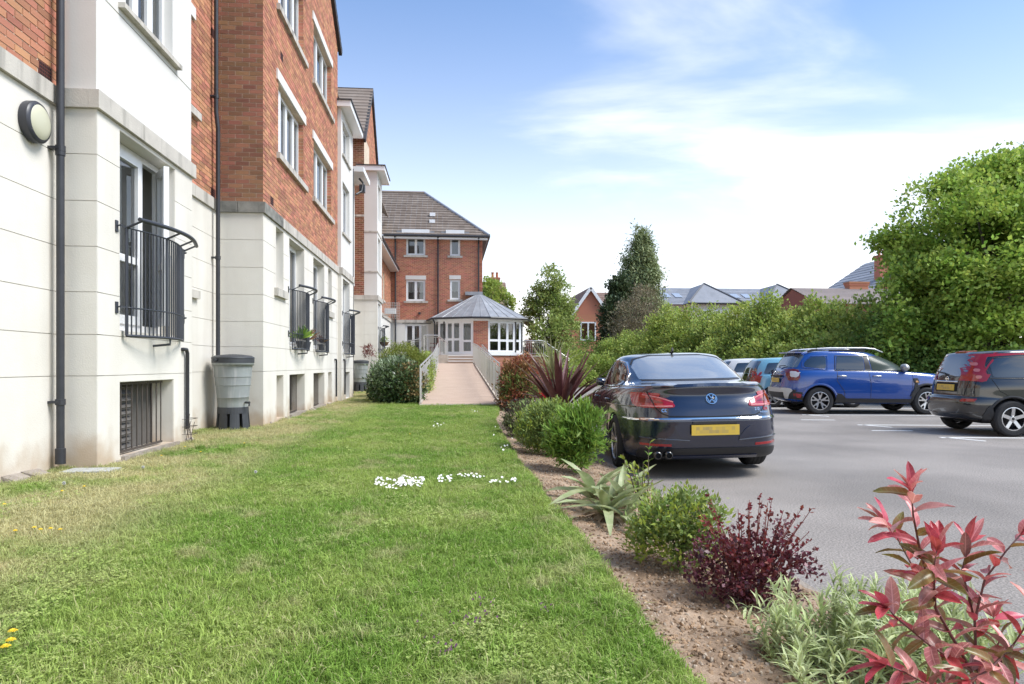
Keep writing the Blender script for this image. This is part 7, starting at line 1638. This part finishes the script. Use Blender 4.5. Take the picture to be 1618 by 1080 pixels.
for k in range(58):
    a = g_.uniform(0, 2 * PI); e = g_.choice([g_.uniform(0.03, 0.35), g_.uniform(0.25, 0.75), g_.uniform(0.6, 1.05)]); d = (math.cos(a) * math.sin(e), math.sin(a) * math.sin(e), math.cos(e))
    put_leaf(pm[g_.choice([0, 1, 2, 0, 1, 2, 0, 3, 4])], CO, (1.84 + .06 * math.cos(a), 11.25 + .06 * math.sin(a), .50), d, 0, g_.uniform(.9, 1.35) * (1.0 if e > .3 else .85))
MB().tube([(1.84, 11.25, 0.05), (1.84, 11.25, .60)], [.07, .05], 10).build('stem', M_BARK, CO)
CG = thing('striped_spiky_plant', 'spiky plant with cream striped green leaf tips just behind the purple one', 'plant', (1.84, 12.1, 0.1))
gm = [strap_leaf('sword_leaf', 1.0, .036, M_STRIPE, b_) for b_ in (0.1, 0.3, 0.5)]
for k in range(70):
    a = g_.uniform(0, 2 * PI); e = abs(g_.gauss(0.0, 0.5)) + .05; d = (math.cos(a) * math.sin(e), math.sin(a) * math.sin(e), math.cos(e)); put_leaf(gm[k % 3], CG, (1.84, 12.1, .98), d, 0, g_.uniform(.5, .92))
MB().tube([(1.84, 12.1, 0.05), (1.84, 12.1, 1.0)], [.06, .05], 10).build('stem', M_BARK, CG)
def dense_bush(name, label, x, y, z0, rx, ry, h, m, ncl, nlf, L_, W_, rc, seed, m2=None, up=.7, stems=10):
    t = thing(name, label, 'shrub', (x, y, z0)); B = [(x, y, z0 + h * .52, rx, ry, h * .5), (x + rx * .25, y - ry * .2, z0 + h * .68, rx * .65, ry * .65, h * .33), (x - rx * .3, y, z0 + h * .4, rx * .7, ry * .7, h * .35)]
    _, C = crown(B, ncl, nlf, L_, W_, m, t, rc=rc, gap=.08, gs=3.0, seed=seed, z_min=z0 + .02, shell=.25, up=up)
    if m2: crown(B, ncl // 3, nlf, L_, W_, m2, t, rc=rc, gap=-.1, seed=seed + 1, z_min=z0 + .02, shell=.7, up=up, name='young_foliage')
    limb(t, (x, y, z0), [C[i] for i in np.random.default_rng(seed).choice(len(C), stems, replace=False)], .012, 'stems', seed=seed); return t
L_GG = leafmat('grey_green_leaf', (0.24, 0.28, 0.13), (0.16, 0.19, 0.08), vs=6); L_DP = leafmat('dusky_purple_leaf', (0.05, 0.03, 0.045), (0.08, 0.06, 0.04), vs=6)
L_MID = leafmat('mid_green_leaf', (0.21, 0.30, 0.09), (0.30, 0.37, 0.12), vs=7); L_BR = leafmat('bright_green_leaf', (0.22, 0.36, 0.06), (0.17, 0.28, 0.05), vs=7); L_YG = leafmat('lime_leaf', (0.38, 0.44, 0.07), (0.26, 0.34, 0.06), vs=8)
dense_bush('low_shrub', 'small dusky grey green shrub, farthest in the bed before the spiky plant', 1.08, 10.2, .17, .27, .3, .55, L_GG, 260, 12, .045, .018, .07, 31, L_DP)
dense_bush('low_shrub', 'feathery yellow green shrub left of the bright long leaved bush', 1.18, 8.3, .16, .36, .34, .66, L_MID, 420, 14, .055, .016, .08, 33, L_YG)
dense_bush('low_shrub', 'fine leaved shrub in front of the purple spiky plant', 1.45, 9.2, .14, .38, .34, .55, L_MID, 380, 12, .05, .016, .08, 35, L_GG)
dense_bush('long_leaved_bush', 'bright green bush with long pointed leaves beside the coupe rear wheel', 1.33, 6.95, .15, .29, .28, .70, L_BR, 330, 13, .095, .020, .07, 37)
# tulips gone over
TU = thing('tulip_clump', 'flopping broad pale tulip leaves in the bed below the long leaved bush', 'plant', (1.18, 5.0, .17))
M_TUL = mat('tulip_leaf', (0.30, 0.38, 0.16), 0.5, var=1, vscale=16, col2=(0.46, 0.48, 0.28), trans=.3); M_TULD = mat('withered_tulip_leaf', (0.50, 0.38, 0.27), 0.7, var=1, vscale=14, col2=(0.34, 0.24, 0.17), trans=.25)
tm = [broad_leaf('tulip_leaf', .34, .066, M_TUL, c_, .45) for c_ in (.5, 1.3)] + [broad_leaf('tulip_leaf', .26, .055, M_TULD, c_, .5) for c_ in (1.2, 1.8)]
for k in range(60):
    cx, cy = g_.choice([(1.10, 4.75), (1.20, 5.0), (1.14, 5.35), (1.28, 4.95), (1.2, 4.6)]); a = g_.uniform(0, 2 * PI); e = g_.uniform(.1, .95); d = (math.cos(a) * math.sin(e), math.sin(a) * math.sin(e), math.cos(e))
    put_leaf(tm[g_.choice([0, 0, 1, 0, 2, 3])], TU, (cx, cy, .18), d, g_.uniform(-.5, .5), g_.uniform(.8, 1.35))
SG = thing('sprig_shrub', 'open twiggy shrub with fresh lime green sprigs beside the tulip leaves', 'shrub', (1.38, 4.75, .15))
lim = [broad_leaf('sprig_leaf', .055, .022, L_YG, .3, .2, 4), broad_leaf('sprig_leaf', .05, .02, L_BR, .4, .2, 4)]
def sprigs(t, base, n_st, h, spread, leaves, step, e0, e1, sr=.006, mstem=None, leaf_s=(.7, 1.2), r=None, bare=.25, name='stem', cap=9999):
    r = r or random.Random(4); cnt = 0
    for k in range(n_st):
        a = r.uniform(0, 2 * PI); sp_ = r.uniform(.2, 1) * spread; hh = h * r.uniform(.65, 1.05); P = []; b0 = Vector(base) + Vector((math.cos(a), math.sin(a), 0)) * sp_ * .12
        for i in range(7): tt = i / 6; P.append(b0 + Vector((math.cos(a) * sp_ * tt ** 1.3 + r.uniform(-.01, .01), math.sin(a) * sp_ * tt ** 1.3 + r.uniform(-.01, .01), hh * tt)))
        MB().tube(P, [sr * (1.1 - .75 * i / 6) for i in range(7)], 5).build(name, mstem or M_BARK, t, smooth=True)
        Ln = hh; q = bare
        while q < 1.0 and cnt < cap:
            i = min(5, int(q * 6)); p = P[i].lerp(P[i + 1], q * 6 - i); ax = (P[i + 1] - P[i]).normalized()
            for _ in range(2):
                b_ = r.uniform(0, 2 * PI); e = r.uniform(e0, e1) * (1.1 - .6 * q); o_ = ax.orthogonal().normalized(); o_ = Matrix.Rotation(b_, 3, ax) @ o_; d = ax * math.cos(e) + o_ * math.sin(e)
                put_leaf(r.choice(leaves), t, p, d, r.uniform(-.6, .6) , r.uniform(*leaf_s)); cnt += 1
            q += step / Ln
    return t
sprigs(SG, (1.38, 4.75, .15), 9, .52, .20, lim, .045, .5, 1.1, r=random.Random(12))
b = MB()
for k in range(5): b.tube([(1.25 + .05 * k, 4.9 + .03 * k, .15), (1.22 + .07 * k, 4.95, .35 + .06 * (k % 3))], .004, 5)
b.build('dead_stalks', M_TULD, SG)
dense_bush('green_shrub', 'small bushy green shrub with yellow tints left of the maroon shrub', 1.24, 3.62, .15, .25, .22, .43, L_MID, 330, 12, .034, .016, .055, 41, L_YG)
# maroon shrub
L_MAR = leafmat('maroon_leaf', (0.16, 0.035, 0.04), (0.09, 0.03, 0.045), isl=0.5, hue=.02, tr=.25, vs=12, rough=.4, spec=.5); L_MARR = leafmat('bright_maroon_leaf', (0.28, 0.045, 0.04), (0.16, 0.03, 0.035), isl=.4, tr=.35, vs=12)
MR = thing('maroon_shrub', 'dark maroon small leaved shrub with upright reddish shoots at the bed edge', 'shrub', (1.42, 3.12, .14))
_, C = crown([(1.30, 3.12, .31, .20, .2, .16), (1.50, 3.1, .34, .22, .2, .2), (1.42, 3.15, .24, .24, .2, .12)], 270, 12, .024, .017, L_MAR, MR, rc=.045, gap=-.2, seed=43, z_min=.16, shell=.25, up=.5)
g2 = random.Random(44); b = MB(); PP = []; DD = []
for k in range(38):
    a = g2.uniform(0, 2 * PI); sp_ = g2.uniform(.05, .30); hh = g2.uniform(.22, .50); top = Vector((1.42 + math.cos(a) * sp_ * 1.15, 3.12 + math.sin(a) * sp_ * .8, .14 + hh)); bs_ = Vector((1.42 + math.cos(a) * .04, 3.12 + math.sin(a) * .04, .13)); mid = bs_.lerp(top, .5) + Vector((0, 0, .05)) ; b.tube([bs_, mid, top], [.004, .003, .0012], 4)
    for i in range(26):
        t = g2.uniform(.35, 1); p = (bs_.lerp(mid, t * 2) if t < .5 else mid.lerp(top, t * 2 - 1)); PP.append(p); d = Vector((g2.gauss(0, 1), g2.gauss(0, 1), g2.gauss(.7, .6))).normalized(); DD.append(d)
b.build('stems', mat('red_stem', (.20, .05, .04), .6), MR); PP = np.array(PP); DD = np.array(DD); UU = unit(np.cross(DD, rng.normal(size=DD.shape))); sz = rng.uniform(.6, 1.2, len(PP)); V, F = leaf_quads(PP - np.array(wloc(MR)), DD, UU, .024 * sz, .016 * sz); np_mesh('shoot_leaves', V, F, 4, L_MARR, MR)
# grey green clump of narrow leaves
M_LAV = mat('silver_green_leaf', (0.37, 0.46, 0.17), 0.6, var=1, vscale=18, col2=(0.54, 0.58, 0.34), island=.35, trans=.3)
LV = thing('silver_leaved_clump', 'silvery green clump of narrow soft leaves under the pink leaved shrub', 'plant', (1.5, 2.35, .14))
lm = [strap_leaf('narrow_leaf', .085, .011, M_LAV, b_, .3, 4) for b_ in (.15, .5, .9)]
g3 = random.Random(51); PV = []; PF = []
def merge_leaf(me, pos, d, s, PV, PF, roll=0):
    q = droop_basis(d).to_matrix() @ Matrix.Rotation(roll, 3, 'Z'); b0 = len(PV)
    for v in me.vertices: PV.append(tuple(q @ (v.co * s) + Vector(pos)))
    for p in me.polygons: PF.append(tuple(i + b0 for i in p.vertices))
lvc = []
for k in range(120):
    x = g3.uniform(1.20, 2.0); y = g3.uniform(2.1, 2.6); hh = .10 + .17 * max(0, 1 - ((x - 1.6) / .48) ** 2) * g3.uniform(.7, 1.1)
    lvc.append((x, y, hh))
for (x, y, hh) in lvc:
    a = g3.uniform(0, 6.28); sp_ = g3.uniform(.05, .20); bs_ = Vector((x, y, .12)); top = Vector((x + math.cos(a) * sp_, y + math.sin(a) * sp_, .14 + hh))
    n_ = max(5, int(hh / .014))
    for i in range(n_):
        t = (i + .5) / n_; p = bs_.lerp(top, t)
        for _ in range(2):
            b_ = g3.uniform(0, 6.28); e = g3.uniform(.35, 1.1) * (1.15 - .7 * t); merge_leaf(g3.choice(lm), p, (math.cos(b_) * math.sin(e), math.sin(b_) * math.sin(e), math.cos(e)), g3.uniform(.6, 1.1) * (.85 if t > .85 else 1), PV, PF)
me = bpy.data.meshes.new('foliage'); me.from_pydata([(v[0] - 1.5, v[1] - 2.35, v[2] - .14) for v in PV], [], PF); me.materials.append(M_LAV); me.polygons.foreach_set('use_smooth', [True] * len(PF)); o = bpy.data.objects.new('foliage', me); COL.objects.link(o); o.parent = LV; o['kind'] = 'stuff'

# pink and red leaved shrub close to the camera
def pinkmat(name, a, b_, c_, rough=.35):
    m = mat(name, a, rough, spec=.5, var=1, vscale=22, col2=b_, island=.25, hue=.012, trans=.28, coords='obj', vein=tuple(min(1, q * 1.3 + .12) for q in a)); return m
M_P1 = pinkmat('crimson_leaf', (.44, .03, .05), (.60, .16, .17), 0); M_P2 = pinkmat('pink_leaf', (.68, .32, .29), (.48, .11, .12), 0); M_P3 = pinkmat('bronze_leaf', (.17, .16, .035), (.30, .12, .06), 0); M_P4 = pinkmat('dusky_leaf', (.30, .10, .09), (.40, .24, .20), 0)
pl = [broad_leaf('pink_leaf', .085, w_, m_, c_, .35) for m_, w_, c_ in ((M_P1, .026, .2), (M_P2, .026, .35), (M_P3, .027, .25), (M_P4, .025, .3), (M_P1, .021, .1), (M_P2, .022, .15))]
PK = thing('pink_leaved_shrub', 'young shrub with glossy crimson and pink leaves close in the right corner', 'shrub', (1.12, 1.42, .15))
stems = [ # chains of (px, py, distance)
    [(1560, 1330, 1.56), (1535, 1060, 1.52), (1478, 960, 1.52), (1452, 860, 1.50), (1443, 815, 1.48), (1440, 775, 1.47)],
    [(1478, 960, 1.52), (1445, 900, 1.56), (1418, 850, 1.58), (1400, 828, 1.60)],
    [(1560, 1330, 1.56), (1545, 1100, 1.62), (1540, 980, 1.62), (1556, 915, 1.62), (1590, 870, 1.62), (1612, 845, 1.62)],
    [(1540, 980, 1.62), (1520, 900, 1.66), (1530, 860, 1.68)],
    [(1535, 1060, 1.52), (1470, 1020, 1.48), (1415, 975, 1.46), (1402, 960, 1.45)],
    [(1560, 1330, 1.56), (1500, 1100, 1.44), (1430, 1062, 1.42), (1400, 1050, 1.42)],
    [(1545, 1100, 1.62), (1600, 1020, 1.55), (1640, 960, 1.5)],
    [(1545, 1100, 1.62), (1580, 1010, 1.62), (1570, 975, 1.64)],
    [(1478, 960, 1.52), (1475, 900, 1.45), (1480, 870, 1.44)],
    [(1600, 1020, 1.55), (1560, 1060, 1.42), (1530, 1075, 1.38)]]
g4 = random.Random(62)
for si, ch in enumerate(stems):
    P = [Vector(spot(*q)) for q in ch]; n_ = len(P); r0 = .0042 if si in (0, 2) else .003
    MB().tube(P, [r0 * (1 - .6 * i / (n_ - 1)) for i in range(n_)], 6).build('stem', mat('maroon_stem', (.13, .05, .045), .5), PK, smooth=True)
    Ls = [(P[i + 1] - P[i]).length for i in range(n_ - 1)]; tot = sum(Ls); s_ = tot * (.48 if si in (0, 2, 5) else .15); k = 0
    while s_ < tot:
        acc = 0
        for i, l_ in enumerate(Ls):
            if acc + l_ >= s_: break
            acc += l_
        t = (s_ - acc) / Ls[i]; p = P[i].lerp(P[i + 1], t); ax = (P[i + 1] - P[i]).normalized()
        for _ in range(2 if g4.random() < .35 else 1):
            b_ = k * 2.4 + g4.uniform(-.4, .4); e = g4.uniform(.6, 1.35); o_ = Matrix.Rotation(b_, 3, ax) @ ax.orthogonal().normalized(); put_leaf(pl[g4.choice([0, 1, 2, 3, 1, 2, 1, 0])], PK, p, ax * math.cos(e) + o_ * math.sin(e), g4.uniform(-.8, .8), g4.uniform(.7, 1.1)); k += 1
        s_ += .020
    for q in range(5):
        ax = (P[-1] - P[-2]).normalized(); b_ = q * 1.25 + si; e = g4.uniform(.15, .75); o_ = Matrix.Rotation(b_, 3, ax) @ ax.orthogonal().normalized(); put_leaf(pl[g4.choice([0, 4, 1, 5, 0])], PK, P[-1], ax * math.cos(e) + o_ * math.sin(e), g4.uniform(-.5, .5), g4.uniform(.65, 1.0))

# lawn flowers and weeds
M_YEL = mat('dandelion_yellow', (.80, .55, .02), .7, island=.15); M_STEM = mat('weed_stem', (.16, .22, .05), .6); M_DAISY = mat('daisy_white', (.80, .80, .78), .7); M_WEED = leafmat('weed_leaf', (.20, .34, .06), (.26, .38, .09), tr=.3, vs=20)
def dandelion(x, y, h, label, r_=.017, clock=False):
    z = lawn_z(x, y); t = thing('dandelion_clock' if clock else 'dandelion', label, 'flower', (x, y, z), group='dandelion flowers in the lawn' if not clock else 'dandelion clocks in the lawn')
    MB().tube([(0, 0, 0), (.004, .003, h * .6), (0, 0, h)], .0016, 5).build('stem', M_STEM, t, local=True)
    b = MB()
    if clock:
        for k in range(90):
            d = Vector((rnd.gauss(0, 1), rnd.gauss(0, 1), rnd.gauss(0, 1))).normalized(); s_ = d.orthogonal().normalized() * .004; b.add([Vector((0, 0, h)), Vector((0, 0, h)) + d * .014 + s_, Vector((0, 0, h)) + d * .014 - s_], [(0, 1, 2)])
        b.build('seed_head', mat('seed_white', (.62, .62, .58), .9, trans=.3), t, local=True)
    else:
        for k in range(44):
            a = k * 2.4; rr = r_ * (0.35 + .65 * ((k + 1) / 44) ** .5); zt = h + .006 * (1 - k / 44); w_ = .0022; ca, sa = math.cos(a), math.sin(a)
            b.add([(0, 0, h - .002), (ca * rr * .7 - sa * w_, sa * rr * .7 + ca * w_, zt + .002), (ca * rr, sa * rr, zt), (ca * rr * .7 + sa * w_, sa * rr * .7 - ca * w_, zt + .002)], [(0, 1, 2, 3)])
        b.build('petals', M_YEL, t, local=True)
def on_lawn(px, py):
    d = (CAM_Z - .29) * 1080 / (py - 576); r_ = (px - 809) / 1080 * d; return r_ * _c + d * _s, d * _c - r_ * _s
dl = [((20, 997), 'dandelion flower nearest the lower left corner, upper of three'), ((17, 1012), 'middle one of three dandelions in the lower left corner'), ((9, 1022), 'lowest one of three dandelions in the lower left corner'),
      ((24, 838), 'yellow dandelion at the left end of the row in the dry grass'), ((54, 833), 'second dandelion of the row in the dry grass'), ((64, 836), 'third dandelion of the row in the dry grass'), ((80, 834), 'fourth dandelion of the row in the dry grass'), ((95, 835), 'dandelion at the right end of the row in the dry grass'),
      ((7, 794), 'single dandelion at the left picture edge near the wall'), ((98, 774), 'dandelion just before the drain cover slab'), ((133, 765), 'dandelion right of the drain cover slab'), ((255, 718), 'dandelion below the basement window of the first bay'), ((292, 704), 'dandelion left of the thin waste pipe foot'), ((317, 713), 'dandelion right of the thin waste pipe foot'), ((386, 698), 'dandelion in front of the near water butt'), ((648, 684), 'small dandelion in the middle of the far lawn')]
for (q, lab) in dl: x, y = on_lawn(*q); dandelion(x, y, .055 if q[1] > 800 else .045, lab, .019 if q[1] > 900 else .015)
for (q, lab) in [((101, 764), 'white dandelion clock by the drain cover slab'), ((226, 737), 'white dandelion clock below the first basement window'), ((404, 746), 'pale dandelion clock in the lawn beyond the dry patch')]: x, y = on_lawn(*q); dandelion(x, y, .06, lab, clock=True)
def daisy_patch(label, pts, n_, seed):
    r = random.Random(seed); b = MB(); 
    for _ in range(n_):
        p = r.choice(pts); x, y = on_lawn(p[0] + r.uniform(-1, 1) * p[2], p[1] + r.gauss(0, p[3])); z = lawn_z(x, y) + r.uniform(.035, .055); rr = r.uniform(.009, .013); tx, ty = r.uniform(-.4, .4), r.uniform(.1, .8)
        V = [(x, y, z)] + [(x + rr * (1 if k % 2 else .8) * math.cos(k * PI / 6), y + rr * (1 if k % 2 else .8) * math.sin(k * PI / 6), z + rr * (tx * math.cos(k * PI / 6) + ty * math.sin(k * PI / 6))) for k in range(12)]
        b.add(V, [(0, 1 + k, 1 + (k + 1) % 12) for k in range(12)], 0); b.add([(v[0] * .3 + x * .7, v[1] * .3 + y * .7, v[2] * .3 + z * .7 + .002) for v in V[1::2]], [(0, 1, 2, 3, 4, 5)], 1); b.bar((x, y, z - .06), (x, y, z - .001), .0014, m=2)
    tag(b.build('daisies', [M_DAISY, M_YEL, M_STEM], kind='stuff'), label, 'daisies')
daisy_patch('dense drift of white daisies in the middle of the lawn', [(630, 760, 38, 3.5), (650, 757, 20, 3)], 120, 1)
daisy_patch('looser scatter of white daisies nearer the bed', [(745, 748, 22, 1.6), (703, 754, 12, 3), (795, 758, 22, 3)], 60, 2)
daisy_patch('few far daisies near the foot of the ramp', [(752, 648, 9, 1.2), (778, 676, 12, 6), (692, 669, 10, 2), (800, 700, 10, 5)], 22, 3)
b = MB(); r = random.Random(8)
for _ in range(60):
    px, py = r.choice([(712, 968), (740, 972), (675, 975), (706, 1018), (715, 1005), (760, 945), (858, 950), (770, 965), (690, 1000)]); x, y = on_lawn(px + r.gauss(0, 8), py + r.gauss(0, 5)); z = lawn_z(x, y) + r.uniform(.02, .05)
    for k in range(3): a = r.uniform(0, 6.28); b.add([(x, y, z), (x + .006 * math.cos(a), y + .006 * math.sin(a), z + .004), (x + .002, y, z + .012)], [(0, 1, 2)])
tag(b.build('clover_flowers', mat('mauve_flower', (.30, .14, .26), .7), kind='stuff'), 'sparse mauve wild flowers low in the near lawn', 'wild flowers')
wl_ = broad_leaf('weed_leaf', .11, .028, M_WEED, .9, .25, 6)
for (q, n_, s_, lab) in [((822, 852), 16, 1.0, 'bright green weed rosette in the lawn near the bed'), ((350, 1043), 9, .7, 'pale weed rosette in the near lawn'), ((285, 776), 9, .8, 'dark weed rosette beyond the dry patch'), ((700, 690), 8, .8, 'low weed rosette in the far lawn'), ((120, 1052), 8, .7, 'weed rosette in the lower left lawn'), ((930, 968), 12, .7, 'weed rosette near the ragged lawn edge'), ((590, 965), 8, .6, 'small weed rosette in the centre of the near lawn')]:
    x, y = on_lawn(*q); t = thing('weed_rosette', lab, 'weed', (x, y, lawn_z(x, y)), group='weed rosettes in the lawn')
    for k in range(n_): a = k * 2.4; e = rnd.uniform(1.0, 1.45); put_leaf(wl_, t, (x, y, lawn_z(x, y) + .005), (math.cos(a) * math.sin(e), math.sin(a) * math.sin(e), math.cos(e)), 0, s_ * rnd.uniform(.7, 1.2))
# clods, stones and twigs on the bed
SCO = bpy.data.collections.new('stones')
for k in range(4):
    bm = bmesh.new(); bmesh.ops.create_icosphere(bm, subdivisions=1, radius=.011)
    for v in bm.verts: v.co *= random.Random(k * 99 + v.index).uniform(.6, 1.25); v.co.z *= .6
    me = bpy.data.meshes.new('clod'); bm.to_mesh(me); bm.free(); me.materials.append(mat('clod_soil', (.27, .18, .11), .95, island=.5) if k < 3 else mat('flint', (.36, .29, .22), .85, island=.4)); SCO.objects.link(bpy.data.objects.new('clod', me))
xs = np.linspace(0.78, 1.88, 24); ys = np.linspace(1.2, 9, 120); sv = [(x, y, soil_z(x, y)) for y in ys for x in xs]; sf = [(j * 24 + i, j * 24 + i + 1, (j + 1) * 24 + i + 1, (j + 1) * 24 + i) for j in range(119) for i in range(23)]
scatter('soil_clods', sv, sf, lambda x, y, z: 2200 * min(1, (3.5 / max(y, 1.5)) ** 1.3) * (1.1 + noise.noise(Vector((x * 3, y * 3, 0)))), SCO, .15, 1.3, tilt=1.5, label='small clods and stones on the bare soil of the bed', cat='soil clods')
b = MB()
for k in range(40):
    x = rnd.uniform(.88, 1.5); y = rnd.uniform(2, 7); a = rnd.uniform(0, 6.28); l_ = rnd.uniform(.03, .11); z = soil_z(x, y) + .008; b.tube([(x, y, z), (x + l_ * .5 * math.cos(a), y + l_ * .5 * math.sin(a), z + .008), (x + l_ * math.cos(a + .4), y + l_ * math.sin(a + .4), z)], .0016, 4)
tag(b.build('twigs', M_TULD, kind='stuff'), 'dry straws and twigs lying on the bed soil', 'twigs')
pot(-2.98, 14.05, 1.60, 'green leafy pot plant behind the second window railing', L_BR, 60, .34)
pot(-2.98, 14.70, 1.60, 'flowering pot plant at the right end of the second window railing', leafmat('pot_mix', (.20, .20, .08), (.30, .10, .08)), 50, .36)
pot(-2.98, 16.35, 1.60, 'small reddish pot plant behind the third window railing', leafmat('pot_red', (.22, .08, .08), (.14, .12, .05)), 40, .25)
HBF = thing('basket_plant', 'small trailing plant in the hanging basket', 'plant', (-2.62, 28.0, 2.18)); crown([(-2.62, 28, 2.24, .17, .17, .12)], 26, 9, .07, .03, L_HEDGE, HBF, rc=.06, gap=-.5, seed=71)
o = MB().box(2.35, 2.65, 18.3, 18.33, .35, .62).build('sign', M_RED); tag(o, 'small red board beside the rust red shrub', 'sign')
